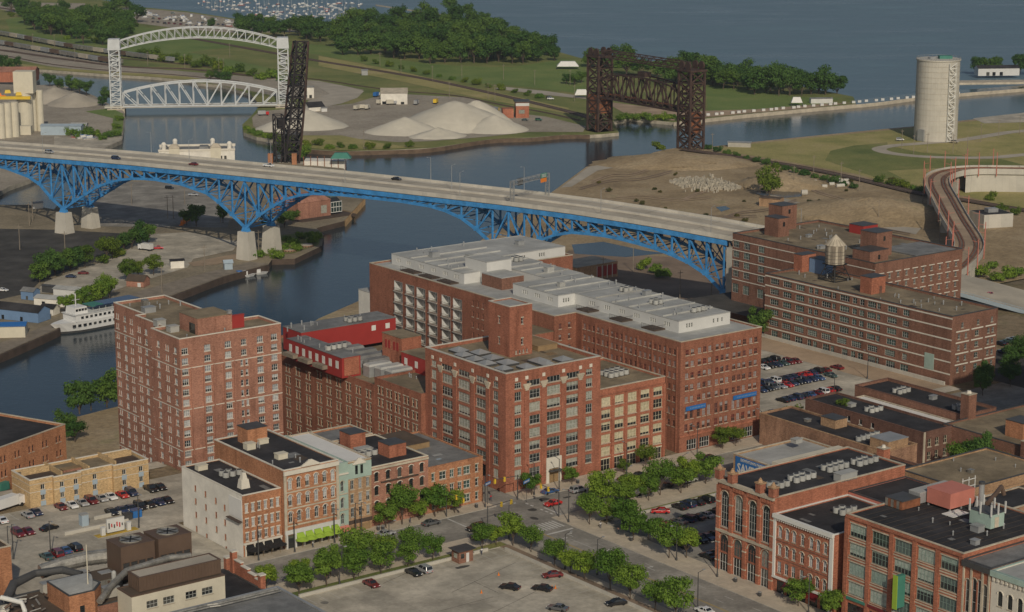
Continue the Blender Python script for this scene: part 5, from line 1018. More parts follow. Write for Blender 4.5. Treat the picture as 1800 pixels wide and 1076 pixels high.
# ---- sign gantry over the deck
gt = thing('sign_gantry', 'white lattice sign gantry with a green and an orange sign over the bridge road', 'sign gantry', bw(302, 0, 42))
def lattice(p0, p1, w, h, n, chord, lace, name, mat, parent, up=Vector((0, 0, 1)), lat=None, split=False):
    """box truss from p0 to p1, w across (lat), h along up; every panel's lacing, optionally as separate pieces"""
    p0, p1 = Vector(p0), Vector(p1); lat = lat or (p1 - p0).cross(up).normalized(); C_ = [lat * (w / 2) * a + up * (h / 2) * b for a, b in ((-1, -1), (1, -1), (1, 1), (-1, 1))]; k = MB()
    for c in C_: k.beam(p0 + c, p1 + c, chord, chord, up=up if abs((p1 - p0).normalized().dot(up)) < .9 else lat)
    for i in range(n + 1):
        q = p0 + (p1 - p0) * i / n
        for a in range(4): k.beam(q + C_[a], q + C_[(a + 1) % 4], lace)
        if i < n:
            r = p0 + (p1 - p0) * (i + 1) / n
            for a in range(4): k.beam(q + C_[a], r + C_[(a + 1) % 4], lace) if i % 2 else k.beam(q + C_[(a + 1) % 4], r + C_[a], lace)
    return k.build(name, mat, parent)
g0 = dz(302)
for nn in (0.2, 26.8): lattice(bw(302, nn, g0), bw(302, nn, g0 + 9.6), 1.8, .5, 6, .16, .08, 'upright', 'metal_grey', gt, up=BN, lat=BU)
lattice(bw(302, 0, g0 + 8.8), bw(302, 27, g0 + 8.8), 1.8, 1.6, 14, .16, .08, 'beam', 'metal_grey', gt, up=Vector((0, 0, 1)), lat=BU)
def board(n0, n1, z0, z1, t, mat, name): c = bw(t, 0, 0); return MB().ob((c.x, c.y), BANG, -.08, .08, n0, n1, z0, z1).build(name, mat, gt)
board(20, 24.6, g0 + 8.2, g0 + 10.2, 303.1, 'roof_green', 'sign_panel'); board(20, 24.4, g0 + 6.4, g0 + 8.1, 303.1, 'orange', 'sign_panel'); board(6, 10, g0 + 6.8, g0 + 9.8, 300.8, 'metal_dark', 'sign_panel')
k = MB()
for z in (8.6, 9.1, 9.6): c = bw(303.2, 0, 0); k.ob((c.x, c.y), BANG, 0, .03, 20.5, 24, g0 + z, g0 + z + .22)
k.build('lettering', 'paint_white', gt)
# ---- lamp posts on the bridge
def lamp(h=9, arm=1.8, mat='metal_grey', base=True, name='street_lamp', two=False):
    t = thing(name, 'x', 'street lamp'); k = MB(); k.cyl((0, 0), .16, .09, 0, h, 6); k.build('pole', mat, t)
    k = MB(); k.beam((0, 0, h - .1), (arm, 0, h + .25), .09); 
    if two: k.beam((0, 0, h - .1), (-arm, 0, h + .25), .09)
    k.build('arm', mat, t); k = MB(); k.box(arm - .1, arm + .6, -.16, .16, h + .18, h + .36)
    if two: k.box(-arm - .6, -arm + .1, -.16, .16, h + .18, h + .36)
    k.build('lamp_head', 'metal_grey', t)
    if base: MB().cyl((0, 0), .28, .2, 0, .8, 8).build('base', mat, t)
    return t
lmp = lamp(11, 2.2); first = [True]
def place(proto, loc, rz, label, group, used, scale=None):
    if used[0]: used[0] = False; proto.location = loc; proto.rotation_euler = (0, 0, rz); proto['label'] = label; proto['group'] = group; (setattr(proto, 'scale', (scale,) * 3) if scale else None); return proto
    return dup(proto, loc, rz, label, group, scale)
i = 0
for t, nn in ((-20, 13.5), (30, -.2), (75, 27.2), (112, 13.5), (150, 27.2), (215, -.2), (241, 27.2), (262, 13.5), (276, -.2), (290, 27.2), (345, -.2), (395, -.2), (420, 27.2)):
    place(lmp, bw(t, nn, dz(t)), BANG + (math.pi / 2 if nn < 20 else -math.pi / 2), '%s lamp post from the left on the blue bridge' % ORD[i], 'lamp posts on the blue bridge', first); i += 1
# ---- white lift bridge
wl = thing('lift_bridge', 'white steel lift bridge with arched upper span between two lattice towers', 'lift bridge', (-220, 1480, 0))
WU = (Vector((-161, 1487, 0)) - Vector((-278, 1475, 0))).normalized(); WV = Vector((-WU.y, WU.x, 0))
def tower(parent, base, U, V, du, dv, z0, z1, n, leg, lace, mat, name='tower'):
    t0 = MB()
    for a in (-1, 1):
        for b in (-1, 1): t0.beam(base + U * a * du / 2 + V * b * dv / 2 + Vector((0, 0, z0)), base + U * a * du / 2 + V * b * dv / 2 + Vector((0, 0, z1)), leg, leg, up=U)
    t0.build(name + '_leg', mat, parent); k = MB(); H = (z1 - z0) / n
    for i in range(n):
        for b in (-1, 1):
            for P_, Q_, d1 in ((U, V, 1), (V, U, 0)):
                da, db = (du, dv) if d1 else (dv, du); o = base + Q_ * b * db / 2; za, zb = z0 + i * H, z0 + i * H + H
                p, q = o - P_ * da / 2, o + P_ * da / 2; s = (p, q) if i % 2 else (q, p)
                k.beam(s[0] + Vector((0, 0, za)), s[1] + Vector((0, 0, zb)), lace); k.beam(p + Vector((0, 0, zb)), q + Vector((0, 0, zb)), lace)
                if leg > .8: k.beam(s[1] + Vector((0, 0, za)), s[0] + Vector((0, 0, zb)), lace)
    k.build(name + '_bracing', mat, parent)
WT = (Vector((-278, 1475, 0)), Vector((-161.5, 1487, 0)))
for b in WT:
    tower(wl, b, WU, WV, 7, 9, 2, 44, 12, .8, .5, 'bridge_white'); k = MB(); k.ob((b.x, b.y), math.atan2(WU.y, WU.x), -4.3, 4.3, -5.2, 5.2, 44, 51.5, tap=.4); k.build('machine_house', 'bridge_white', wl)
    k = MB(); k.ob((b.x, b.y), math.atan2(WU.y, WU.x), -1.8, 1.8, -3, 3, 32, 38); k.build('counterweight', 'bridge_white', wl); k = MB(); k.ob((b.x, b.y), math.atan2(WU.y, WU.x), -6, 6, -7, 7, -2, 3); k.build('pier', 'stone', wl)
def spanpt(s, off, z): return WT[0] + WU * s + WV * off + Vector((0, 0, z))
SL = (WT[1] - WT[0]).length
def arch_truss(parent, s0, s1, off, zb, zt, n, cw, lw, mat, part):
    a = [s0 + (s1 - s0) * i / n for i in range(n + 1)]; k = MB()
    for p, q in zip(a, a[1:]): k.beam(spanpt(p, off, zb(p)), spanpt(q, off, zb(q)), cw); k.beam(spanpt(p, off, zt(p)), spanpt(q, off, zt(q)), cw)
    k.build(part + '_chord', mat, parent)
    for i, p in enumerate(a): MB().beam(spanpt(p, off, zb(p)), spanpt(p, off, zt(p)), lw).build(part + '_post', mat, parent)
    for i, (p, q) in enumerate(zip(a, a[1:])):
        hi, lo = (p, q) if i < n / 2 else (q, p); MB().beam(spanpt(hi, off, zt(hi)), spanpt(lo, off, zb(lo)), lw).build(part + '_diagonal', mat, parent)
par_ = lambda s, s0, s1, h: h * (1 - ((s - (s0 + s1) / 2) / ((s1 - s0) / 2)) ** 2)
for off in (-4.5, 4.5):
    arch_truss(wl, 4, SL - 4, off, lambda s: 44.5 + par_(s, 4, SL - 4, 7.5), lambda s: 50.2 + par_(s, 4, SL - 4, 9), 20, .6, .32, 'bridge_white', 'upper_span')
    arch_truss(wl, 5, SL - 5, off * 1.1, lambda s: 4.6, lambda s: 14 + par_(s, 5, SL - 5, 7.5), 11, .9, .6, 'bridge_white', 'lift_span')
k = MB()
for i in range(21):
    s = 4 + (SL - 8) * i / 20; zz = 50.2 + par_(s, 4, SL - 4, 9); k.beam(spanpt(s, -4.5, zz), spanpt(s, 4.5, zz), .3); k.beam(spanpt(s, -4.5, zz - 5.6), spanpt(s, 4.5, zz - 5.6), .3)
for i in range(12): s = 5 + (SL - 10) * i / 11; zz = 14 + par_(s, 5, SL - 5, 7.5); k.beam(spanpt(s, -5, zz), spanpt(s, 5, zz), .35)
k.build('sway_bracing', 'bridge_white', wl); k = MB(); c = WT[0] + WU * SL / 2; k.ob((c.x, c.y), math.atan2(WU.y, WU.x), -SL / 2 - 8, SL / 2 + 8, -5, 5, 3.4, 4.7); k.build('roadway', 'concrete_pale', wl)
# ---- rusty lift bridge
rb = thing('lift_bridge', 'rusty brown railway lift bridge with its span raised between two lattice towers', 'lift bridge', (80, 1320, 0))
T0, T1 = Vector((57, 1366, 0)), Vector((109.5, 1282, 0)); RU = (T1 - T0).normalized(); RV = Vector((-RU.y, RU.x, 0)); RL = (T1 - T0).length; RA = math.atan2(RU.y, RU.x)
for b, sgn in ((T0, 1), (T1, 1)):
    tower(rb, b, RU, RV, 12, 10.5, 1.5, 50, 7, 1.25, .7, 'bridge_rust'); k = MB(); k.ob((b.x, b.y), RA, -7.2, 7.2, -6.4, 6.4, 50, 51.2); k.build('tower_platform', 'bridge_rust', rb)
    for a in (-3.2, 3.2):
        for o in (-5, 5):
            q = b + RU * a + RV * o + Vector((0, 0, 53.4)); k = MB(); k.tube([q - RV * .5, q + RV * .5], 2.7, 14); k.build('sheave', 'bridge_rust', rb)
    k = MB(); k.ob((b.x, b.y), RA, -8, 8, -8, 8, -3, 2.2); k.build('pier', 'timber_dark' if b is T0 else 'concrete', rb)
k = MB()
for o in (-5.2, 5.2):      # plated portal at the foot of the far tower
    p = T0 + RU * 6 + RV * o
    k.quad(p + Vector((0, 0, 26)), p + Vector((0, 0, 2)), p - RU * 3.5 + Vector((0, 0, 2)), p - RU * 3.5 + Vector((0, 0, 14)), p - RU * 9 + Vector((0, 0, 14)), p - RU * 12 + Vector((0, 0, 26)))
k.quad(*[T0 + RU * 6.1 + RV * o + Vector((0, 0, z)) for o, z in ((-5.2, 26), (5.2, 26), (5.2, 14), (-5.2, 14))]); k.build('portal_plate', 'rust', rb)
k = MB(); b = T0 - RU * 2; k.ob((b.x, b.y), RA, -2.5, 2.5, -4.2, 4.2, 16, 27); k.build('counterweight', 'bridge_rust', rb); b = T1 + RU * 2; k = MB(); k.ob((b.x, b.y), RA, -2.5, 2.5, -4.2, 4.2, 12, 25); k.build('counterweight', 'rust', rb)
def rpt(s, o, z): return T0 + RU * s + RV * o + Vector((0, 0, z))
for o in (-4.4, 4.4):
    n = 10; a = [6.5 + (RL - 13) * i / n for i in range(n + 1)]; zt = [35.5, 39.5, 40.6, 41.3, 41.7, 41.8, 41.7, 41.3, 40.6, 39.5, 35.5]; k = MB()
    for i in range(n): k.beam(rpt(a[i], o, 24.9), rpt(a[i + 1], o, 24.9), .9, 1.2); k.beam(rpt(a[i], o, zt[i]), rpt(a[i + 1], o, zt[i + 1]), .9, .9)
    k.build('span_chord', 'bridge_rust', rb)
    for i in range(n + 1): MB().beam(rpt(a[i], o, 24.9), rpt(a[i], o, zt[i]), .55).build('span_post', 'bridge_rust', rb)
    for i in range(n): s = (i, i + 1) if i % 2 else (i + 1, i); MB().beam(rpt(a[s[0]], o, 24.9), rpt(a[s[1]], o, zt[s[1]]), .8).build('span_diagonal', 'bridge_rust', rb)
    n = 22; a = [7 + (RL - 14) * i / n for i in range(n + 1)]; k = MB(); k.beam(rpt(7, o, 54.6), rpt(RL - 7, o, 54.6), .55); k.beam(rpt(7, o, 50.8), rpt(RL - 7, o, 50.8), .55)
    for i in range(n): k.beam(rpt(a[i], o, 50.8 if i % 2 else 54.6), rpt(a[i + 1], o, 54.6 if i % 2 else 50.8), .32)
    k.build('tie_truss', 'bridge_rust', rb)
k = MB()
for i in range(11): s = 6.5 + (RL - 13) * i / 10; k.beam(rpt(s, -4.4, 24.9), rpt(s, 4.4, 24.9), .7, 1); k.beam(rpt(s, -4.4, 40.5 if 0 < i < 10 else 35.5), rpt(s, 4.4, 40.5 if 0 < i < 10 else 35.5), .4); k.beam(rpt(s, -4.4, 54.6), rpt(s, 4.4, 54.6), .35); k.beam(rpt(s, -4.4, 50.8), rpt(s, 4.4, 50.8), .35)
k.build('floor_beam', 'bridge_rust', rb); k = MB(); c = T0 + RU * RL / 2; k.ob((c.x, c.y), RA, -RL / 2 + 6, RL / 2 - 6, -2, 2, 27.0, 27.4); k.build('track_floor', 'rust', rb); k = MB(); k.ob((c.x, c.y), RA, -4, 4, -2.5, 2.5, 42, 45); k.build('machine_cabin', 'bridge_rust', rb)
# ---- raised black bascule span
bs = thing('bascule_span', 'raised black bascule span standing upright on a green mound in the river', 'bascule bridge', (-129, 1232, 0))
P0, P1 = Vector((-131, 1232, 1)), Vector((-124, 1240, 72)); AX = (P1 - P0).normalized(); SV = Vector((.96, .28, 0)); SW = AX.cross(SV).normalized()
def bpt(t, a, b): return P0 + (P1 - P0) * t + SV * a * (4.2 - t * .8) + SW * b * (5.5 + 3.0 * math.sin(t * 3.1))
n = 11
for a in (-1, 1):
    for b in (-1, 1):
        ch = MB(); [ch.beam(bpt(i / n, a, b), bpt((i + 1) / n, a, b), 1.0) for i in range(n)]; ch.build('chord', 'bridge_black' if a * b > 0 else 'bridge_rust', bs)
for i in range(n + 1):
    for a in (-1, 1): MB().beam(bpt(i / n, a, -1), bpt(i / n, a, 1), .75).build('post', 'bridge_black', bs)
    if i < n:
        for a in (-1, 1): s = (-1, 1) if i % 2 else (1, -1); MB().beam(bpt(i / n, a, s[0]), bpt((i + 1) / n, a, s[1]), .8).build('diagonal', 'bridge_black', bs)
k = MB()
for i in range(n + 1):
    for b in (-1, 1): k.beam(bpt(i / n, -1, b), bpt(i / n, 1, b), .7); (k.beam(bpt(i / n, -1, b), bpt((i + 1) / n, 1, b), .55), k.beam(bpt(i / n, 1, b), bpt((i + 1) / n, -1, b), .55)) if i < n else None
k.build('bracing', 'bridge_black', bs)
k = MB(); [k.beam(P0 + (P1 - P0) * t + SV * rd.uniform(-3, 3) + SW * rd.uniform(-6, 6), P0 + (P1 - P0) * (t + .05) + SV * rd.uniform(-5, 5) + SW * rd.uniform(-8, 8), .5) for t in [i / 24 for i in range(24)]]; k.build('walkway', 'bridge_black', bs)
tower(bs, P0 - SV * 6.5 - Vector((0, 0, 1)), SV, Vector((-SV.y, SV.x, 0)), 5, 8, 0, 30, 5, .7, .4, 'bridge_black', 'frame_tower'); k = MB(); c = P0 - SV * 5.5; k.ob((c.x, c.y), .3, -1.6, 1.6, -3, 3, 22, 28); k.build('counterweight', 'bridge_black', bs)
k = MB(); k.ob((-130, 1226), .2, -14, 14, -9, 9, -2, 1.6, tap=1.5); k.build('pier', 'stone', bs)
for dx in (-9, 5): MB().ob((-132 + dx, 1218), 0, -1.4, 1.4, -1.4, 1.4, 0, 9).build('brick_post', 'brick_orange', bs)
# ---- concrete silo
si = thing('concrete_silo', 'tall round concrete silo with a white zigzag stair up its side', 'silo', (268, 1324, 2.4)); c = (268, 1324)
MB().cyl(c, 13.6, 13.4, 1, 52.6, 40, 0, True, 0).build('barrel', 'concrete_pale', si, smooth=False)
for i in range(14): MB().cyl(c, 13.64, 13.62, 5 + i * 3.4, 5.12 + i * 3.4, 40, 0, False).build('casting_ring', 'stone', si)
k = MB(); k.cyl(c, 13.9, 13.9, 52.5, 53.3, 40); k.build('rim', 'concrete_pale', si); k = MB()
for i in range(30): a = i * .2094; k.beam((c[0] + 13.6 * math.cos(a), c[1] + 13.6 * math.sin(a), 53.3), (c[0] + 13.6 * math.cos(a), c[1] + 13.6 * math.sin(a), 54.4), .14); a2 = a + .2094; k.beam((c[0] + 13.6 * math.cos(a), c[1] + 13.6 * math.sin(a), 54.4), (c[0] + 13.6 * math.cos(a2), c[1] + 13.6 * math.sin(a2), 54.4), .12)
k.build('railing', 'metal_grey', si); k = MB(); k.ob((c[0] + 4, c[1]), 0, -4, 4, -3, 3, 53.3, 55.2); k.build('roof_hut', 'roof_green', si); k = MB(); k.ob((c[0] - 5, c[1] - 3), .4, -2, 2, -1.5, 1.5, 53.3, 54.6); k.build('roof_box', 'metal_grey', si)
k = MB(); sx, sy = c[0] + 6.2, c[1] - 13.2
for i in range(14):
    z = 3 + i * 3.5; k.beam((sx - 1.8, sy - .9, z), (sx + 2.4, sy - .9, z), .35); k.beam((sx - 1.8 if i % 2 else sx + 2.4, sy - .9, z), (sx + 2.4 if i % 2 else sx - 1.8, sy - .9, z + 3.5), .42); k.beam((sx - 1.8, sy - .9, z), (sx - 1.8, sy + .9, z), .3); k.beam((sx + 2.4, sy - .9, z), (sx + 2.4, sy + .9, z), .3)
for x in (-1.8, 2.4): k.beam((sx + x, sy - .9, 2.4), (sx + x, sy - .9, 52), .3)
k.build('stair', 'frame_white', si); MB().ob((c[0] - 11.0, c[1] - 9.6), -.85, -2.4, 2.4, -.5, .5, 2.4, 9.8).build('door', 'metal_grey', si)
# ---- pale grain silos and red roofs at the left edge
sg = thing('silo_cluster', 'cluster of cream cement silos with a square head house at the left edge', 'silos', at(30, 245, 2.4))
for i, u in enumerate((2, 14, 26)): c = at(u, 243 - i * 1.5, 2.4); MB().cyl(c, 3.1, 3.1, 2, 24.5, 18).build('silo_barrel', 'paint_cream', sg)
c = at(46, 232, 2.4); MB().cyl(c, 5.2, 5.2, 2, 28, 20).build('silo_barrel', 'paint_cream', sg); c = at(60, 230, 2.4)
for dx in (0, 4.5): MB().cyl((c.x + dx, c.y), 2.3, 2.3, 2, 29, 14).build('silo_barrel', 'paint_cream', sg)
c = at(48, 232, 2.4); k = MB(); k.ob((c.x, c.y), 0, -6.3, 6.3, -5, 5, 28, 42); k.build('head_house', 'paint_cream', sg); k = MB(); k.ob((c.x - 4, c.y - 8), 0, -12, 9, -.9, .9, 24.6, 26.5); k.build('conveyor', 'yellow', sg); k = MB(); k.ob((c.x + .5, c.y - 11), 0, -4, 5, -3, 3, 2.4, 8); k.build('base_hut', 'paint_cream', sg)
for i, (x, z) in enumerate(((-16, 27), (-10, 29), (-13, 25.5), (-3, 27.5))): k = MB(); k.ob((c.x + x, c.y - 6), .3, -2, 2, -1.5, 1.5, z - .6, z + 1.4, tap=.5); k.build('hopper', 'yellow' if i % 2 else 'orange', sg)
def shed(name, lab, u, v, z, w, d, h, ang, wall, roof, rise=1.5, cat='shed', doors=()):
    p = at(u, v, z); r = thing(name, lab, cat, (p.x, p.y, z), ang); x, y = w / 2, d / 2
    k = MB(); k.box(-x, x, -y, y, 0, h); k.add([(-x, -y, h), (x, -y, h), (x, y, h), (-x, y, h), (-x, 0, h + rise), (x, 0, h + rise)], [(4, 3, 0), (5, 1, 2)] if 1 else [])
    o = k.build('wall', wall); o.parent = r; k = MB(); e = .4
    k.add([(-x - e, -y - e, h - .1), (x + e, -y - e, h - .1), (x + e, 0, h + rise + .05), (-x - e, 0, h + rise + .05), (-x - e, y + e, h - .1), (x + e, y + e, h - .1)], [(0, 1, 2, 3), (3, 2, 5, 4)]); o = k.build('roof', roof); o.parent = r
    for (dx, dw, dh, m) in doors: k = MB(); k.box(dx - dw / 2, dx + dw / 2, -y - .08, -y - .01, .1, dh); o = k.build('door' if dh > 1.9 and m != 'glass_dark' else 'window', m); o.parent = r
    return r
# ---- railway viaduct
vz = [(1830, 298, 14), (1760, 297, 14), (1710, 297, 14), (1672, 301, 14), (1650, 310, 14), (1648, 325, 13.8), (1660, 348, 13.5), (1680, 385, 13.2), (1700, 418, 13), (1703, 436, 12.8), (1690, 456, 12.5), (1668, 474, 12), (1640, 492, 11)]
vd = thing('rail_viaduct', 'curved concrete rail viaduct with two brown tracks and pink masts', 'viaduct', at(1680, 385, 2)); VP = [at(*p) for p in vz]; _, VQ = ribbon('x', VP, 0, 9, 'deck_concrete')
def vnorm(i): d = VQ[min(i + 1, len(VQ) - 1)] - VQ[max(i - 1, 0)]; d.z = 0; d.normalize(); return Vector((d.y, -d.x, 0)), d
def strip(off0, off1, h0, h1, mat, name, r0=0, r1=None):
    V = []; R_ = range(r0, r1 or len(VQ))
    for i in R_: n, d = vnorm(i); q = VQ[i]; V += [q + n * off0 + Vector((0, 0, h0)), q + n * off1 + Vector((0, 0, h0)), q + n * off1 + Vector((0, 0, h1)), q + n * off0 + Vector((0, 0, h1))]
    return MB().add(V, [(4 * i + a, 4 * i + (a + 1) % 4, 4 * i + 4 + (a + 1) % 4, 4 * i + 4 + a) for i in range(len(R_) - 1) for a in range(4)]).build(name, mat, vd)
strip(-6.2, 6.2, -1.6, 0, 'dirt', 'deck'); strip(-6.5, -6.2, -2.0, 1.0, 'concrete_pale', 'parapet'); strip(6.2, 6.5, -2.0, 1.0, 'concrete_pale', 'parapet')
for o in (-3.2, 3.2):
    for s in (-.75, .75): strip(o + s - .22, o + s + .22, .01, .28, 'rust', 'rail')
    strip(o - 1.4, o + 1.4, .003, .06, 'ballast', 'track_bed')
strip(-5.4, 5.4, -14, -1.6, 'concrete_pale', 'retaining_wall', 0, 14)
for i in range(15, len(VQ), 3): n, d = vnorm(i); q = VQ[i]; k = MB(); k.ob((q.x, q.y), math.atan2(n.y, n.x), -4.5, 4.5, -.8, .8, 0, q.z - 1.6); k.build('bent', 'concrete', vd)
pm = thing('catenary_mast', 'x', 'mast'); MB().cyl((0, 0), .26, .18, 0, 13, 6).build('mast', 'paint_pink', pm); k = MB(); k.beam((0, 0, 11.5), (2.6, 0, 12), .12); k.build('arm', 'paint_pink', pm)
f_ = [True]; n_ = 0
for i in range(2, len(VQ), 4):
    for s in (-1, 1): nn, d = vnorm(i); q = VQ[i] + nn * 6.9 * s; place(pm, (q.x, q.y, q.z - 3.5 if i > 15 else q.z - 3), math.atan2(-nn.y * s, -nn.x * s), 'pink mast, %s one along the %s side of the viaduct from the far end' % (ORD[n_ // 2], 'outer' if s > 0 else 'inner'), 'pink masts of the viaduct', f_); n_ += 1
r = thing('utility_building', 'grey flat roofed utility building beside the viaduct bend', 'building', at(1745, 403, 2.3)); c = at(1742, 396, 2.3); k = MB(); k.ob((c.x, c.y), A1 - .35, -8, 8, -7, 7, 0, 9); k.build('wall', 'concrete_pale', r); k = MB(); k.ob((c.x, c.y), A1 - .35, -7.7, 7.7, -6.7, 6.7, 9.001, 9.05); k.build('roof', 'roof_tar', r); k = MB(); k.ob((c.x, c.y), A1 - .35, -3, 2.5, -2, 2, 9.06, 11); k.build('roof_unit', 'metal_grey', r)
# ---- excursion ship at the quay, pointing left
sh = thing('excursion_ship', 'white two deck excursion ship moored at the quay beside the apartment tower', 'ship', (-168, 815, 0))
S0, S1 = at(107, 590, .5), at(225, 567, .5); SU = (S1 - S0).normalized(); SN = Vector((-SU.y, SU.x, 0)); SA = math.atan2(SU.y, SU.x)
def hullring(z, b, bow, L=40): P = [(bow, 0), (bow + 3, b * .45), (bow + 8, b * .88), (bow + 14, b), (L, b), (L, -b), (bow + 14, -b), (bow + 8, -b * .88), (bow + 3, -b * .45)]; return [S0 + SU * x + SN * (y + 4.2) + Vector((0, 0, z - .5)) for x, y in P]
k = MB(); rg = [hullring(-1, 3.6, 3.0), hullring(.9, 4.0, 1.9), hullring(4.6, 4.6, -1.8)]
for j, m in ((0, 0), (1, 1)): n = 9; V = rg[j] + rg[j + 1]; k.add(V, [(i, (i + 1) % n, n + (i + 1) % n, n + i) for i in range(n)], m)
k.add(rg[2], [tuple(range(9))], 1); k.build('hull', ['metal_dark', 'hull'], sh)
def sbox(x0, x1, y0, y1, z0, z1, mat, name, tap=0): k = MB(); o = S0 + SN * 4.2; k.ob((o.x, o.y), SA, x0, x1, y0, y1, z0, z1, tap=tap); return k.build(name, mat, sh)
sbox(7, 39, -4.4, 4.4, 4.601, 7.2, 'hull', 'upper_deckhouse'); sbox(6.4, 39.5, -4.7, 4.7, 7.201, 7.4, 'paint_white', 'deck'); sbox(7.5, 13.5, -3.3, 3.3, 7.401, 10, 'hull', 'wheelhouse', .3); sbox(17, 38, -3.6, 3.6, 9.3, 9.6, 'car_navy', 'awning'); sbox(15.5, 21, -3.4, 3.4, 9.35, 9.7, 'roof_green', 'awning')
for x in range(15, 39, 3): sbox(x, x + .1, -4.6, -4.5, 7.4, 9.3, 'frame_white', 'stanchion')
sbox(15, 39, -4.62, -4.52, 8.3, 8.4, 'frame_white', 'handrail'); sbox(10, 10.3, -.15, .15, 10, 15, 'frame_white', 'mast'); sbox(8.5, 12, -.1, .1, 12.4, 12.55, 'frame_white', 'yard')
for i in range(14): sbox(9.5 + i * 2.1, 10.7 + i * 2.1, -4.46, -4.38, 5.5, 6.5, 'glass_dark', 'window')
for i in range(14): sbox(6 + i * 2.3, 7.2 + i * 2.3, -4.62 if i > 2 else -4.4 + .3 * (2 - i) - .25, -4.5 if i > 2 else -4.1 + .3 * (2 - i), 2.6, 3.5, 'glass_dark', 'window')
for i in range(4): sbox(8 + i * 1.35, 9 + i * 1.35, -3.28, -3.1, 8.5, 9.4, 'glass_dark', 'window')
# ---- domed white pavilion beyond the bridge
dp_ = thing('white_pavilion', 'cream riverside pavilion with four small domed corner turrets behind the blue bridge', 'pavilion', (-185, 1228, 2)); c = at(347, 285, 2.4); AP = .12
def pbox(x0, x1, y0, y1, z0, z1, mat, name, tap=0): k = MB(); k.ob((c.x, c.y), AP, x0, x1, y0, y1, z0, z1, tap=tap); return k.build(name, mat, dp_)
pbox(-22, 22, -6, 12, -2, 10, 'plaster_white', 'wall'); pbox(-20.6, 20.6, -4.8, 10.8, 10.001, 10.3, 'roof_grey', 'roof'); pbox(-22.3, 22.3, -6.4, -5.4, 9.9, 11, 'stone_white', 'parapet'); pbox(-22.3, 22.3, 11.4, 12.4, 9.9, 11.4, 'stone_white', 'parapet')
for x in (-13, 11): pbox(x - 3, x + 3, -7, -2.2, -2, 11.8, 'paint_cream', 'turret'); pbox(x - 3.3, x + 3.3, -7.3, -1.9, 11.801, 14, 'stone', 'hipped_roof', 2); pbox(x - 8 if x < 0 else x - 10, x - 4, -1, 8, 10.301, 11.6, 'roof_grey', 'skylight', .6)
for x, y in ((-19, -5), (-13, 9.5), (9, 9.5), (19, -5)):
    q = Vector((c.x + x * math.cos(AP) - y * math.sin(AP), c.y + x * math.sin(AP) + y * math.cos(AP), 0)); k = MB(); k.cyl((q.x, q.y), 1.3, 1.3, 9, 13.6, 10); k.dome((q.x, q.y, 13.6), 1.5, 1.7, 10, 4); k.build('domed_lantern', 'plaster_white', dp_, smooth=False)
for x in (-8, -5.5, -3, 14, 16.5): pbox(x - .7, x + .7, -6.1, -6.02, 3.5, 6.8, 'glass_dark', 'arched_window')
# ---- restaurant on the pier under the bridge
rs = thing('riverside_restaurant', 'pink riverside restaurant with a curved glass corner under the blue bridge', 'building', at(545, 385, 2.6)); c = at(548, 378, 2.6); AR = .72
def rbox(x0, x1, y0, y1, z0, z1, mat, name, tap=0): k = MB(); k.ob((c.x, c.y), AR, x0, x1, y0, y1, z0, z1, tap=tap); return k.build(name, mat, rs)
rbox(-14, 6, -8, 12, 1, 11, 'brick_pink', 'wall'); rbox(-14.3, 6.3, -8.3, 12.3, 11.001, 13, 'brick_pink', 'roof', 2.5); rbox(6.01, 13, -8, 4, 4, 9.5, 'glass_green', 'glazed_corner'); rbox(6.01, 12.6, -7.6, 3.6, 9.501, 12, 'glass_green', 'sloping_glazing', 1.6)
for x in (6.1, 7.8, 9.5, 11.2, 12.9): rbox(x, x + .15, -8.15, -8.01, 4, 9.5, 'frame_white', 'mullion')
for z in (4, 6.6, 9.2): rbox(6.1, 13, -8.16, -8.02, z, z + .3, 'frame_white', 'transom')
rbox(0, 3.5, -8.12, -8.02, 4.5, 8.5, 'glass_pale', 'arched_window'); rbox(-16, 18, -14, 16, 2.0, 2.9, 'timber_dark', 'terrace'); rbox(14, 20, -10, 60, 2.0, 2.8, 'wood', 'boardwalk')
tr_ = thing('river_terrace', 'roofless white walled terrace with a dark green canopy behind the blue bridge', 'terrace', at(570, 292, 2.6)); c = at(572, 288, 2.6); k = MB(); k.ob((c.x, c.y), 0, -12, 12, -6, 6, 0, 5.0); k.build('wall', 'plaster_white', tr_); k = MB(); k.ob((c.x + 10, c.y - 9), 0, -6, 6, -4, 4, 7.5, 10.5, tap=2.4); k.build('canopy', 'roof_green', tr_); k = MB(); [k.ob((c.x - 12 + i * 4, c.y - 6.2), 0, -.2, .2, -.2, .2, 0, 8) for i in range(7)]; k.build('post', 'rust', tr_)
for u, v, lab in ((509, 446, 'left of the two round stone mooring islands below the blue bridge'), (539, 438, 'right of the two round stone mooring islands below the blue bridge')):
    p = at(u, v + 5, 0); r = thing('mooring_dolphin', lab, 'mooring dolphin', (p.x, p.y, 0)); k = MB(); k.cyl((p.x, p.y), 3.3, 3.3, -1, 3.4, 20); k.build('stone_drum', 'brick_mottled', r)
    for i in range(16): a = i * .3927; k = MB(); k.ob((p.x + 3.4 * math.cos(a), p.y + 3.4 * math.sin(a)), a, -.15, .15, -.3, .3, -.5, 3.2); k.build('timber_fender', 'timber_dark', r)
    MB().cyl((p.x, p.y), 2.9, 2.9, 3.401, 3.6, 16).build('cap', 'gravel', r)
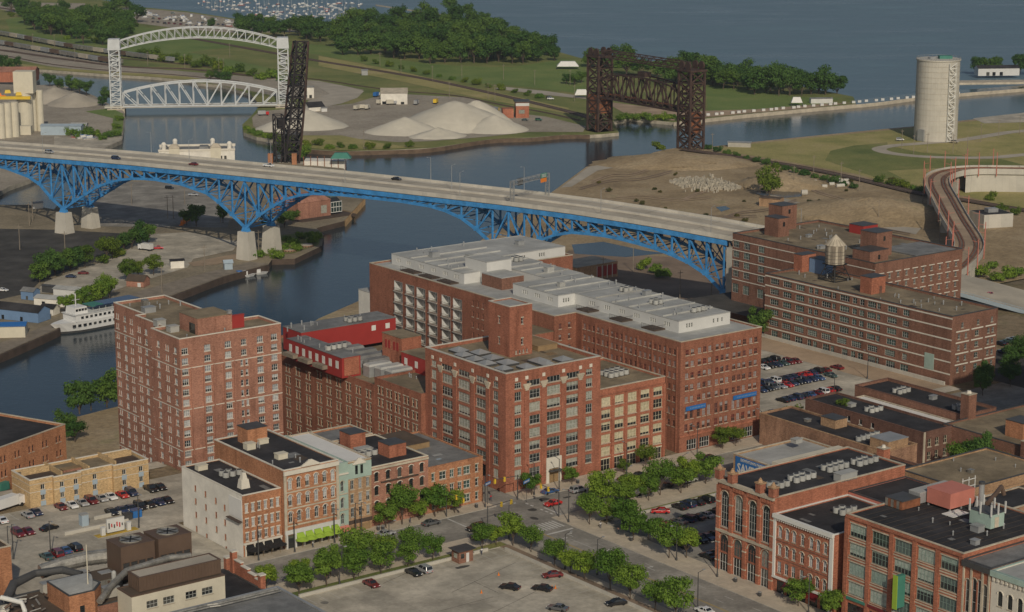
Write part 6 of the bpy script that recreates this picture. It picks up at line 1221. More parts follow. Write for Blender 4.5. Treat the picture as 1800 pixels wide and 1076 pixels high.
# ---- sheds and houses on the flats
for a in (('quay_shed', 'long blue clapboard shed with a dark pitched roof by the ship quay', 38, 560, 2.7, 22, 8, 4.2, -.42, 'blue_paint', 'roof_tar', 2.0, 'shed', ((3, 1.2, 1.8, 'glass_dark'), (-6, 1.2, 1.8, 'glass_dark'))), ('quay_shed', 'small blue shed behind the long blue shed', 54, 525, 2.7, 6, 5, 3.6, -.4, 'blue_paint', 'roof_grey', 1.2, 'shed', ((0, 1, 1.6, 'glass_dark'),)),
          ('quay_shed', 'pale low shed with a rusty flat roof beside the ship trees', 96, 535, 2.7, 15, 7, 3, -.35, 'plaster_white', 'roof_white', .8, 'shed', ((-3, 1.5, 1.7, 'glass_dark'),)), ('quay_shed', 'dark roofed shed with a pale front next to the ship bow', 88, 552, 2.7, 6, 5, 2.8, -.35, 'plaster_white', 'roof_tar', 1.4, 'shed', ()),
          ('quay_shed', 'long pale grey boat shed with a boxy roof hut', 132, 521, 2.7, 17, 6, 3.4, -.35, 'paint_white', 'roof_white', .8, 'shed', ((6, 1.5, 2.2, 'metal_dark'),)), ('container', 'long black container lying behind the pale shed', 93, 514, 2.7, 9, 2.6, 3, -.35, 'metal_dark', 'metal_dark', .3, 'container', ()),
          ('quay_shed', 'cream walled shed with a blue sheeted roof at the left edge', 5, 590, 2.7, 18, 8, 4.5, .1, 'paint_cream', 'blue_sign', .8, 'shed', ()), ('kiosk', 'small square red kiosk with a dark hipped roof on the promenade', 243, 502, 2.7, 8, 6, 2.6, -.3, 'brick_pink', 'roof_brown', 2.2, 'kiosk', ((2, 1.5, 1.9, 'paint_white'),)),
          ('white_hut', 'white flat hut with a dark roof on the promenade', 311, 470, 2.7, 6, 4, 3.4, .3, 'plaster_white', 'roof_tar', .5, 'hut', ()), ('ticket_hut', 'tiny pale blue hut beside the moored boats', 401, 473, 2.7, 3.6, 3, 3, .3, 'blue_pale', 'blue_pale', 1.2, 'hut', ()),
          ('yard_warehouse', 'white gabled warehouse with a pale brown roof in the sand yard', 693, 180, 2.3, 19, 24, 8, .05, 'plaster_white', 'stone', 2.5, 'warehouse', ((-6, 5, 2.2, 'glass_dark'), (0, 1.4, 1.8, 'glass_dark'), (6, 2.4, 1.8, 'glass_dark'))), ('small_house', 'dark pyramid roofed house by the small sand stockpile', 551, 194, 2.3, 12, 12, 3, .5, 'plaster_white', 'roof_tar', 3, 'house', ()),
          ('white_tower_hut', 'two storey white signal hut behind the black bascule span', 546, 172, 2.3, 5, 5, 8, .1, 'plaster_white', 'roof_grey', 1, 'hut', ((0, 2, 2.4, 'glass_dark'),)), ('grey_cabinet', 'small grey equipment hut beside the railway', 641, 132, 2.3, 5, 4, 4, .1, 'metal_grey', 'metal_grey', .5, 'hut', ()), ('small_shed', 'tiny white hut right of the pyramid roofed house', 570, 196, 2.3, 4, 3, 2.6, .1, 'paint_white', 'roof_grey', .5, 'hut', ()),
          ('blue_hall', 'pale blue roofed hall beside the silos', 110, 236, 2.4, 26, 9, 6, -.02, 'blue_pale', 'blue_pale', .8, 'hall', ()), ('white_hall', 'rounded white hall next to the blue roofed hall', 140, 232, 2.4, 10, 8, 4.5, -.02, 'roof_white', 'roof_white', 1.6, 'hall', ()), ('red_hall', 'red roofed hall behind the silo head house', 20, 142, 2.4, 40, 20, 8, .05, 'brick_vivid', 'brick_pink', 3, 'hall', ()), ('long_white_hall', 'long low white roofed hall at the far left edge', 2, 132, 2.4, 60, 8, 5, .0, 'metal_dark', 'roof_bright', .4, 'hall', ()),
          ('tan_utility_hut', 'small tan brick hut below the lime green tree', 1356, 362, 2.3, 11, 7, 4.5, -.5, 'brick_tan', 'roof_brown', .3, 'hut', ()), ('breakwater_shed', 'long pale shed at the root of the breakwater', 1443, 181, 2.3, 16, 5, 3.5, .12, 'paint_white', 'roof_grey', .5, 'shed', ()), ('grey_shed', 'low grey shed in the bushes behind the rusty bridge tower', 1300, 258, 2.3, 14, 5, 3, -.2, 'concrete', 'metal_grey', .4, 'shed', ()),
          ('white_booth', 'tiny white booth at the foot of the left blue bridge pier', 66, 366, 2.7, 5, 4, 3, .4, 'paint_white', 'roof_white', .5, 'booth', ()), 
          ('coast_house', 'white coast guard building with curved wings on the far pier', 1752, 132, 2, 34, 10, 6, .1, 'paint_white', 'roof_tar', 2, 'building', ((-9, 2.6, 3, 'glass_dark'), (-4, 2.6, 3, 'glass_dark'), (2, 2.6, 3, 'glass_dark')))): shed(*a)
k = MB(); [k.box(*b_) for b_ in []]; c = at(1745, 148, 0); o = MB().ob((c.x, c.y), .1, -40, 60, -2, 14, -3, 1.6); struct('far_pier', o, 'stone')
# open sided buildings with red doors under the bridge
r = thing('low_garage', 'low tan garage with red doors in white frames under the bridge', 'garage', at(1055, 495, 3)); c = at(1040, 482, 3); k = MB(); k.ob((c.x, c.y), A1 + .05, -16, 8, -8, 8, 0, 9); k.build('wall', 'brick_tan', r); k = MB(); k.ob((c.x, c.y), A1 + .05, -15.6, 7.6, -7.6, 7.6, 9.01, 9.1); k.build('roof', 'stone', r)
for i in range(4): k = MB(); k.ob((c.x, c.y), A1 + .05, -4 + i * 3, -1.6 + i * 3, -8.12, -8.02, 3.5, 8); k.build('door', 'paint_red', r); k = MB(); k.ob((c.x, c.y), A1 + .05, -4.3 + i * 3, -4.05 + i * 3, -8.2, -8.02, 2.5, 8.4); k.build('frame', 'paint_white', r)
# brick signal cabin
sc_ = thing('signal_cabin', 'two part red brick railway cabin beside the sand stockpile', 'cabin', at(914, 207, 2.3)); c = at(916, 206, 2.3)
for x0, x1, z, n in ((-4, 5, 13, 'wall'), (-13, -5.5, 8.5, 'side_wing')): k = MB(); k.ob((c.x, c.y), .1, x0, x1, -4, 5, 0, z); k.build(n, 'brick_vivid', sc_)
k = MB(); k.ob((c.x, c.y), .1, -4.8, 5.8, -4.8, 5.8, 13, 13.9); k.build('roof', 'metal_dark', sc_); k = MB(); k.ob((c.x, c.y), .1, -4.1, 5.1, -4.15, -4.02, 10.4, 12.4); k.build('window_band', 'paint_white', sc_); k = MB(); k.ob((c.x, c.y), .1, -2, 2, -4.15, -4.02, 5.2, 7.8); k.build('window', 'glass_pale', sc_)
# marquee tents
for u, v, s, lab in ((998, 121, 9, 'large white marquee tent on the green field'), (1022, 172, 5, 'small white marquee beside the left tower of the rusty bridge'), (1400, 186, 4, 'white pointed tent on the promenade beyond the rusty bridge')):
    p = at(u, v, 2.3); r = thing('marquee', lab, 'tent', (p.x, p.y, 2.3)); k = MB(); k.ob((0, 0), 0, -s, s, -s * .6, s * .6, 2.4, 6.2, tap=s * .35); o = k.build('canopy', 'roof_bright'); o.parent = r
    for x in (-1, 1): k = MB(); k.box(x * s - .2, x * s + .2, -s * .6, -s * .6 + .3, 0, 2.4); o = k.build('tent_pole', 'metal_dark'); o.parent = r
# rail wagons
wag = thing('hopper_wagon', 'x', 'rail wagon'); k = MB(); k.add([(-7.5, -1.5, 1.4), (7.5, -1.5, 1.4), (7.5, 1.5, 1.4), (-7.5, 1.5, 1.4), (-8, -1.6, 4.6), (8, -1.6, 4.6), (8, 1.6, 4.6), (-8, 1.6, 4.6)], [(3, 2, 1, 0), (4, 5, 6, 7), (0, 1, 5, 4), (1, 2, 6, 5), (2, 3, 7, 6), (3, 0, 4, 7)]); o = k.build('body', 'metal_grey'); o.parent = wag; wbody = o
for x in (-5.5, 5.5): k = MB(); k.box(x - 1, x + 1, -1.1, 1.1, .3, 1.1); o = k.build('bogie', 'black'); o.parent = wag
wm = [MAT[m] for m in ('metal_grey', 'galvanised', 'metal_brown', 'gravel', 'galvanised')]; first_w = [True]; n_ = 0
for line, pts, cnt in (('far', [(-60, 55), (0, 63), (60, 74), (130, 87), (230, 101), (340, 115)], 22), ('near', [(-60, 72), (0, 80), (60, 90), (120, 100), (180, 110), (236, 117)], 17)):
    P = [at(u, v, 2.4) for u, v in pts]; _, Q = ribbon('x', P, 0, 1, 'x'); L = [0]
    for a, b in zip(Q, Q[1:]): L.append(L[-1] + (b - a).length)
    for i in range(cnt):
        s = 10 + i * 17.6
        if s + 9 > L[-1]: break
        j = max(q for q in range(len(L)) if L[q] <= s); d = (Q[j + 1] - Q[j]).normalized(); p = Q[j] + d * (s - L[j])
        o = place(wag, p + Vector((0, 0, .1)), math.atan2(d.y, d.x), '%s hopper wagon from the left on the %s siding' % (ORD[i], line), 'hopper wagons on the sidings', first_w)
        for ch_ in o.children:
            if ch_.name.startswith('body'): ch_.material_slots[0].link = 'OBJECT'; ch_.material_slots[0].material = wm[(i * 7 + len(line)) % 5]
# marina boats
mbt = thing('motor_boat', 'x', 'boat'); k = MB(); k.add([(-4.5, -1.5, .6), (2, -1.6, .6), (5, 0, .8), (2, 1.6, .6), (-4.5, 1.5, .6), (-4.5, -1.1, -.5), (2, -1.1, -.5), (4, 0, -.4), (2, 1.1, -.5), (-4.5, 1.1, -.5)], [(0, 1, 2, 3, 4), (5, 6, 1, 0), (6, 7, 2, 1), (7, 8, 3, 2), (8, 9, 4, 3), (9, 5, 0, 4)]); o = k.build('hull', 'hull_mix'); o.parent = mbt; k = MB(); k.box(-2.4, 1.6, -1.1, 1.1, .61, 2.0); o = k.build('cabin', 'paint_white'); o.parent = mbt; k = MB(); k.box(-2.3, -.3, -1.15, 1.15, 2.01, 2.15); o = k.build('canvas_top', 'blue_sign'); o.parent = mbt
sbt = thing('sailing_boat', 'x', 'boat'); k = MB(); k.add([(-5, -1.3, .7), (1, -1.5, .7), (5.5, 0, .9), (1, 1.5, .7), (-5, 1.3, .7), (-4.4, -.8, -.5), (1, -.9, -.5), (4.2, 0, -.4), (1, .9, -.5), (-4.4, .8, -.5)], [(0, 1, 2, 3, 4), (5, 6, 1, 0), (6, 7, 2, 1), (7, 8, 3, 2), (8, 9, 4, 3), (9, 5, 0, 4)]); o = k.build('hull', 'hull_mix'); o.parent = sbt; k = MB(); k.beam((.5, 0, .7), (.5, 0, 13), .16); k.beam((.5, 0, 2), (-4, 0, 2), .3); o = k.build('mast', 'frame_white'); o.parent = sbt; k = MB(); k.box(-2, 1.8, -.8, .8, .71, 1.3); o = k.build('cabin', 'paint_white'); o.parent = sbt
f1, f2 = [True], [True]; rb_x = random.Random(21); zone = 0
for row, (v0, u0, u1, nb) in enumerate(((8, 452, 640, 22), (14, 445, 632, 24), (20, 440, 622, 24), (27, 432, 640, 25), (33, 425, 628, 22), (40, 470, 610, 14), (5, 345, 450, 12), (12, 352, 444, 12), (18, 372, 440, 8))):
    for i in range(nb):
        u = u0 + (u1 - u0) * (i + .5 + rb_x.uniform(-.4, .4)) / nb; p = at(u, v0 + rb_x.uniform(-2.8, 2.8), 0); sb_ = rb_x.random() < .35
        place(sbt if sb_ else mbt, (p.x, p.y, .3), rb_x.choice((1.4, -1.7, 1.6, .4, 2.6)) + rb_x.uniform(-.4, .4), 'white %s, number %s from the left in the %s row of the far marina' % ('sailing boat' if sb_ else 'motor boat', ORD[i], ORD[row]), 'boats in the far marina', f2 if sb_ else f1, rb_x.uniform(.6, 1.0))
for i in range(40):
    u = rb_x.uniform(180, 420); v = 16 + (u - 180) * .12 + rb_x.uniform(-6, 9)
    p = at(u, v, 2.4); place(mbt, (p.x, p.y, 3.0), rb_x.uniform(0, 3), 'white motor boat laid up ashore beside the marina car park', 'boats laid up ashore', f1)
for u, v, lab, an, s in ((427, 487, 'long red and white tour boat at the landing stage', .4, 1.2), (404, 491, 'small red decked boat at the landing stage', .4, .7), (452, 482, 'white motor boat at the outer end of the landing stage', .15, 1.0)): p = at(u, v, 0); place(mbt, (p.x, p.y, .3), an, lab, 'boats at the landing stage', f1, s)
for i, u in enumerate((138, 148, 158)): p = at(u, 243 + i, 2.4); place(mbt, (p.x, p.y, 3.0), .5, '%s white boat from the left on trailers below the silos' % ORD[i], 'boats on trailers', f1)
k = MB(); 
for i in range(34):
    t = i / 33; p = at(1245 + 440 * t + rb_x.uniform(-4, 4), 203 - 38 * t, 2.5); k.ob((p.x, p.y), .1, -1.2, 1.2, -.8, .8, 2.4, 4.0)
tag(k.build('breakwater_blocks', 'paint_white'), kind='stuff')
# yard vehicles and pipes
k = MB()
for i in range(14): p = at(1446 + rb_x.uniform(0, 42), 324 + rb_x.uniform(-5, 8), 2.4); k.tube([(p.x - 1.4, p.y, 3.3), (p.x + 1.4, p.y + .5, 3.3)], 1.0, 10)
tag(k.build('concrete_pipes', 'concrete_pale'), 'loose pile of pale concrete pipes on the brown dirt', 'pipes')
for u, v in ((1414, 343), (1420, 326), (1430, 325)): p = at(u, v, 2.4); tag(MB().tube([(p.x - 1.6, p.y, 3.8), (p.x + 1.6, p.y, 3.8)], 1.5, 12).build('concrete_pipe', 'concrete_pale'), 'single pale concrete pipe ring standing left of the pipe pile', 'pipe', 'single concrete pipe rings')
# utility poles across the far ground
up = thing('utility_pole', 'x', 'pole'); MB().cyl((0, 0), .2, .14, 0, 12, 6).build('pole', 'wood_grey', up); k = MB(); k.beam((-1.4, 0, 11), (1.4, 0, 11), .18); k.build('crossarm', 'wood_grey', up); f3 = [True]; n_ = 0
for u, v in ((96, 83), (58, 82), (132, 110), (205, 86), (260, 116), (325, 120), (385, 126), (393, 128), (404, 100), (500, 82), (596, 40), (668, 117), (705, 129), (812, 141), (760, 142), (870, 177), (1002, 150), (1252, 268), (1395, 330), (1430, 310), (1478, 322), (1510, 336), (1544, 392), (1622, 357), (1651, 428), (1060, 500), (1113, 478), (1195, 525), (1250, 540), (640, 262), (790, 172), (1010, 178), (940, 150), (885, 140), (858, 174), (52, 398), (58, 390), (35, 440), (115, 452), (305, 385), (295, 385), (232, 362), (180, 345), (325, 360), (388, 392), (360, 478), (285, 516), (455, 450), (1675, 270), (1606, 271), (1630, 268), (1700, 273), (1724, 250), (1755, 242), (1792, 236), (1585, 262)):
    p = at(u, v, 2.4); place(up, p, .5, 'thin pole, %s of the poles scattered over the flat land, counted by building order' % 'one' if 0 else 'thin wooden pole standing on the flat land beyond the streets', 'thin poles on the flat land', f3, 1.0)
# ================================================================ the street front on the right
I1 = Bldg('arched_front_building', 'red brick building with tall arched windows, stone bands and four roof pinnacles', rect(315, 357, 321.2, 339.8), 24, 46.8, 'brick_vivid', 'roof_tar', .5, 'stone')
sx = [2.5, 7.1, 11.7, 16.1]
I1.win(3, sx, [35.6], 2.5, 8.6, nx=3, ny=5, arch=1.1, frame='frame_grey', gl='glass', sill='stone', head='stone'); I1.win(3, sx, [29.6], 2.8, 4.2, nx=3, ny=2, arch=1.3, frame='frame_brown', gl='glass', sill='', head='stone')
I1.win(3, sx, [25.0], 2.8, 4.3, nx=3, ny=2, frame='frame_white', gl='glass_dark', sill='')
I1.pier(3, [.5, 4.8, 9.4, 13.9, 18.1], 1.1, 24, 45.3, .35)
for z in (27.2, 31.5, 37.6, 41.3): 
    for q in (.5, 4.8, 9.4, 13.9, 18.1): I1.band(3, z, .3, .39, 'stone', q - .57, q + .57, 'stone_band')
I1.band(3, 34.3, .6, .45, 'stone', name='string_course'); I1.band(3, 46.0, .75, .6, 'stone', name='cornice')
for q in sx:
    for j in range(7): I1.band(3, 44.9, .9, .42, 'brick_vivid', q - 1.7 + j * .5, q - 1.42 + j * .5, 'corbel')
I1.finish(); o = I1.edge(3); 
for q in (.5, 4.8, 13.9, 18.1):
    p = o[0] + o[1] * q; k = MB(); k.ob((p.x, p.y), A1, -.75, .9, -.8, .8, 46.801, 48.9); k.build('pinnacle', 'brick_red', I1.root); k = MB(); k.ob((p.x, p.y), A1, -.9, 1.05, -.95, .95, 48.901, 49.2); k.cyl((p.x, p.y), .7, .15, 49.2, 50.2, 8); k.build('finial', 'brick_tan', I1.root)
I2_ = Bldg('white_corniced_building', 'red brick building with small arched windows, white cornice and white corner strips', rect(315, 338, 302.7, 321.15), 24, 43.2, 'brick_vivid', 'roof_tar', .5, 'frame_white')
s7 = [1.9, 4.1, 6.3, 8.9, 11.6, 13.7, 15.9]; W2 = dict(frame='frame_white', gl='glass_blind', sill='stone')
I2_.win(3, s7, [38.0], 1.15, 2.6, nx=2, ny=2, arch=.5, head='stone', **W2); I2_.win(3, s7, [33.9], 1.15, 2.6, nx=2, ny=2, arch=.5, head='stone', **W2)
I2_.win(3, s7[:4], [29.8], 1.2, 2.6, nx=2, ny=2, **W2); I2_.win(3, s7[4:], [29.6], 1.15, 2.6, nx=2, ny=2, arch=.5, head='stone', **W2)
I2_.win(3, [2.4, 5.6, 9.2, 12.8, 16], [25], 2.4, 2.9, nx=2, ny=1, frame='frame_dark', gl='glass_dark', sill='')
I2_.band(3, 42.4, .9, .7, 'frame_white', name='cornice'); I2_.band(3, 28.4, .45, .4, 'frame_white', name='shop_cornice'); I2_.pier(3, [.35], .7, 28.9, 42.3, .3, 'frame_white', 'corner_strip'); I2_.pier(3, [17.9], 1.0, 25, 42.3, .35, 'frame_white', 'corner_strip')
for z in (37.2, 33.1): I2_.band(3, z, .15, .1, 'brick_brown')
for q in range(26): I2_.band(3, 41.9, .45, .5, 'frame_white', .5 + q * .68, .75 + q * .68, 'bracket')
I2_.finish()
for q, w in ((4, 2.2), (10.5, 4.2)):
    A, d, out, L = I2_.edge(3); k = MB(); P = lambda s, o_, z: tuple((A + d * s + out * o_ + Vector((0, 0, z)))); k.quad(P(q, .05, 28.2), P(q + w, .05, 28.2), P(q + w, 1.4, 27.2), P(q, 1.4, 27.2)); k.quad(P(q, 1.4, 27.2), P(q + w, 1.4, 27.2), P(q + w, 1.4, 26.9), P(q, 1.4, 26.9)); k.build('awning', 'car_wine', I2_.root)
I3 = Bldg('banded_window_building', 'wide red brick building with broad window bands and plant on its dark roof', rect(315, 346, 266.9, 299.4), 24, 49.0, 'brick_vivid', 'roof_tar', .45, 'stone')
s5 = [3.6, 10.0, 16.4, 22.8, 29.0]
for z in (44.2, 39.9, 35.6, 31.2): I3.win(3, s5, [z], 4.7, 2.9, nx=5, ny=2, frame='frame_green', gl='glass_mint', sill='stone', head='stone'); I3.band(3, z - .75, .25, .12, 'stone')
I3.win(3, s5, [25.6], 4.9, 3.6, nx=4, ny=1, frame='frame_dark', gl='glass_dark', sill=''); I3.pier(3, [.35, 6.8, 13.2, 19.6, 25.9, 32.1], 1.15, 24, 48.0, .25); I3.band(3, 48.1, .5, .35, 'brick_vivid', name='cornice'); I3.band(3, 30.0, .6, .3, 'roof_green', 1, 6.5, 'shop_fascia'); I3.band(3, 30.0, .6, .3, 'car_wine', 7.2, 32, 'shop_fascia'); I3.finish()
c = gw(313.6, 282.3, 33); r = thing('blade_sign', 'tall bright green blade sign projecting from the wide red brick front', 'sign', c); k = MB(); k.ob((c.x, c.y), A1, -1.3, 1.1, -.5, .5, 33.2, 40.2); k.build('panel', 'roof_green', r); k = MB(); k.ob((c.x, c.y), A1, -1.45, -1.301, -.62, .62, 33.0, 40.4); k.build('edge_strip', 'umbrella_green', r)
I4 = Bldg('ornate_narrow_building', 'narrow brick building with tall round arched windows and a dark scrolled cornice', rect(315, 338, 259.6, 266.85), 24, 47.9, 'brick_vivid', 'roof_grey', .4, 'metal_dark')
I4.win(3, [1.4, 5.9], [36.9], 1.1, 7.0, nx=1, ny=3, arch=.5, frame='frame_grey', gl='glass_dark', head='stone'); I4.win(3, [3.1, 4.5], [36.9], 1.1, 7.6, nx=1, ny=3, arch=.55, frame='frame_grey', gl='glass_dark', head='stone')
I4.win(3, [1.4, 3.1, 4.5, 5.9], [30.2], 1.0, 4.6, nx=1, ny=2, frame='frame_grey', gl='glass_dark', head='stone'); I4.band(3, 46.6, 1.2, .6, 'metal_dark', name='cornice'); I4.pier(3, [.3, 2.3, 5.2, 6.9], .45, 24, 46.5, .25, 'stone'); I4.finish()
I5 = Bldg('white_arcade_building', 'white stone building with a pale green dentilled cornice at the right edge', rect(315, 345, 236, 259.5), 24, 47.6, 'stone_white', 'roof_white', .4, 'seafoam')
I5.win(3, [2.4 + 2.5 * i for i in range(8)], [40.6, 34.6, 29.2], 1.2, 3.1, nx=2, ny=2, arch=.6, frame='frame_dark', gl='glass_dark', sill='stone', head='stone_white'); I5.band(3, 46.5, 1.1, .6, 'seafoam', name='cornice')
for i in range(20): I5.band(3, 45.6, .75, .4, 'stone_white', .5 + i * 1.1, 1.0 + i * 1.1, 'dentil')
I5.finish()
low('rear_brick_block', 'pink painted rear wall block between the dark long roof and the wide red building', 338.2, 357, 300, 321, 44, 'paint_pink', 'roof_tar', .3, 'metal_dark')
low('rear_brick_block', 'brick rear block with a stained whitewashed wall behind the rooftop plant', 346.2, 371.8, 290, 299.9, 44, 'brick_mottled', 'roof_tar', .3, 'stone')
patches(I1, 9, 46.3, 11); patches(I2_, 5, 42.7, 12); patches(I3, 10, 48.55, 13); patches(I5, 5, 47.2, 14, ('roof_grey', 'roof_white'))
for i in range(14): addpart(I3.root, 'roof_seam', 'roof_brown', 315.5, 345.5, 268 + i * 2.2, 268.07 + i * 2.2, 48.554, 48.59)
# plant on the wide dark roof
r = box_thing('rooftop_plant', 'salmon pink rooftop plant box on a steel frame', 'plant box', 333.8, 341.6, 287.2, 293.8, 49.2, 52.6, 'paint_pink', 'paint_pink', lip=.02); c = gw(337.7, 290.5)
k = MB(); [k.ob((c.x, c.y), A1, x - .15, x + .15, y - .15, y + .15, 48.55, 49.2) for x in (-3.6, 0, 3.6) for y in (-3, 3)]; k.build('support', 'metal_grey', r)
r = box_thing('rooftop_duct', 'long white metal air duct behind the pink plant box', 'duct', 332, 343.5, 294.2, 297.4, 49.0, 51.4, 'metal_grey', 'roof_white', lip=.02)
r = box_thing('rooftop_louvre', 'rust stained open topped metal enclosure beside the pink plant box', 'enclosure', 326.4, 332, 294.0, 299, 48.7, 50.6, 'rust', 'metal_dark', lip=.03)
for i in range(6): addpart(r, 'panel', 'galvanised' if i % 2 else 'rust', 326.25, 326.38, 294.05 + i * .82, 294.75 + i * .82, 48.7, 50.4)
r = box_thing('antenna_cube', 'pale green steel rooftop cube carrying a ring of white antennas', 'equipment room', 330.2, 334.4, 273, 278.7, 49.3, 52.4, 'seafoam', 'metal_dark', lip=.02); c = gw(332.3, 275.8)
for i in range(8): a = [(-2.2, -2.9), (0, -2.9), (2.2, -2.9), (2.2, 0), (2.2, 2.9), (0, 2.9), (-2.2, 2.9), (-2.2, 0)][i]; MB().ob((c.x, c.y), A1, a[0] - .14, a[0] + .14, a[1] - .14, a[1] + .14, 52.0, 54.6).build('antenna', 'paint_white', r)
addpart(r, 'door', 'stone', 331.4, 332.6, 272.86, 272.98, 49.4, 51.6); r = box_thing('rooftop_condenser', 'grey condenser box at the foot of the pale green cube', 'condenser', 327.8, 329.8, 274.2, 276.4, 48.56, 50.0, 'metal_grey')
c = gw(341.4, 285.2); r = thing('exhaust_stack', 'tall silver exhaust stack beside the pink plant box', 'stack', (c.x, c.y, 48.55)); MB().cyl(c, .62, .62, 49.8, 54, 14).build('flue', 'metal_grey', r); MB().cyl(c, .7, .7, 54, 54.5, 14).build('cap', 'metal_dark', r); MB().ob((c.x, c.y), A1, -1, 1, -1, 1, 48.55, 50.3, tap=.2).build('base_box', 'roof_white', r)
tag(MB().tube([gw(341.5, 283.6, 50), gw(347, 286, 50.4), gw(352, 288.6, 50.5), gw(352.6, 288.2, 48.6)], .5, 10).build('exhaust_pipe', 'metal_brown'), 'brown pipe running back across the dark roof from the silver stack', 'pipe')
for i in range(4): box_thing('roof_hatch', 'pale flat roof hatch in front of the pink plant box, %s of four' % ORD[i], 'hatch', 331.5 + (i % 2) * 2.6, 333.7 + (i % 2) * 2.6, 284.2 + (i // 2) * 1.8, 285.4 + (i // 2) * 1.8, 48.56, 48.75, 'roof_bright', group='roof hatches')
c = gw(344, 291); r = thing('pipe_frame', 'white pipe frame standing behind the pink plant box', 'frame', (c.x, c.y, 48.55)); k = MB(); [k.beam((c.x + x * E1.x, c.y + x * E1.y, 48.55), (c.x + x * E1.x, c.y + x * E1.y, 53.6), .14) for x in (-2, 0, 2)]; [k.beam((c.x - 2.2 * E1.x, c.y - 2.2 * E1.y, z), (c.x + 2.2 * E1.x, c.y + 2.2 * E1.y, z), .14) for z in (51.5, 53)]; k.build('pipes', 'frame_white', r)
# fan condensers in clusters
fan = thing('fan_condenser', 'x', 'condenser'); o = MB().cyl((0, 0), .78, .78, .15, 1.35, 12).build('casing', 'roof_white'); o.parent = fan; o = MB().cyl((0, 0), .55, .55, 1.351, 1.42, 10).build('fan_grille', 'metal_dark'); o.parent = fan; k = MB(); [k.box(x - .1, x + .1, -.8, .8, 0, .16) for x in (-.5, .5)]; o = k.build('feet', 'metal_dark'); o.parent = fan; ff = [True]
def cluster(n, cols, a, b, z, where, sp=1.9, grp=None):
    for i in range(n): q = gw(a + (i % cols) * sp, b + (i // cols) * sp + (i % cols) * .15, z); place(fan, q, A1, 'round fan condenser, %s of the %d %s' % (ORD[i], n, where), grp or 'fan condensers ' + where, ff)
cluster(4, 3, 320.2, 326.4, 46.31, 'nearest the pinnacled front'); cluster(7, 4, 327.6, 327.2, 46.31, 'in the middle of the long dark roof'); cluster(8, 4, 339.5, 328.4, 46.31, 'above the wide white unit'); cluster(7, 4, 348.5, 327.6, 46.31, 'at the far end of the long dark roof')
cluster(5, 3, 327, 312, 42.71, 'on the white corniced building'); cluster(6, 3, 441.5, 400.5, 33.11, 'on the long low tan building'); cluster(5, 3, 441.5, 378, 33.11, 'beside the tall brick chimney'); cluster(5, 5, 396.5, 373.5, 33.2, 'along the mottled brick roof edge')
cluster(12, 4, 353, 424, 46.91, 'on the cream windowed wing'); cluster(6, 3, 271, 421, 40.01, 'beside the orange roof hut'); cluster(4, 2, 390, 462, 59.2, 'on the white roof above the near block'); cluster(4, 2, 386, 444, 59.2, 'in the middle of the white near block roof'); cluster(3, 3, 388, 430, 59.2, 'at the street end of the white roof'); cluster(4, 2, 392, 518, 59.1, 'on the white river wing roof'); cluster(5, 3, 330, 518.5, 48.02, 'on the red rooftop wing'); cluster(4, 4, 308.4, 496, 47.02, 'on the red wing facing the tower'); cluster(5, 3, 236, 427, 39.86, 'on the white sided building'); cluster(5, 3, 420, 391, 33.21, 'on the dark roof beside the white membrane')
for lo, lab in ((((338.4, 322.4, 46.3), (5.2, 2.4, 1.9)), 'wide white packaged unit on the long dark roof'), (((234.6, 436.6, 39.85), (2.6, 1.8, 1.3)), 'cream air unit on the back of the white sided building'), (((247.5, 420.5, 44.2), (2.6, 2, 1.4)), 'cream box unit nearest the pediment'), (((245.5, 432, 44.2), (2.4, 2, 1.6)), 'octagonal cream unit in the middle of the arcaded roof'),
                (((250.5, 434.5, 44.2), (2.6, 2, 1.3)), 'cream box unit at the back of the arcaded roof'), (((383, 383, 33.01), (2.4, 2, 1.2)), 'pale air unit on the raised billboard roof'), (((273, 424, 40), (4, 2.2, 1.6)), 'long pale duct unit between the two roof huts'), (((420, 399, 33.2), (2, 2, 1.2)), 'timber planter box on the narrow dark roof')):
    (a, b, z), (w, d, h) = lo; box_thing('rooftop_unit', lab, 'air unit', a - w / 2, a + w / 2, b - d / 2, b + d / 2, z, z + h, 'paint_cream' if 'cream' in lab else 'roof_white')
c = gw(235.5, 417.7); r = thing('stair_cowl', 'white stepped ventilation cowl on the white sided building', 'ventilator', (c.x, c.y, 39.85)); MB().ob((c.x, c.y), A1, -1.2, 1.2, -1, 1, 39.85, 42, tap=.25).build('casing', 'stone_white', r); MB().ob((c.x, c.y), A1, -.7, .7, -.7, .7, 42, 43.6, tap=.3).build('cap', 'stone_white', r)
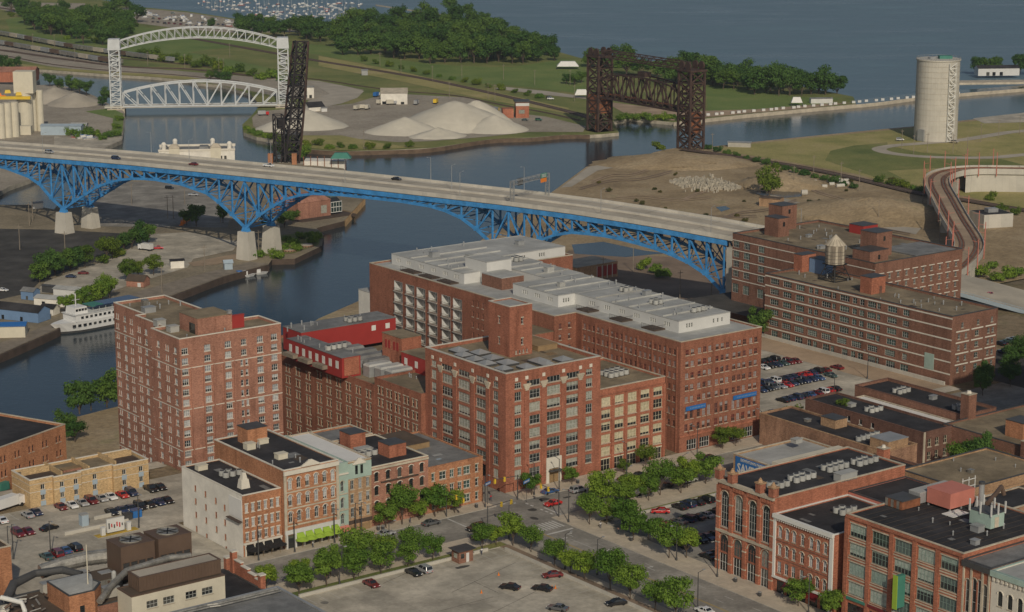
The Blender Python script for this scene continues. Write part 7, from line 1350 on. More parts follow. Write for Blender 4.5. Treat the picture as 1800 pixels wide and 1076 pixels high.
for i, (a, b, w, d, h, z, m) in enumerate(((392, 455, 2.2, 1.6, 1.6, 59.19, 'metal_grey'), (380, 480, 2, 1.5, 1.4, 59.19, 'roof_white'), (376, 540, 3, 2, 1.8, 59.09, 'metal_grey'), (384, 532, 2, 2, 1.2, 59.09, 'roof_white'), (410, 540, 2.4, 2, 1.5, 59.09, 'metal_grey'), (391, 500, 2.6, 2, 1.8, 58.8, 'roof_white'), (263, 517, 3.4, 2.4, 1.6, 60.6, 'metal_grey'), (257.5, 500, 2.6, 2.4, 1.9, 60.6, 'roof_white'), (257.2, 492, 2.6, 2.4, 1.7, 60.6, 'roof_white'), (266, 525, 1.6, 1.6, 1.8, 60.6, 'galvanised'), (270, 474 + 10, 1, 1, 1, 65.2, 'metal_grey'), (521, 512, 2.4, 2, 1.2, 49.1, 'metal_grey'), (540, 510, 2, 2, 1.2, 49.1, 'roof_white'), (533, 530, 2, 1.4, 1, 49.1, 'metal_grey'), (445, 391, 2, 1.4, 1.2, 33.1, 'metal_grey'), (399, 395, 1.4, 1.4, 1, 33.2, 'galvanised'), (330, 330, 1.2, .9, .8, 46.3, 'brick_brown'), (322, 270, 1.4, 1.4, 1.1, 48.56, 'metal_grey'), (393, 332, 1.2, 1.2, .9, 35.4, 'galvanised'), (440, 356, 2, 1.6, 1.2, 33.4, 'metal_grey'))):
    box_thing('rooftop_unit', '%s metal roof box, %s of twenty scattered over the larger roofs' % ('grey' if 'grey' in m or 'galv' in m else 'pale' if 'white' in m else 'brown', ORD[i]), 'air unit', a - w / 2, a + w / 2, b - d / 2, b + d / 2, z, z + h, m, None, 'roof boxes')
# small vents over the larger roofs
vp = thing('roof_vent', 'x', 'vent'); o = MB().cyl((0, 0), .22, .22, 0, 1.2, 8).build('pipe', 'metal_grey'); o.parent = vp; o = MB().cyl((0, 0), .36, .1, 1.2, 1.5, 8).build('cowl', 'metal_grey'); o.parent = vp; fv = [True]; rv = random.Random(4)
for a0, a1, b0, b1, z, n, lab in ((378, 396, 426, 469, 59.18, 16, 'on the white roof over the near block'), (370, 397, 514, 551, 59.08, 18, 'on the white roof over the river wing'), (387, 397, 493, 512, 58.78, 5, 'on the grey roof between the lift towers'), (372, 396, 471, 491, 59.18, 7, 'on the white roof above the inner corner'),
        (486, 503, 424, 456, 46.0, 16, 'on the right banded warehouse roof'), (486, 503, 466, 498, 46.0, 8, 'on the left banded warehouse roof'), (516, 550, 500, 545, 49.1, 20, 'on the wide warehouse roof'), (255, 281, 482, 490, 60.6, 7, 'on the front of the apartment tower roof'), (262, 274, 497, 528, 60.6, 8, 'on the back of the apartment tower roof'),
        (312, 340, 476, 503, 40.9, 9, 'on the middle length of the long warehouse'), (312, 320, 453, 472, 43.2, 5, 'on the nearest length of the long warehouse'), (308, 344, 517.5, 525.5, 48.0, 10, 'on the red wing at the back'), (307.5, 312.5, 488, 514, 47.0, 8, 'on the red wing facing the tower'), (234, 256, 414, 438, 44.2, 7, 'on the arcaded building roof'), (318, 344, 268, 298, 48.55, 9, 'on the wide dark roof'), (383, 409, 325, 342, 35.4, 4, 'on the broad tan roof'), (328, 339, 432, 449, 55.7, 8, 'on the corner warehouse roof')):
    for i in range(n): place(vp, gw(rv.uniform(a0, a1) if a0 != 234 else rv.uniform(243, 256), rv.uniform(b0, b1), z), rv.uniform(0, 3), 'small pale roof vent ' + lab, 'roof vents ' + lab, fv, rv.uniform(.55, 1.0))
# parapet screens and timber stages
tag(MB().ob((gw(352, 417).x, gw(352, 417).y), A1, -5, 5, -.1, .1, 46.9, 47.0).build('roof_rail', 'metal_grey'), 'thin grey rail at the street end of the cream windowed wing roof', 'rail')
# ================================================================ industrial roofs at the lower left
bx = box_thing
pf = Bldg('plant_building', 'brick plant building under the brown cooling units and ducts', [(150, 376.7), (203.2, 376.7), (203.2, 392.5), (150, 392.5)], 24, 36.0, 'brick_brown', 'roof_brown', .2, 'metal_dark'); pf.finish()
for a0, lab in ((187.4, 'left of the two brown cooling units with a round fan opening on top'), (196.2, 'right of the two brown cooling units with a round fan opening on top')):
    r = Bldg('cooling_unit', lab, rect(a0, a0 + 7.9, 385.3, 392.0), 36.6, 44, 'metal_brown', 'metal_brown', .05, 'metal_brown', cat='cooling unit', group='brown cooling units'); r.open[0] = []; 
    for i in range(4): A, d, out, L = r.edge(0); q = 1.2 + i * 1.85; r.open[0].append((q - .75, q + .75, 1.6, 3.7, 0)); c = A + d * q; k = MB(); [k.ob((c.x, c.y), A1, -.75, .75, .12, .3, 38.2 + j * .3, 38.34 + j * .3) for j in range(7)]; k.ob((c.x, c.y), A1, -.75, .75, .31, .36, 38.2, 40.3); k.build('louvre', 'metal_dark', r.root)
    r.finish(); c = gw(a0 + 4, 388.7); k = MB(); k.cyl(c, 2.5, 2.5, 44.001, 44.3, 20, 0, False); k.cyl(c, 2.3, 2.3, 43.96, 44.1, 20); k.build('fan_ring', 'galvanised', r.root); k = MB(); [k.ob((c.x, c.y), A1 + j * 1.05, -2.2, 2.2, -.16, .16, 44.12, 44.2) for j in range(3)]; k.build('fan_blade', 'black', r.root)
r = Bldg('corrugated_penthouse', 'long brown corrugated penthouse with a stained flat roof', rect(184.4, 203.4, 371.4, 376.3), 38.9, 42, 'metal_brown', 'gravel', .1, 'metal_brown', cat='penthouse'); 
for f in (0, 3):
    A, d, out, L = r.edge(f)
    for i in range(int(L / .75)): k = MB(); k.ob((A.x, A.y), math.atan2(d.y, d.x), .2 + i * .75, .5 + i * .75, -.08, .02, 38.9, 41.8); k.build('rib', 'metal_brown', r.root)
r.finish()
r = Bldg('cream_annex', 'cream walled annex with four wide steel windows below the corrugated penthouse', rect(182, 203.6, 370.2, 376.6), 24, 38.85, 'paint_cream', 'roof_brown', .1, 'metal_brown'); r.win(0, [4.6, 8.4, 13.6, 17.4], [35.4], 2.6, 1.6, nx=3, ny=2, frame='frame_grey', gl='glass_dark', sill='stone'); r.win(0, [4.6, 8.4, 13.6, 17.4], [30], 2.6, 1.6, nx=3, ny=2, frame='frame_grey', gl='glass_dark', sill='stone'); r.finish()
low('black_roofed_building', 'low building with a black sloping roof behind the red stepped wall', 203.8, 214.3, 366, 389.5, 32.4, 'brick_brown', 'roof_tar', .2, 'metal_dark')
wr = thing('stepped_wall', 'red brick garden wall with pale coping and square posts rising in a step', 'wall', gw(214.8, 380, 25)); k = MB(); k2 = MB()
for (b0, b1, z) in ((374.5, 376.5, 33.8), (376.5, 379.5, 34.3), (379.5, 382.5, 34.9), (382.5, 385.4, 35.5)): c = gw(214.7, (b0 + b1) / 2); k.ob((c.x, c.y), A1, -.3, .3, -(b1 - b0) / 2, (b1 - b0) / 2, 25, z); k2.ob((c.x, c.y), A1, -.45, .45, -(b1 - b0) / 2, (b1 - b0) / 2, z + .001, z + .2)
k.build('brickwork', 'brick_vivid', wr); k2.build('coping', 'stone_white', wr)
for b, z in ((374.2, 35.2), (386.2, 37.2), (389, 35)): c = gw(214.7, b); MB().ob((c.x, c.y), A1, -.6, .6, -.6, .6, 25, z).build('post', 'brick_vivid', wr); MB().ob((c.x, c.y), A1, -.75, .75, -.75, .75, z + .001, z + .25).build('post_cap', 'stone_white', wr)
bf = Bldg('foreground_roof', 'broad blue grey roof with pipes along its edge at the bottom of the photograph', rect(176, 207.4, 318, 355), 24, 40, 'brick_brown', 'roof_grey', .25, 'metal_grey', copw=.5); bf.finish()
for b, rad in ((353.2, .3), (352, .2)): tag(MB().tube([gw(178, b, 40.3), gw(190, b, 40.3), gw(192, b - .6, 40.3), gw(206, b - .6, 40.3)], rad, 8).build('roof_pipe', 'galvanised'), '%s grey pipe along the edge of the blue grey roof' % ('thicker' if rad > .25 else 'thinner'), 'pipe')
r = Bldg('orange_brick_box', 'orange brick roof block with one louvred window and a curved pale roof', [(170.8, 375.5), (176.4, 375.5), (179.5, 379), (178, 386), (170.8, 386)], 30, 40, 'brick_orange', 'roof_white', .1, 'metal_dark'); r.win(0, [2.8], [34.6], 1.1, 2.6, nx=1, ny=6, frame='metal_dark' if 0 else 'frame_dark', gl='glass_dark', sill=''); r.finish()
k = MB(); P_ = [gw(a, b, 40.05 + .9 * math.sin(math.pi * i / 8)) for i, (a, b) in enumerate([(171, 385.8)] * 0 or [(176.0 + 3.4 * math.sin(i * .196), 375.6 + 1.25 * i) for i in range(9)])]; Q_ = [gw(171, 375.6 + 1.25 * i, 40.05) for i in range(9)]
k.add([tuple(p) for p in P_ + Q_], [(i, i + 1, 10 + i, 9 + i) for i in range(8)]); tag(k.build('curved_roof', 'roof_white', smooth=True), 'curved pale metal roof sheet on the orange brick roof block', 'roof sheet')
lb = Bldg('left_brick_building', 'tall orange brown brick building end at the left edge of the lower left corner', rect(150, 176.5, 417, 434), 24, 38, 'brick_orange', 'roof_brown', .3, 'stone'); lb.win(0, [8, 16.4], [32.5], 1.8, 2.2, nx=2, ny=2, frame='frame_white', gl='glass_dark'); lb.finish()
def pipe(lab, pts, rad, mat, n=14, name='duct', rings=True):
    t = thing(name, lab, 'duct', gw(*pts[0])); P = [gw(*p) for p in pts]; MB().tube(P, rad, n).build('casing', mat, t)
    if rings:
        for a, b in zip(P, P[1:]):
            m = max(1, int((b - a).length / 1.5)); d = (b - a).normalized()
            for i in range(m): q = a + (b - a) * (i + .5) / m; MB().tube([q - d * .07, q + d * .07], (rad if not isinstance(rad, list) else rad[0]) * 1.06, n).build('flange', 'galvanised', t)
    return t
pipe('thick grey insulated duct leading into the left brown cooling unit', [(174, 396.2, 38.4), (179, 395.8, 39.2), (184, 394.8, 39.6), (190, 393.2, 39.6)], 1.55, 'galvanised')
pipe('stained metal duct climbing over the corrugated penthouse', [(177.4, 375.5, 37.2), (181.0, 378.2, 38.6), (186.5, 381.2, 40.2), (197, 382.6, 40.4), (201.8, 381.5, 40.2)], .7, 'galvanised')
pipe('long duct under dark fabric bending across the plant roof', [(163, 389, 36.8), (166.5, 392.8, 38.4), (172, 394.4, 39), (177.5, 393, 39), (180, 389, 38.6)], [.95, 1.0, .8, .85, .7], 'metal_dark', rings=False)
pipe('white elbow pipe standing at the lower left', [(163.5, 381, 31), (163.5, 381, 36.8), (163.2, 381.6, 38.4), (160.5, 385.5, 38.9)], .5, 'frame_white', 10, 'white_pipe', False)
pipe('dirty white bent duct at the lower left corner', [(150, 378, 33.4), (154, 379, 34), (157.5, 381, 35.6), (160.5, 383.5, 37)], .85, 'stone_white', 12)
bx('rooftop_duct', 'boxy grey duct below the fabric covered duct', 'duct', 158, 166, 387, 391.5, 33, 36.8, 'concrete', 'metal_dark', lip=.03); bx('rooftop_clutter', 'jumble of stained metal housings between the ducts and cooling units', 'plant housing', 180.5, 186.6, 383.5, 389.5, 36.3, 38.6, 'galvanised', 'roof_brown')
for i, (a, b, w, h) in enumerate(((182, 380, 1.6, 1.2), (184.5, 387.2, 1.2, 1.8), (180.6, 391, 1.5, 1.5), (176, 389, 1.8, 1.0), (172.5, 390, 1.2, 1.3), (186, 379, 1, .9))): bx('rooftop_clutter', '%s small stained housing among the ducts, counted from the right' % ORD[i], 'plant housing', a - w, a + w, b - w * .7, b + w * .7, 36.1, 37 + h, 'galvanised' if i % 2 else 'concrete', 'metal_grey', 'small housings among the ducts')
k = MB(); rq = random.Random(9)
for i in range(60):
    a, b, z = rq.uniform(152, 186), rq.uniform(378, 391.5), rq.uniform(36.1, 38.4); h = rq.uniform(.5, 3.5); k.tube([gw(a, b, z), gw(a + h * rq.choice((0, 1)), b + h * rq.choice((0, 1, -1)) * .6, z + rq.choice((0, 0, .7)))], rq.uniform(.1, .32), 6, i % 2)
tag(k.build('pipework', ['galvanised', 'metal_brown']), kind='stuff')
MB_p = tag(MB().cyl(gw(176.2, 378), .16, .1, 34, 49, 8).build('flag_mast', 'paint_cream'), 'thin cream mast rising past the orange brick roof block', 'mast')
k = MB(); k.cyl(gw(183.4, 380.8), .5, .5, 38.6, 40.6, 10); k.dome((gw(183.4, 380.8).x, gw(183.4, 380.8).y, 40.6), .5, .5, 10, 3); tag(k.build('vent_drum', 'roof_white'), 'silver domed vent drum on the pale curved roof', 'vent')
low('brown_roof_edge', 'low brown roofed building below the orange brick roof block', 150, 181.8, 355.2, 375.4, 33.5, 'brick_brown', 'roof_grey', .2, 'metal_dark')
# ================================================================ things on the left car park
r = bx('pay_booth', 'pale blue pay booth standing alone on the left car park', 'booth', 211.3, 213.1, 455, 456.8, 25.03, 28, 'blue_pale', 'roof_white')
r = bx('vending_sign', 'white advertising sign board with red and dark lettering on the yellow kerb', 'sign', 213.4, 218.0, 445.6, 446.0, 25.5, 28.9, 'paint_white', 'paint_white', lip=.02)
letters(r, 'PARK', 1.6, 'metal_dark', gw(213.6, 445.5, 27.2), A1, .04, .8) if 0 else [addpart(r, 'figure', m, 213.75 + i * .7, 214.05 + i * .7, 445.5, 445.58, 26.5 + (i % 2) * .3, 27.9 - (i % 3) * .25) for i, m in enumerate(('metal_dark', 'car_red', 'metal_dark', 'car_red', 'car_red', 'metal_dark'))]
for a, lab in ((212.4, 'left'), (219.2, 'right')): bx('fuel_pump', 'small white pump box on the %s of the white sign board' % lab, 'pump', a - .5, a + .5, 445.5, 446.3, 25.1, 27.2, 'paint_white')
grect('kerb_island', 210.5, 221.5, 444.6, 447.2, 25.12, 'line_yellow', .1)
bx('dumpster', 'blue dumpster beside the row of dark cars', 'dumpster', 224.2, 226.6, 453.2, 455, 25.04, 27, 'blue_sign', 'car_blue'); bx('dumpster', 'black dumpster next to the blue dumpster', 'dumpster', 221.8, 223.8, 452.8, 454.4, 25.04, 26.7, 'metal_dark', 'metal_dark')
wallrun_ = [('lot_wall', 'pale low wall in front of the dark cars on the left car park', 'wall', 216, 231.4, 458.0, 458.4, 25, 25.9, 'concrete_pale'), ('lot_wall', 'pale low wall between the two levels of the left car park', 'wall', 205, 222, 451.4, 451.8, 25, 25.9, 'concrete_pale')]
for args in wallrun_: o, c = wallrun(*args); o.location = (c.x, c.y, 25)
r = bx('entrance_booth', 'brick parking booth with a dark roof at the corner of the empty lot', 'booth', 269.2, 273.2, 377.6, 380.6, 25.03, 28.2, 'brick_brown', 'metal_dark', lip=.6); addpart(r, 'door', 'paint_white', 271.2, 272.0, 377.52, 377.62, 25.1, 27.3); addpart(r, 'window', 'glass_pale', 269.7, 270.6, 377.52, 377.62, 26.2, 27.3); addpart(r, 'window', 'glass_pale', 269.1, 269.22, 378.4, 379.6, 26.2, 27.3)
# umbrellas and street furniture
um = thing('cafe_umbrella', 'x', 'umbrella'); o = MB().cyl((0, 0), .04, .04, 0, 2.2, 6).build('pole', 'wood'); o.parent = um; o = MB().cyl((0, 0), 1.7, .05, 2.0, 2.7, 8, 0, False).build('canopy', 'umbrella_green'); o.parent = um; canopy = o; fu = [True]
for i in range(5): place(um, gw(246 + i * 2.4, 408.9, 25.15), 0, '%s lime green umbrella from the left outside the arcaded building' % ORD[i], 'lime green umbrellas', fu)
for i in range(4):
    o = place(um, gw(233.2 + i * 2.3, 409.3, 25.15), 0, '%s black umbrella from the left outside the white sided building' % ORD[i], 'black umbrellas', fu)
    for c_ in o.children:
        if c_.name.startswith('canopy'): c_.material_slots[0].link = 'OBJECT'; c_.material_slots[0].material = MAT['black']
for i in range(12):
    o = place(um, gw(312.6 - (i % 2) * 1.9, 297 - (i // 2) * 4.6, 25.15), 0, 'pink umbrella, %s in the %s row below the wide red brick front' % (ORD[i // 2], ('wall side', 'kerb side')[i % 2]), 'pink umbrellas', fu)
    for c_ in o.children:
        if c_.name.startswith('canopy'): c_.material_slots[0].link = 'OBJECT'; c_.material_slots[0].material = MAT['paint_pink']
sl_ = lamp(8.5, 1.4, 'metal_dark'); fl_ = [True]
LP = [(290.1, 352.6), (311.2, 306), (293.7, 322.4), (258.7, 391.0), (286.6, 360), (239.5, 382.4), (322.3, 407.5), (345, 407.5), (370, 407.6), (233.2, 407.6), (254.1, 407.6), (243.0, 407.6), (260.6, 408.3), (262, 407.9), (288.9, 384.6), (308.3, 386), (311, 335), (311, 349), (350, 391), (331, 391.2), (396, 410), (410, 430), (440, 425), (470, 440), (186.6, 442.3), (188, 443), (196, 440), (222, 446), (311, 280), (299, 408), (315, 408.6)]
for i, (a, b) in enumerate(LP): place(sl_, gw(a, b, 25.1), A1 + (math.pi / 2 if a > 300 else -math.pi / 2) * (1 if b > 400 else 0) + (math.pi if 300 < a < 320 and b < 400 else 0), 'dark street lamp, %s counted from the left of the street lamps' % ORD[sorted(LP).index((a, b))], 'dark street lamps', fl_)
# traffic signals on mast arms
for a, b, ang, lab in ((309.4, 408.2, A1 + math.pi, 'corner of the warehouse stair side'), (288.2, 392.3, A1, 'corner of the empty lot'), (309.0, 390.8, A2, 'corner of the shaded car park'), (286.8, 407.6, A2 + math.pi, 'corner of the orange brick building')):
    p = gw(a, b, 25.1); r = thing('traffic_signal', 'traffic signal on a mast arm at the ' + lab, 'traffic light', p, ang, 'traffic signals at the crossing')
    k = MB(); k.cyl((0, 0), .16, .12, 0, 6.5, 8); k.beam((0, 0, 6.2), (7.5, 0, 6.6), .14); o = k.build('mast', 'metal_dark'); o.parent = r
    for x in (4.2, 7.2): k = MB(); k.box(x - .22, x + .22, -.22, .22, 5.5, 6.7); o = k.build('signal_head', 'yellow'); o.parent = r; k = MB(); [k.box(x - .12, x + .12, -.26, -.225, z, z + .24) for z in (5.6, 5.98, 6.36)]; o = k.build('lens', 'black'); o.parent = r
for a, b, lab in ((309.8, 405, 'blue street name sign by the warehouse corner'), (300.8, 409.4, 'blue street name sign by the orange brick corner')): p = gw(a, b, 25.1); r = thing('street_sign', lab, 'sign', p, A1 + .4); o = MB().cyl((0, 0), .06, .06, 0, 5.6, 6).build('pole', 'metal_dark'); o.parent = r; k = MB(); k.box(-1.5, 1.5, -.05, .05, 5.1, 5.9); o = k.build('panel', 'blue_sign'); o.parent = r; k = MB(); [k.box(-1.2 + i * .42, -.95 + i * .42, -.08, -.055, 5.3, 5.7) for i in range(6)]; o = k.build('lettering', 'paint_white'); o.parent = r
for i, (a, b) in enumerate(((267.5, 409), (268.6, 408.6), (297, 409), (330, 409.4), (334, 409), (311.5, 366), (312, 330), (310, 320))): bx('litter_bin', 'small dark litter bin on the pavement, %s from the left' % ORD[i], 'bin', a - .3, a + .3, b - .3, b + .3, 25.15, 26.2, 'metal_dark', 'metal_grey', 'pavement litter bins', .04)
cn = thing('traffic_cone', 'x', 'cone'); o = MB().cyl((0, 0), .22, .03, .05, .9, 8).build('cone', 'orange'); o.parent = cn; k = MB(); k.box(-.3, .3, -.3, .3, 0, .06); o = k.build('foot', 'orange'); o.parent = cn; fc_ = [True]
for i, (a, b) in enumerate(((276.5, 352), (275.9, 352.8), (272, 366), (262, 359), (277, 351.4))): place(cn, gw(a, b, 25.03), 0, 'small orange traffic cone on the empty lot', 'cones on the empty lot', fc_, .9)
for i in range(5): p = at(319 + i * 3.4, 396 - i * 2.6, 2.7); place(cn, p, 0, '%s orange barrel from the left near the shaded lot under the bridge' % ORD[i], 'orange barrels under the bridge', fc_, 3.2)
# ================================================================ trees
def make_tree(name, h, r, nl, leaf, mat, seed, trunk=.28, lumps=12, low=.30, sq=1.0, tmat='bark'):
    rn = random.Random(seed); t = thing(name, 'x', 'tree'); b = MB(); hz = h * low
    cz = (h + hz) / 2; hh = (h - hz) / 2; cen = []
    for i in range(lumps):
        th = i * 2.4 + rn.random() * .6; q = rn.uniform(.35, .72) if i else 0; zz = cz + hh * rn.uniform(-.55, .62) * (1 if i else 0)
        cen.append((q * r * math.cos(th), q * r * math.sin(th), zz, r * rn.uniform(.30, .48)))
    b.tube([(0, 0, 0), (.1, .05, hz * .6), (.0, .1, cz * .85)], [trunk, trunk * .8, trunk * .5], 7)
    for c in cen[1:8]: b.tube([(0, .05, hz * .75), (c[0] * .45, c[1] * .45, (hz + c[2]) / 2), (c[0] * .9, c[1] * .9, c[2])], [trunk * .5, trunk * .35, trunk * .12], 5)
    o = b.build('trunk', tmat); o.parent = t; k = MB()
    for i in range(nl):
        c = cen[rn.randrange(len(cen))]; u_ = rn.uniform(-1, 1); th = rn.uniform(0, 6.283); s = math.sqrt(1 - u_ * u_); rad = c[3] * (rn.random() ** .4) * (1.08 if rn.random() < .9 else 1.35)
        n = Vector((s * math.cos(th), s * math.sin(th), u_)); p = Vector((c[0] + n.x * rad, c[1] + n.y * rad, c[2] + n.z * rad * .8 * sq))
        if p.z < hz * .8: p.z = hz * .8 + rn.random() * .5
        n = (n + Vector((rn.uniform(-.8, .8), rn.uniform(-.8, .8), rn.uniform(-.3, .9)))).normalized(); x = n.cross(Vector((rn.uniform(-1, 1), rn.uniform(-1, 1), .3))).normalized(); y = n.cross(x); L = leaf * rn.uniform(.6, 1.3)
        k.add([p - x * L * .5, p - y * L * .32, p + x * L * .5, p + y * L * .34], [(0, 1, 2, 3)])
    o = k.build('crown', mat); o.parent = t; t['_c'] = 0; del t['_c']; return t
ST = [make_tree('street_tree', 7.6 + i * .5, 3.5 + .25 * i, 3000, .52, 'leaf', 30 + i, .15, 13, .28) for i in range(4)]; fST = [[True] for _ in ST]
FT = [make_tree('broadleaf_tree', 15 + i * 1.6, 7.2 + .4 * i, 2000, 1.35, 'leaf_far', 50 + i, .45, 14, .10 if i < 3 else .22) for i in range(4)]; fFT = [[True] for _ in FT]
BS = [make_tree('bush', 2.9 + i * .8, 3.3 + .4 * i, 800, .8, 'leaf_far' if i else 'leaf', 70 + i, .12, 9, .05) for i in range(3)]; fBS = [[True] for _ in BS]
LM = make_tree('lime_green_tree', 13.5, 6.4, 2600, .95, 'leaf_lime', 90, .4, 14, .12); LM['label'] = 'large lime green tree standing alone on the brown dirt'; LM.location = at(1352, 346, 2.3); LM.scale = (1.15, 1.15, 1.35)
rt_ = random.Random(77)
def tree(kind, p, lab, grp, sc=1, mat=None):
    S_, F_ = {'s': (ST, fST), 'f': (FT, fFT), 'b': (BS, fBS)}[kind]; i = rt_.randrange(len(S_)); o = place(S_[i], p, rt_.uniform(0, 6.28), lab, grp, F_[i]); s = sc * rt_.uniform(.78, 1.15); o.scale = (s, s * rt_.uniform(.88, 1.12), s * rt_.uniform(.88, 1.18)); o['category'] = 'bush' if kind == 'b' else 'tree'
    if mat:
        for c in o.children:
            if c.name.startswith('crown'): c.material_slots[0].link = 'OBJECT'; c.material_slots[0].material = MAT[mat]
    return o
def trow(kind, pts, lab, grp, sc=1, mat=None, z=25.1):
    for i, (a, b) in enumerate(pts): tree(kind, gw(a, b, z), '%s tree from the left %s' % (ORD[i], lab), grp, sc, mat)
trow('s', [(270, 409.3), (274.6, 409.2), (279.8, 409.4), (284.5, 409.2), (290.2, 408.8)], 'on the pavement in front of the pink and orange buildings', 'trees in front of the foreground row', .95)
trow('s', [(224.5, 389.2), (229, 382.7), (232.6, 388.2), (236.6, 383.2), (240.5, 388), (243.8, 383), (247.6, 387.6), (250.8, 382.6), (254.8, 387.4), (258.6, 382.9), (262.2, 387.6), (265.6, 383)], 'in the long double row beside the empty lot', 'trees beside the empty lot', .95)
trow('s', [(279.6, 382.7), (283.6, 382.6), (286.8, 380.2), (287.5, 374)], 'at the street corner of the empty lot', 'trees at the corner of the empty lot', .9)
trow('s', [(285.6, 362.5), (285.6, 356.8), (285.6, 351.5), (285.6, 342.5), (285.6, 335.6), (285.8, 327.4), (285.6, 320.5)], 'between the empty lot and the avenue', 'trees between the empty lot and the avenue', .92)
trow('s', [(311.4, 381.6), (314.8, 379.2), (315.6, 373.6), (312.4, 366.2), (315.8, 364.5), (310.6, 351.2), (314, 349)], 'on the avenue pavement by the shaded car park', 'trees by the shaded car park', .95)
trow('s', [(316.5, 388.8), (321.5, 389.4), (326.3, 386.8), (331, 389.5), (335.3, 387.2), (340.6, 389), (346, 387), (350.4, 389.4), (356.5, 389.2)], 'in the median strip of the side street', 'trees in the median strip', .95)
trow('s', [(314.5, 409), (328.2, 409.6)], 'on the pavement before the corner warehouse', 'trees before the corner warehouse', .8); trow('s', [(345, 408.6), (352.5, 408.6)], 'lime green and small, before the cream windowed wing', 'small lime trees', .62, 'leaf_lime'); trow('s', [(381.8, 410.2), (386.5, 410)], 'on the pavement before the largest warehouse', 'trees before the largest warehouse', .7, 'leaf_lime')
trow('s', [(312.6, 310.5), (312.8, 301)], 'on the pavement before the white corniced building', 'trees on the right pavement', .8)
for i, (a, b, s, m) in enumerate(((414.5, 354.5, 1.35, None), (418.5, 351, 1.3, 'leaf_dark'), (421.5, 356, 1.1, None), (424, 348.5, .8, 'leaf'))): tree('s', gw(a, b, 24.8), '%s tree from the left in the courtyard between the brick buildings' % ORD[i], 'courtyard trees', s, m)
for i, (a, b) in enumerate(((405, 418), (409.5, 420), (414, 419.5), (418.5, 420.8))): tree('b', gw(a, b, 25), '%s lime green bush from the left behind the mottled building' % ORD[i], 'lime bushes by the car park', .75, 'leaf_lime')
tree('b', gw(419, 401, 33.1), 'small lime green shrub on the planted roof terrace', None, .5, 'leaf_lime'); tree('s', gw(479.5, 499, 25), 'tree standing at the left end of the banded warehouse', None, 1.15, 'leaf_dark')
for i, (a, b) in enumerate(((483, 405), (490, 411), (498, 407), (505, 413), (512, 409), (516, 420), (509, 400), (524, 425), (530, 415), (538, 424))): tree('s', gw(a, b, 25), '%s dark tree in the shaded street right of the banded warehouse, counted outwards' % ORD[i], 'trees in the shaded street', 1.0, 'leaf_dark')
tree('b', gw(208.5, 386.5, 25), 'leafy shrub beside the right brown cooling unit', None, 1.0); tree('s', gw(209.5, 390.5, 25), 'young tree between the cooling units and the white sided building', None, .75)
def ptrees(kind, pts, z, lab, grp, sc=1, mat=None): [tree(kind, at(u, v, z), (ORD[i] + ' ' + lab) if len(pts) > 1 else lab, grp, sc, mat) for i, (u, v) in enumerate(pts)]
ptrees('f', [(140, 728), (160, 722), (188, 716), (203, 706)], 2.5, 'tree from the left on the bank behind the apartment tower', 'trees behind the apartment tower', .62, 'leaf_dark'); ptrees('f', [(117, 763), (132, 776)], 2.6, 'dark tree on the bank beside the old brick warehouse', 'trees by the old brick warehouse', .55, 'leaf_dark')
ptrees('f', [(70, 496), (85, 490), (97, 484), (112, 480), (124, 476), (134, 472)], 2.7, 'dark tree from the left along the black car park', 'trees along the black car park', .6, 'leaf_dark'); ptrees('s', [(150, 470), (188, 460), (198, 455)], 2.7, 'lime tree from the left along the black car park', 'lime trees along the black car park', 1.25, 'leaf_lime')
ptrees('b', [(205, 452), (182, 463), (212, 447)], 2.7, 'low bush along the black car park', 'bushes along the black car park', 1); ptrees('f', [(218, 440), (232, 437), (246, 434), (259, 430)], 2.7, 'dark tree from the left beside the white truck', 'trees beside the white truck', .58, 'leaf_dark')
ptrees('s', [(226, 497), (243, 490), (270, 484)], 2.7, 'small lime green tree from the left by the red kiosk', 'lime trees by the red kiosk', 1.15, 'leaf_lime'); ptrees('f', [(118, 553), (133, 548), (148, 540), (165, 536), (180, 530), (193, 526)], 2.7, 'tree from the left behind the excursion ship', 'trees behind the excursion ship', .5, 'leaf')
ptrees('b', [(440, 455), (455, 452), (480, 446), (500, 440), (515, 430), (530, 420), (545, 416), (505, 424), (556, 420), (487, 455), (520, 441), (550, 428)], 2.6, 'green bush on the overgrown tip below the right blue pier', 'bushes on the overgrown tip', 1.0, 'leaf')
ptrees('f', [(500, 400), (515, 395)], 2.6, 'dark tree in the shade beside the pink restaurant', 'trees by the restaurant', .5, 'leaf_dark'); ptrees('f', [(470, 405), (345, 398), (328, 396), (392, 392)], 2.6, 'dark tree in the bridge shadow', 'trees in the bridge shadow', .55, 'leaf_dark')
# far woods, each tree its own
W = []
def wood(poly_rows):
    for v, u0, u1, st in poly_rows:
        n = max(1, int((u1 - u0) / st))
        for i in range(n + 1): W.append((u0 + (u1 - u0) * i / max(n, 1) + rt_.uniform(-4, 4), v + rt_.uniform(-2.5, 2.5)))
wood([(96, 604, 700, 21), (84, 600, 860, 22), (72, 600, 900, 23), (61, 612, 880, 24), (51, 620, 800, 25), (104, 690, 930, 21), (110, 760, 946, 22), (97, 700, 960, 23), (89, 880, 930, 24)])
for u, v in W: tree('f', at(u, v, 2.2), 'broadleaf tree in the dense wood beyond the sand yard', 'trees of the dense wood', 1.25)
W2_ = []; W = W2_; wood([(66, 430, 600, 24), (58, 425, 590, 26), (72, 540, 592, 22)])
for u, v in W: tree('f', at(u, v, 2.2), 'broadleaf tree in the belt below the marina', 'trees below the marina', 1.1)
W = []; wood([(120, 1035, 1100, 24), (135, 1100, 1240, 24), (148, 1170, 1330, 22), (152, 1250, 1300, 22), (158, 1270, 1400, 20), (166, 1330, 1468, 19), (143, 1190, 1260, 22)])
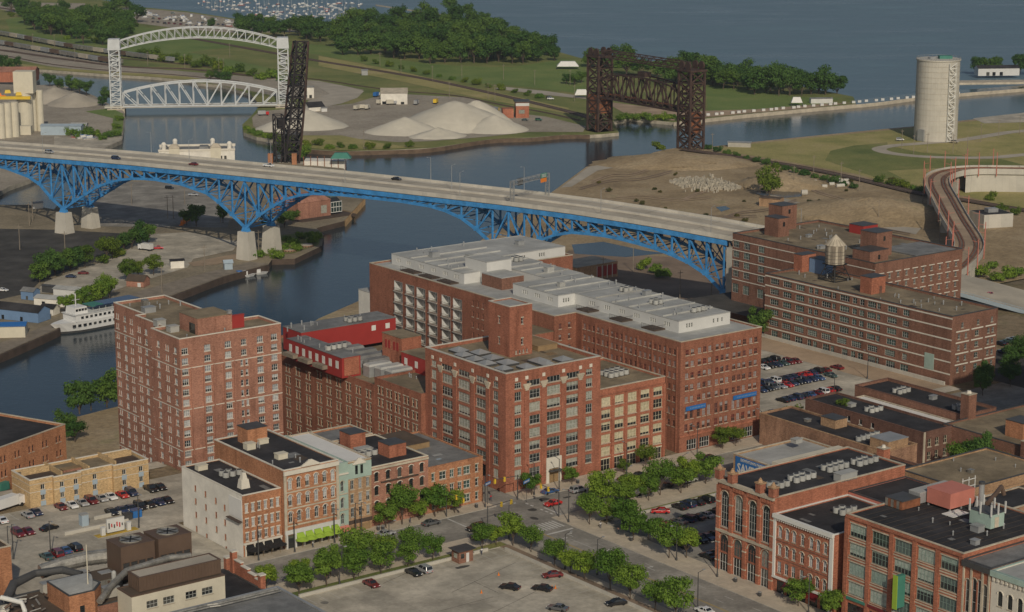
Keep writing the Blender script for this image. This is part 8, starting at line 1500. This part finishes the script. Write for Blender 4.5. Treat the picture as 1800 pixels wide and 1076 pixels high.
for i, (u, v) in enumerate(sorted(W)): tree('f', at(u, v, 2.2), 'broadleaf tree in the lakeside belt behind the rusty lift bridge', 'lakeside trees', 1.1)
ptrees('f', [(966, 98), (975, 107)], 2.2, 'slender tree by the white marquee', 'trees by the marquee', .9); ptrees('f', [(1439, 165)], 2.2, 'single taller tree at the end of the lakeside belt', None, 1.05); ptrees('f', [(996, 148), (1010, 150), (1022, 146)], 2.2, 'low spreading tree left of the rusty bridge tower', 'trees left of the rusty tower', .55)
ptrees('f', [(1718, 128), (1735, 128), (1752, 122)], 2, 'tree beside the coast guard building', 'trees by the coast guard building', .95); ptrees('f', [(1792, 130), (1805, 128)], 2, 'tree at the right edge beyond the silo', 'trees at the right edge', .95); ptrees('f', [(822, 33), (790, 25), (852, 42), (800, 40)], 2, 'tree on the marina breakwater', 'trees on the marina breakwater', 1.0)
ptrees('f', [(205, 18), (222, 16)], 2.3, 'dark tree by the boats laid up ashore', 'trees by the laid up boats', .85); ptrees('f', [(372, 50)], 2.3, 'round tree by the marina car park', None, .8)
W = []; wood([(30, 20, 110, 18), (42, 40, 240, 17), (52, 60, 230, 17), (62, 90, 215, 16), (70, 120, 220, 15), (36, 130, 200, 18), (47, 60, 240, 15), (57, 80, 226, 15), (24, 20, 60, 15), (78, 150, 230, 16)])
for u, v in W: tree('f' if rt_.random() < .6 else 'b', at(u, v, 2.3), 'tree on the overgrown slope above the rail sidings', 'trees on the overgrown slope', 1.15 if 1 else 1)
ptrees('b', [(250 + i * 19, 96 + i * 3.4 + (i % 3) * 3) for i in range(15)], 2.3, 'low bush from the left on the slope behind the white lift bridge', 'bushes behind the white lift bridge', 1.7)
ptrees('f', [(2, 122), (16, 128), (30, 118)], 2.3, 'tree on the far bank at the left edge', 'trees at the left edge', .75, 'leaf_dark'); ptrees('f', [(88, 152), (104, 160), (140, 165), (152, 168), (126, 160)], 2.4, 'tree behind the gravel heaps', 'trees behind the gravel heaps', .68); ptrees('f', [(186, 178), (180, 186)], 2.4, 'tree at the foot of the left white tower', 'trees by the white tower', .6)
ptrees('f', [(385, 142), (398, 146), (370, 142)], 2.3, 'tree on the far bank seen through the white lift span', 'trees seen through the lift span', .55, 'leaf_dark'); ptrees('b', [(125, 238), (138, 243), (155, 241), (170, 238), (180, 246), (190, 242), (150, 234), (205, 226), (210, 212), (206, 240)], 2.4, 'bush beside the blue roofed hall and the quay', 'bushes by the blue roofed hall', 1.05, 'leaf')
ptrees('b', [(434, 228), (444, 234), (455, 238), (468, 242), (480, 245), (492, 250), (502, 255), (540, 257), (560, 256), (580, 262), (600, 260), (620, 262), (650, 262), (680, 262), (720, 259)], 2.2, 'bush from the left along the bank of the sand yard', 'bushes along the sand yard bank', .95)
ptrees('b', [(495 + i * 6, 268 + (i % 3) * 5) for i in range(8)], 1.8, 'bush from the left on the green mound under the bascule span', 'bushes on the bascule mound', 1.3, 'leaf'); ptrees('b', [(640 + i * 22, 108 + i * 4.6) for i in range(15)], 2.3, 'low bush from the left in the hedge line of the green field', 'bushes in the hedge line', 1.0)
ptrees('b', [(1030 + rt_.uniform(0, 560), 305 + rt_.uniform(-5, 90)) for _ in range(34)], 2.4, 'small weed clump on the brown dirt', 'weed clumps on the dirt', .42, 'leaf_olive'); ptrees('b', [(1160, 264)], 2.3, 'single round bush at the river edge below the rusty bridge', None, 1.2, 'leaf_lime'); ptrees('b', [(1245 + i * 17, 262 + i * 4.6) for i in range(16)], 2.4, 'bush from the left along the tracks right of the rusty bridge', 'bushes along the tracks', .85, 'leaf_dark'); ptrees('b', [(1090 + i * 13, 212 - (i % 2) * 3) for i in range(10)], 2.2, 'bush from the left on the bank behind the rusty bridge', 'bushes behind the rusty bridge', 1.1, 'leaf')
ptrees('b', [(1545 + i * 15, 322 + i * 3) for i in range(7)] + [(1760, 372), (1785, 378), (1740, 352)], 2.3, 'bush from the left beside the viaduct bend', 'bushes beside the viaduct', 1.0); ptrees('b', [(1700, 480), (1725, 486), (1752, 492), (1775, 488), (1745, 470), (1790, 482)], 3, 'bush from the left below the viaduct ramp', 'bushes below the viaduct ramp', 1.0, 'leaf'); ptrees('b', [(1150, 478), (1130, 472), (1165, 486), (1290, 470)], 3, 'bush in the shade under the bridge', 'bushes under the bridge', 1.0, 'leaf')
# ================================================================ vehicles
def make_car(name, L, W_, H, kind):
    t = thing(name, 'x', 'car'); w = W_ / 2; l = L / 2
    if kind == 'sedan': prof = [(-l, .35), (-l, .78), (-l * .97, .92), (-l * .62, .98), (l * .42, .95), (l * .93, .8), (l, .62), (l, .35)]; cab = (-l * .66, l * .44, -l * .42, l * .12)
    elif kind == 'suv': prof = [(-l, .4), (-l, .95), (-l * .98, 1.08), (l * .48, 1.08), (l * .94, .95), (l, .75), (l, .4)]; cab = (-l * .97, l * .5, -l * .86, l * .22)
    else: prof = [(-l, .4), (-l, 1.0), (-l * .1, 1.0), (l * .5, 1.05), (l * .94, .95), (l, .75), (l, .4)]; cab = (-l * .12, l * .5, -l * .02, l * .26)
    n = len(prof); b = MB(); V = [(x, -w + (.06 if z > .85 else 0), z) for x, z in prof] + [(x, w - (.06 if z > .85 else 0), z) for x, z in prof]
    b.add(V, [tuple(range(n))[::-1], tuple(range(n, 2 * n))] + [(i, (i + 1) % n, n + (i + 1) % n, n + i) for i in range(n)][:-1]); zb = max(z for x, z in prof) - .04; zt = H; x0, x1, x2, x3 = cab
    for sx_ in (-l * .62, l * .62):       # wheel arches proud of the sides
        for s in (-1, 1): b.box(sx_ - .45, sx_ + .45, s * w - .03, s * w + .03, .66, .74)
    r_ = MB(); r_.add([(x2, -w * .78, zt - .04), (x3, -w * .78, zt - .04), (x3, w * .78, zt - .04), (x2, w * .78, zt - .04), (x2 + .05, -w * .7, zt), (x3 - .05, -w * .7, zt), (x3 - .05, w * .7, zt), (x2 + .05, w * .7, zt)], [(4, 5, 6, 7), (0, 1, 5, 4), (1, 2, 6, 5), (2, 3, 7, 6), (3, 0, 4, 7)])
    for sgn in (-1, 1):                     # pillars
        for xa, xb in ((x0, x2), (x1, x3), ((x0 + x1) / 2 - .1, (x2 + x3) / 2 - .1)): r_.beam((xa, sgn * (w - .06), zb), (xb, sgn * w * .78, zt - .03), .09)
    b.v += []; off = len(b.v); b.add(r_.v, r_.f); o = b.build('body', 'car_silver'); o.parent = t
    g = MB(); g.add([(x0, -w + .09, zb), (x1, -w + .09, zb), (x1, w - .09, zb), (x0, w - .09, zb), (x2, -w * .76, zt - .045), (x3, -w * .76, zt - .045), (x3, w * .76, zt - .045), (x2, w * .76, zt - .045)], [(4, 5, 6, 7), (0, 1, 5, 4), (1, 2, 6, 5), (2, 3, 7, 6), (3, 0, 4, 7)]); o = g.build('windows', 'car_glass'); o.parent = t
    for x in (-l * .62, l * .62):
        for s in (-1, 1): k = MB(); k.tube([(x, s * (w - .22), .33), (x, s * (w + .02), .33)], .33, 12); o = k.build('wheel', 'tyre'); o.parent = t
    for x, m in ((l, 'lamp_white'), (-l, 'lamp_red')):
        for s in (-1, 1): k = MB(); k.box(x - .04, x + .03, s * w * .72 - .2, s * w * .72 + .2, .6, .74); o = k.build('headlight' if x > 0 else 'tail_light', m); o.parent = t
    return t
PC = {'sedan': make_car('sedan_car', 4.7, 1.85, 1.45, 'sedan'), 'suv': make_car('suv_car', 4.8, 1.95, 1.8, 'suv'), 'pickup': make_car('pickup_truck', 5.4, 2.0, 1.8, 'pickup')}; PF = {k_: [True] for k_ in PC}
def car(kind, col, p, rz, lab, grp):
    o = place(PC[kind], p, rz, lab, grp, PF[kind])
    for c in o.children:
        if c.name.startswith('body'): c.material_slots[0].link = 'OBJECT'; c.material_slots[0].material = MAT['car_' + col]
CN = dict(black='black', navy='dark blue', silver='silver', white='white', red='bright red', wine='dark red', blue='blue', teal='dark green', grey='dark grey', tan='tan', green='green')
KN = dict(sedan='car', suv='tall car', pickup='pickup')
def crow(a0, da, b, z, rz, cols, where, grp, jit=.25):
    for i, c in enumerate(cols):
        if not c: continue
        kind = {'+': 'suv', '*': 'pickup'}.get(c[-1], 'sedan'); c = c.strip('+*')
        car(kind, c, gw(a0 + da * i + rt_.uniform(-.2, .2), b + rt_.uniform(-jit, jit), z), rz + rt_.uniform(-.04, .04), '%s %s, %s from left %s' % (CN[c], KN[kind], ORD[i], where), grp)
crow(432.6, 2.72, 448.6, 25.03, A2 + math.pi, ['navy', 'black', 'grey+', 'silver', 'red', 'navy', 'black', 'navy+', 'navy', 'blue', None, 'teal'], 'in the far car park, front row', 'cars in the far car park, front row')
crow(436.0, 2.72, 454.6, 25.03, A2, ['black', 'navy+', 'navy', 'white+', 'black', 'navy', 'navy', 'red', 'red', 'navy', 'black+', 'wine', None, 'wine'], 'in the far car park, second row', 'cars in the far car park, second row')
crow(453, 2.8, 468.6, 25.03, A2 + math.pi, ['white', 'black', 'navy', 'teal', 'wine+', 'wine'], 'in the far car park, third row', 'cars in the far car park, third row'); crow(457.4, 2.8, 474.4, 25.03, A2, ['black', 'black', 'black+'], 'in the back row of the far car park', 'cars in the far car park, back row')
crow(430.0, 2.75, 436.2, 25.03, A2, ['black', 'navy', 'navy+', 'black', 'blue', 'wine', 'white+', 'red', 'black'], 'in the far car park row nearest the street', 'cars in the far car park, nearest row'); crow(411, 2.8, 427, 25.03, A2, ['black', 'navy', 'black+', 'navy'], 'beside the lime bushes', 'cars beside the lime bushes')
crow(213.4, 2.75, 471.0, 25.04, A2 + math.pi, ['wine', 'white', 'silver', 'wine+', 'silver', 'white', 'red', 'navy+', None, 'black*', 'black'], 'along the yellow apartment row', 'cars along the yellow apartments')
crow(221.6, 2.6, 459.6, 25.04, A2 + math.pi, ['black', 'navy', 'navy', 'black+', 'black', 'navy', 'black'], 'in the dark row before the white sided building', 'dark cars on the left car park')
for kind, c, a, b, rz, lab in (('sedan', 'silver', 203.9, 470.2, A2, 'silver car left of the yellow apartments beside a dark car'), ('sedan', 'navy', 206.4, 470.8, A2 + math.pi, 'dark blue car parked beside the silver one left of the yellow apartments'), ('sedan', 'white', 197.0, 470.2, A2, 'white car cut by the left edge of the photograph'), ('sedan', 'black', 203.8, 457.7, A1 + .2, 'black car alone in the middle of the left car park'), ('suv', 'wine', 196.0, 458.2, A2 + math.pi, 'dark red tall car, left of the pair above the ducts'), ('sedan', 'wine', 198.6, 458.2, A2 + math.pi, 'dark red car, right of the pair above the ducts'),
        ('suv', 'wine', 197.1, 439.2, A2, 'dark red tall car in the row behind the thick duct'), ('sedan', 'blue', 199.7, 440.2, A2, 'blue car in the row behind the thick duct'), ('suv', 'black', 202.4, 440.3, A2, 'black tall car in the row behind the thick duct'), ('sedan', 'teal', 194.4, 438.8, A2, 'dark green car partly behind the thick duct'),
        ('sedan', 'wine', 244.9, 377.6, A2 + math.pi, 'dark red car at the tree end of the empty lot'), ('sedan', 'black', 256.7, 378.0, A2 + math.pi, 'black car beside the silver one near the brick booth'), ('suv', 'silver', 259.7, 378.2, A2, 'silver tall car near the brick booth'), ('sedan', 'black', 268.6, 357.2, A2 + .5, 'left of the two dark cars in the middle of the empty lot'), ('sedan', 'black', 273.9, 352.2, A2 + .5, 'right of the two dark cars in the middle of the empty lot'),
        ('sedan', 'wine', 281.0, 357.6, A2 + 1.2, 'dark red car under the avenue trees of the empty lot'), ('sedan', 'black', 281.2, 335.2, A2 + 1.3, 'black car at the lower avenue trees of the empty lot'), ('sedan', 'grey', 269.0, 340.4, A2 + .5, 'dark grey car at the bottom of the empty lot'),
        ('sedan', 'silver', 266.9, 404.8, A1, 'silver car parked before the pink brick building'), ('sedan', 'grey', 280.3, 404.9, A1, 'dark grey car parked before the orange brick building'), ('sedan', 'red', 313.6, 399.0, A1 + math.pi, 'bright red car driving through the crossing'), ('suv', 'silver', 325.7, 403.8, A1, 'silver tall car parked before the corner warehouse door'), ('suv', 'black', 332.9, 403.8, A1, 'black tall car parked right of the silver one'),
        ('sedan', 'black', 342.0, 404.2, A1, 'black car parked before the cream windowed wing, left one'), ('sedan', 'black', 346.8, 404.2, A1, 'black car parked before the cream windowed wing, right one'), ('suv', 'black', 356.1, 402.6, A1, 'black tall car driving past the cream windowed wing'), ('suv', 'black', 371.4, 403.9, A1, 'black tall car parked before the largest warehouse'), ('pickup', 'white', 337.9, 392.8, A1 + math.pi, 'white pickup beyond the median trees'), ('sedan', 'white', 354.4, 393.2, A1 + math.pi, 'white car beyond the median trees'),
        ('sedan', 'navy', 331.5, 392.9, A1 + math.pi, 'dark blue car beyond the median trees'), ('sedan', 'black', 345.5, 392.9, A1 + math.pi, 'black car between the two white vehicles beyond the median'), ('sedan', 'white', 293.4, 319.8, A2, 'white car on the avenue at the bottom edge'), ('sedan', 'navy', 283.6, 389.2, A1, 'dark blue car hidden by the corner tree, left'), ('suv', 'black', 286.6, 395, A1 + math.pi, 'dark tall car waiting beside the corner tree'), ('sedan', 'blue', 319.2, 407.4, A1, 'blue car at the warehouse kerb behind the signals'),
        ('sedan', 'red', 331.2, 378.0, A2 + .9, 'bright red car at the sunlit end of the shaded car park')): car(kind, c, gw(a, b, 25.05), rz, lab, None)
crow(337.5, 3.0, 378.0, 25.04, A2, ['black', 'navy+', 'black', 'black+', None, 'silver', 'black'], 'along the shaded car park wall', 'cars in the shaded car park, wall row'); crow(321, 2.85, 369, 25.04, A2 + .2, ['black', 'wine+', 'black', 'grey', 'navy+', 'black', 'silver', 'black', 'black+'], 'in the shaded car park, middle row', 'cars in the shaded car park, middle row')
crow(318.6, 2.85, 356, 25.04, A2 + math.pi, ['black', 'blue', 'black+', 'navy', 'black', 'grey+', 'black'], 'in the shaded car park, third row', 'cars in the shaded car park, third row'); crow(318, 2.85, 346, 25.04, A2, ['black', 'navy', 'black', 'navy+', 'black', 'black'], 'in the row against the arched building', 'cars in the shaded car park, building row')
for i, (u, v, c, kd, lab, dr) in enumerate(((87, 266.7, 'silver', 'suv', 'silver tall car at the left end of the bridge', 1), (204, 277.5, 'navy', 'suv', 'dark blue tall car on the bridge above the first pier', 1), (340, 287.7, 'wine', 'sedan', 'dark red car on the bridge right of the first pier', -1), (472, 290.4, 'white', 'pickup', 'white pickup on the bridge near the bascule span', 1), (697, 313.8, 'black', 'sedan', 'black car on the bridge over the open river', 1))):
    lo_, hi_ = 36, 43
    for _ in range(30):
        m_ = (lo_ + hi_) / 2; p = at(u, v + 3, m_); tt_ = (p.x - BX) * BU.x + (p.y - BY) * BU.y
        if dz(tt_) > m_: lo_ = m_
        else: hi_ = m_
    car(kd, c, (p.x, p.y, dz(tt_) + .05), BANG + (0 if dr > 0 else math.pi), lab, None)
car('sedan', 'red', gw(590.6, 494, 26.1), BANG, 'bright red car on the road right of the brick warehouses', None)
for i, (a, b) in enumerate(((530, 436.3), (533.2, 437), (536.5, 437), (539.8, 438), (531, 444), (538, 444.8), (543, 445), (546, 446))): car('sedan', ('navy', 'black', 'teal', 'silver')[i % 4], gw(a, b, 25.05), A2, '%s car from the left at the kerb right of the banded warehouse' % ORD[i], 'cars at the shaded kerb')
for u, v, c, kd, lab in ((277, 438, 'red', 'pickup', 'bright red pickup beside the white box truck'), (147, 482, 'wine', 'sedan', 'dark red car by the lime tree of the black car park'), (125, 488, 'navy', 'sedan', 'dark blue car left of the dark red one by the trees'), (5, 512, 'white', 'sedan', 'white car at the left edge on the black car park'), (340, 344, 'silver', 'pickup', 'silver pickup behind the blue bridge'), (298, 332, 'black', 'suv', 'black tall car behind the blue bridge'),
        (190, 38, 'black', 'sedan', 'dark car on the marina car park road, left'), (290, 42, 'black', 'sedan', 'dark car on the marina car park road, middle'), (304, 24, 'teal', 'suv', 'dark green tall car by the marina'), (968, 175, 'white', 'suv', 'white van on the path beyond the signal cabin'), (965, 172, 'black', 'sedan', 'black car on the path beyond the signal cabin'), (923, 212, 'teal', 'sedan', 'dark car parked below the signal cabin'), (947, 212, 'green', 'suv', 'green car right of the signal cabin'), (1582, 247, 'silver', 'suv', 'silver car at the foot of the concrete silo'), (1678, 251, 'tan', 'suv', 'yellowish vehicle on the loop road by the silo')): car(kd, c, at(u, v, 2.75), rt_.uniform(-.6, .3), lab, None)
for i in range(36):
    u = 270 + (i % 18) * 9.5 + rt_.uniform(-2, 2); v = 33 + (i % 18) * .9 + (i // 18) * 6; car(('sedan', 'suv')[i % 2], rt_.choice(('black', 'navy', 'silver', 'white', 'grey', 'wine', 'teal')), at(u, v, 2.5), 1.4 + rt_.uniform(-.1, .1), 'small car parked in rows at the far marina', 'cars parked at the far marina')
def truck(lab, p, rz, bc, cc='car_white', L=7.5):
    t = thing('truck', lab, 'truck', p, rz)
    for n_, m, b in (('cargo_box', bc, (-L / 2, L / 2 - 2.2, -1.2, 1.2, .9, 3.4)), ('cab', cc, (L / 2 - 2.0, L / 2, -1.1, 1.1, .6, 2.7)), ('windscreen', 'car_glass', (L / 2 - .3, L / 2 + .03, -1, 1, 1.7, 2.5)), ('chassis', 'black', (-L / 2, L / 2 - .2, -.5, .5, .5, .88))): k = MB(); k.box(*b); o = k.build(n_, m); o.parent = t
    for x in (-L / 2 + 1.2, L / 2 - 1.2):
        for s in (-1, 1): k = MB(); k.tube([(x, s * .8, .5), (x, s * 1.15, .5)], .5, 10); o = k.build('wheel', 'tyre'); o.parent = t
truck('white box truck parked beside the dark trees on the flats', at(256, 440, 2.7), 2.6, 'paint_white')
for i, (u, v, c, bcol) in enumerate(((628, 193, 'car_white', 'sand'), (638, 192, 'car_white', 'sand'), (646, 192, 'car_white', 'sand'), (668, 183, 'car_white', 'sand'), (688, 184, 'car_silver', 'sand'), (732, 184, 'car_white', 'metal_grey'), (662, 170, 'car_white', 'blue_sign'), (463, 203, 'car_red', 'metal_grey'), (766, 182, 'yellow', 'yellow'), (872, 197, 'yellow', 'metal_grey'))): truck('%s truck from the left working in the sand yard' % ORD[sorted((628, 638, 646, 668, 688, 732, 662, 463, 766, 872)).index(u)], at(u, v, 2.4), (1.2, .2, 1.4)[i % 3], bcol, c)
truck('long white trailer beside the yellow apartment row', gw(202, 479, 25), A1 + .3, 'hull', L=11)
# ---- people on the pavements
def person(lab, p, rz, top, bottom, stride=.22):
    t = thing('person', lab, 'person', p, rz)
    def body(vs, es, rs, name, mat):
        me = bpy.data.meshes.new(name); me.from_pydata(vs, es, []); me.materials.append(MAT[mat]); o = bpy.data.objects.new(name, me); scn.collection.objects.link(o); o.parent = t; m = o.modifiers.new('s', 'SKIN'); 
        for v, r in zip(me.skin_vertices[0].data, rs): v.radius = (r, r * .85)
        me.skin_vertices[0].data[0].use_root = True; o.modifiers.new('d', 'SUBSURF').levels = 1; return o
    s = stride
    body([(0, 0, .93), (0, 0, 1.2), (0, 0, 1.42), (0, 0, 1.52), (0, .01, 1.66), (-.09, 0, .88), (-.1, s * .6, .48), (-.1, s, .06), (-.1, s + .14, .03), (.09, 0, .88), (.1, -s * .3, .5), (.1, -s, .09), (.1, -s + .14, .05), (-.19, 0, 1.42), (-.25, -.04, 1.15), (-.24, .06, .9), (.19, 0, 1.42), (.25, .02, 1.15), (.24, -.02, .88)],
         [(0, 1), (1, 2), (2, 3), (3, 4), (0, 5), (5, 6), (6, 7), (7, 8), (0, 9), (9, 10), (10, 11), (11, 12), (2, 13), (13, 14), (14, 15), (2, 16), (16, 17), (17, 18)], [.14, .15, .14, .06, .11, .1, .07, .05, .04, .1, .07, .05, .04, .07, .05, .04, .07, .05, .04], 'body', bottom)
    body([(0, 0, .98), (0, 0, 1.2), (0, 0, 1.42), (-.19, 0, 1.42), (-.25, -.04, 1.16), (.19, 0, 1.42), (.25, .02, 1.16)], [(0, 1), (1, 2), (2, 3), (3, 4), (2, 5), (5, 6)], [.165, .17, .16, .085, .065, .085, .065], 'shirt', top); k = MB(); k.dome((0, -.01, 1.68), .115, .12, 8, 3); k.build('hair', 'black').parent = t
for i, (a, b, tp, bt, lab) in enumerate(((311.5, 377.5, 'cloth_pale', 'cloth_dark', 'person in a pale shirt walking past the litter bin by the avenue trees'), (276.6, 408.6, 'cloth_dark', 'cloth_dark', 'person in dark clothes before the pink brick building'), (312.5, 372.0, 'skin', 'cloth_dark', 'person in a tan shirt on the avenue pavement'), (303, 411, 'car_red', 'cloth_dark', 'person in a red shirt at the orange brick corner'), (248, 407.6, 'cloth_pale', 'cloth_dark', 'person in a pale shirt below the green umbrellas'), (336, 408.4, 'cloth_dark', 'cloth_dark', 'person in dark clothes before the stone doorway'), (313, 316, 'cloth_pale', 'cloth_dark', 'person in a pale shirt before the white corniced building'), (277, 379.4, 'cloth_pale', 'cloth_dark', 'person in a pale shirt beside the brick booth'))): person(lab, gw(a, b, 25.16), i * 1.3, tp, bt)
# the tall tower beyond the right edge that shades the street
low('office_tower', 'tall office tower beyond the right edge that shades the street', 441, 500, 290, 335, 84, 'concrete', 'roof_grey')
# ---- air
hz_ = MB(); hz_.box(-1500, 1800, -40, 3600, -6, 196); ho = hz_.build('haze', 'black'); ho.data.materials.clear()
hm = bpy.data.materials.new('air'); hm.use_nodes = True; nt = hm.node_tree; nt.nodes.clear(); pv = nt.nodes.new('ShaderNodeVolumePrincipled'); mo = nt.nodes.new('ShaderNodeOutputMaterial')
pv.inputs['Color'].default_value = (.80, .88, 1, 1); pv.inputs['Density'].default_value = .00005; pv.inputs['Anisotropy'].default_value = .2
nt.links.new(pv.outputs[0], mo.inputs['Volume']); ho.data.materials.append(hm); tag(ho, kind='stuff')
scn.cycles.volume_bounces = 0
# ---- closing pass over the names: alike things are told apart by their place, counted in the photograph from the left
for o in scn.objects:
    if o.type == 'MESH' and o.parent and o.name.split('.')[0] in ('floor_beam', 'bracing', 'sway_bracing', 'cross_bracing', 'tower_bracing', 'frame_tower_bracing', 'sheave_frame', 'pipes', 'railing', 'lettering', 'capital', 'walkway', 'expansion_joint', 'support'): o['kind'] = 'stuff'
def ordw(n):
    if n < len(ORD): return ORD[n]
    n += 1; T = {3: 'thirty', 4: 'forty', 5: 'fifty', 6: 'sixty', 7: 'seventy', 8: 'eighty', 9: 'ninety'}; t, u = divmod(n, 10)
    return T.get(t, 'hundred').replace('ty', 'tieth') if u == 0 else T.get(t, 'hundred') + '-' + ORD[u - 1]
same = {}; scn['x'] = 0; del scn['x']
for o in scn.objects:
    if not o.parent and o.get('label'): same.setdefault(o['label'], []).append(o)
for lab, L in same.items():
    if len(L) > 1 and len(lab.split()) <= 13:
        for i, o in enumerate(sorted(L, key=lambda q: px(q.location)[0])): o['label'] = lab + ', ' + ordw(i) + ' from the left'
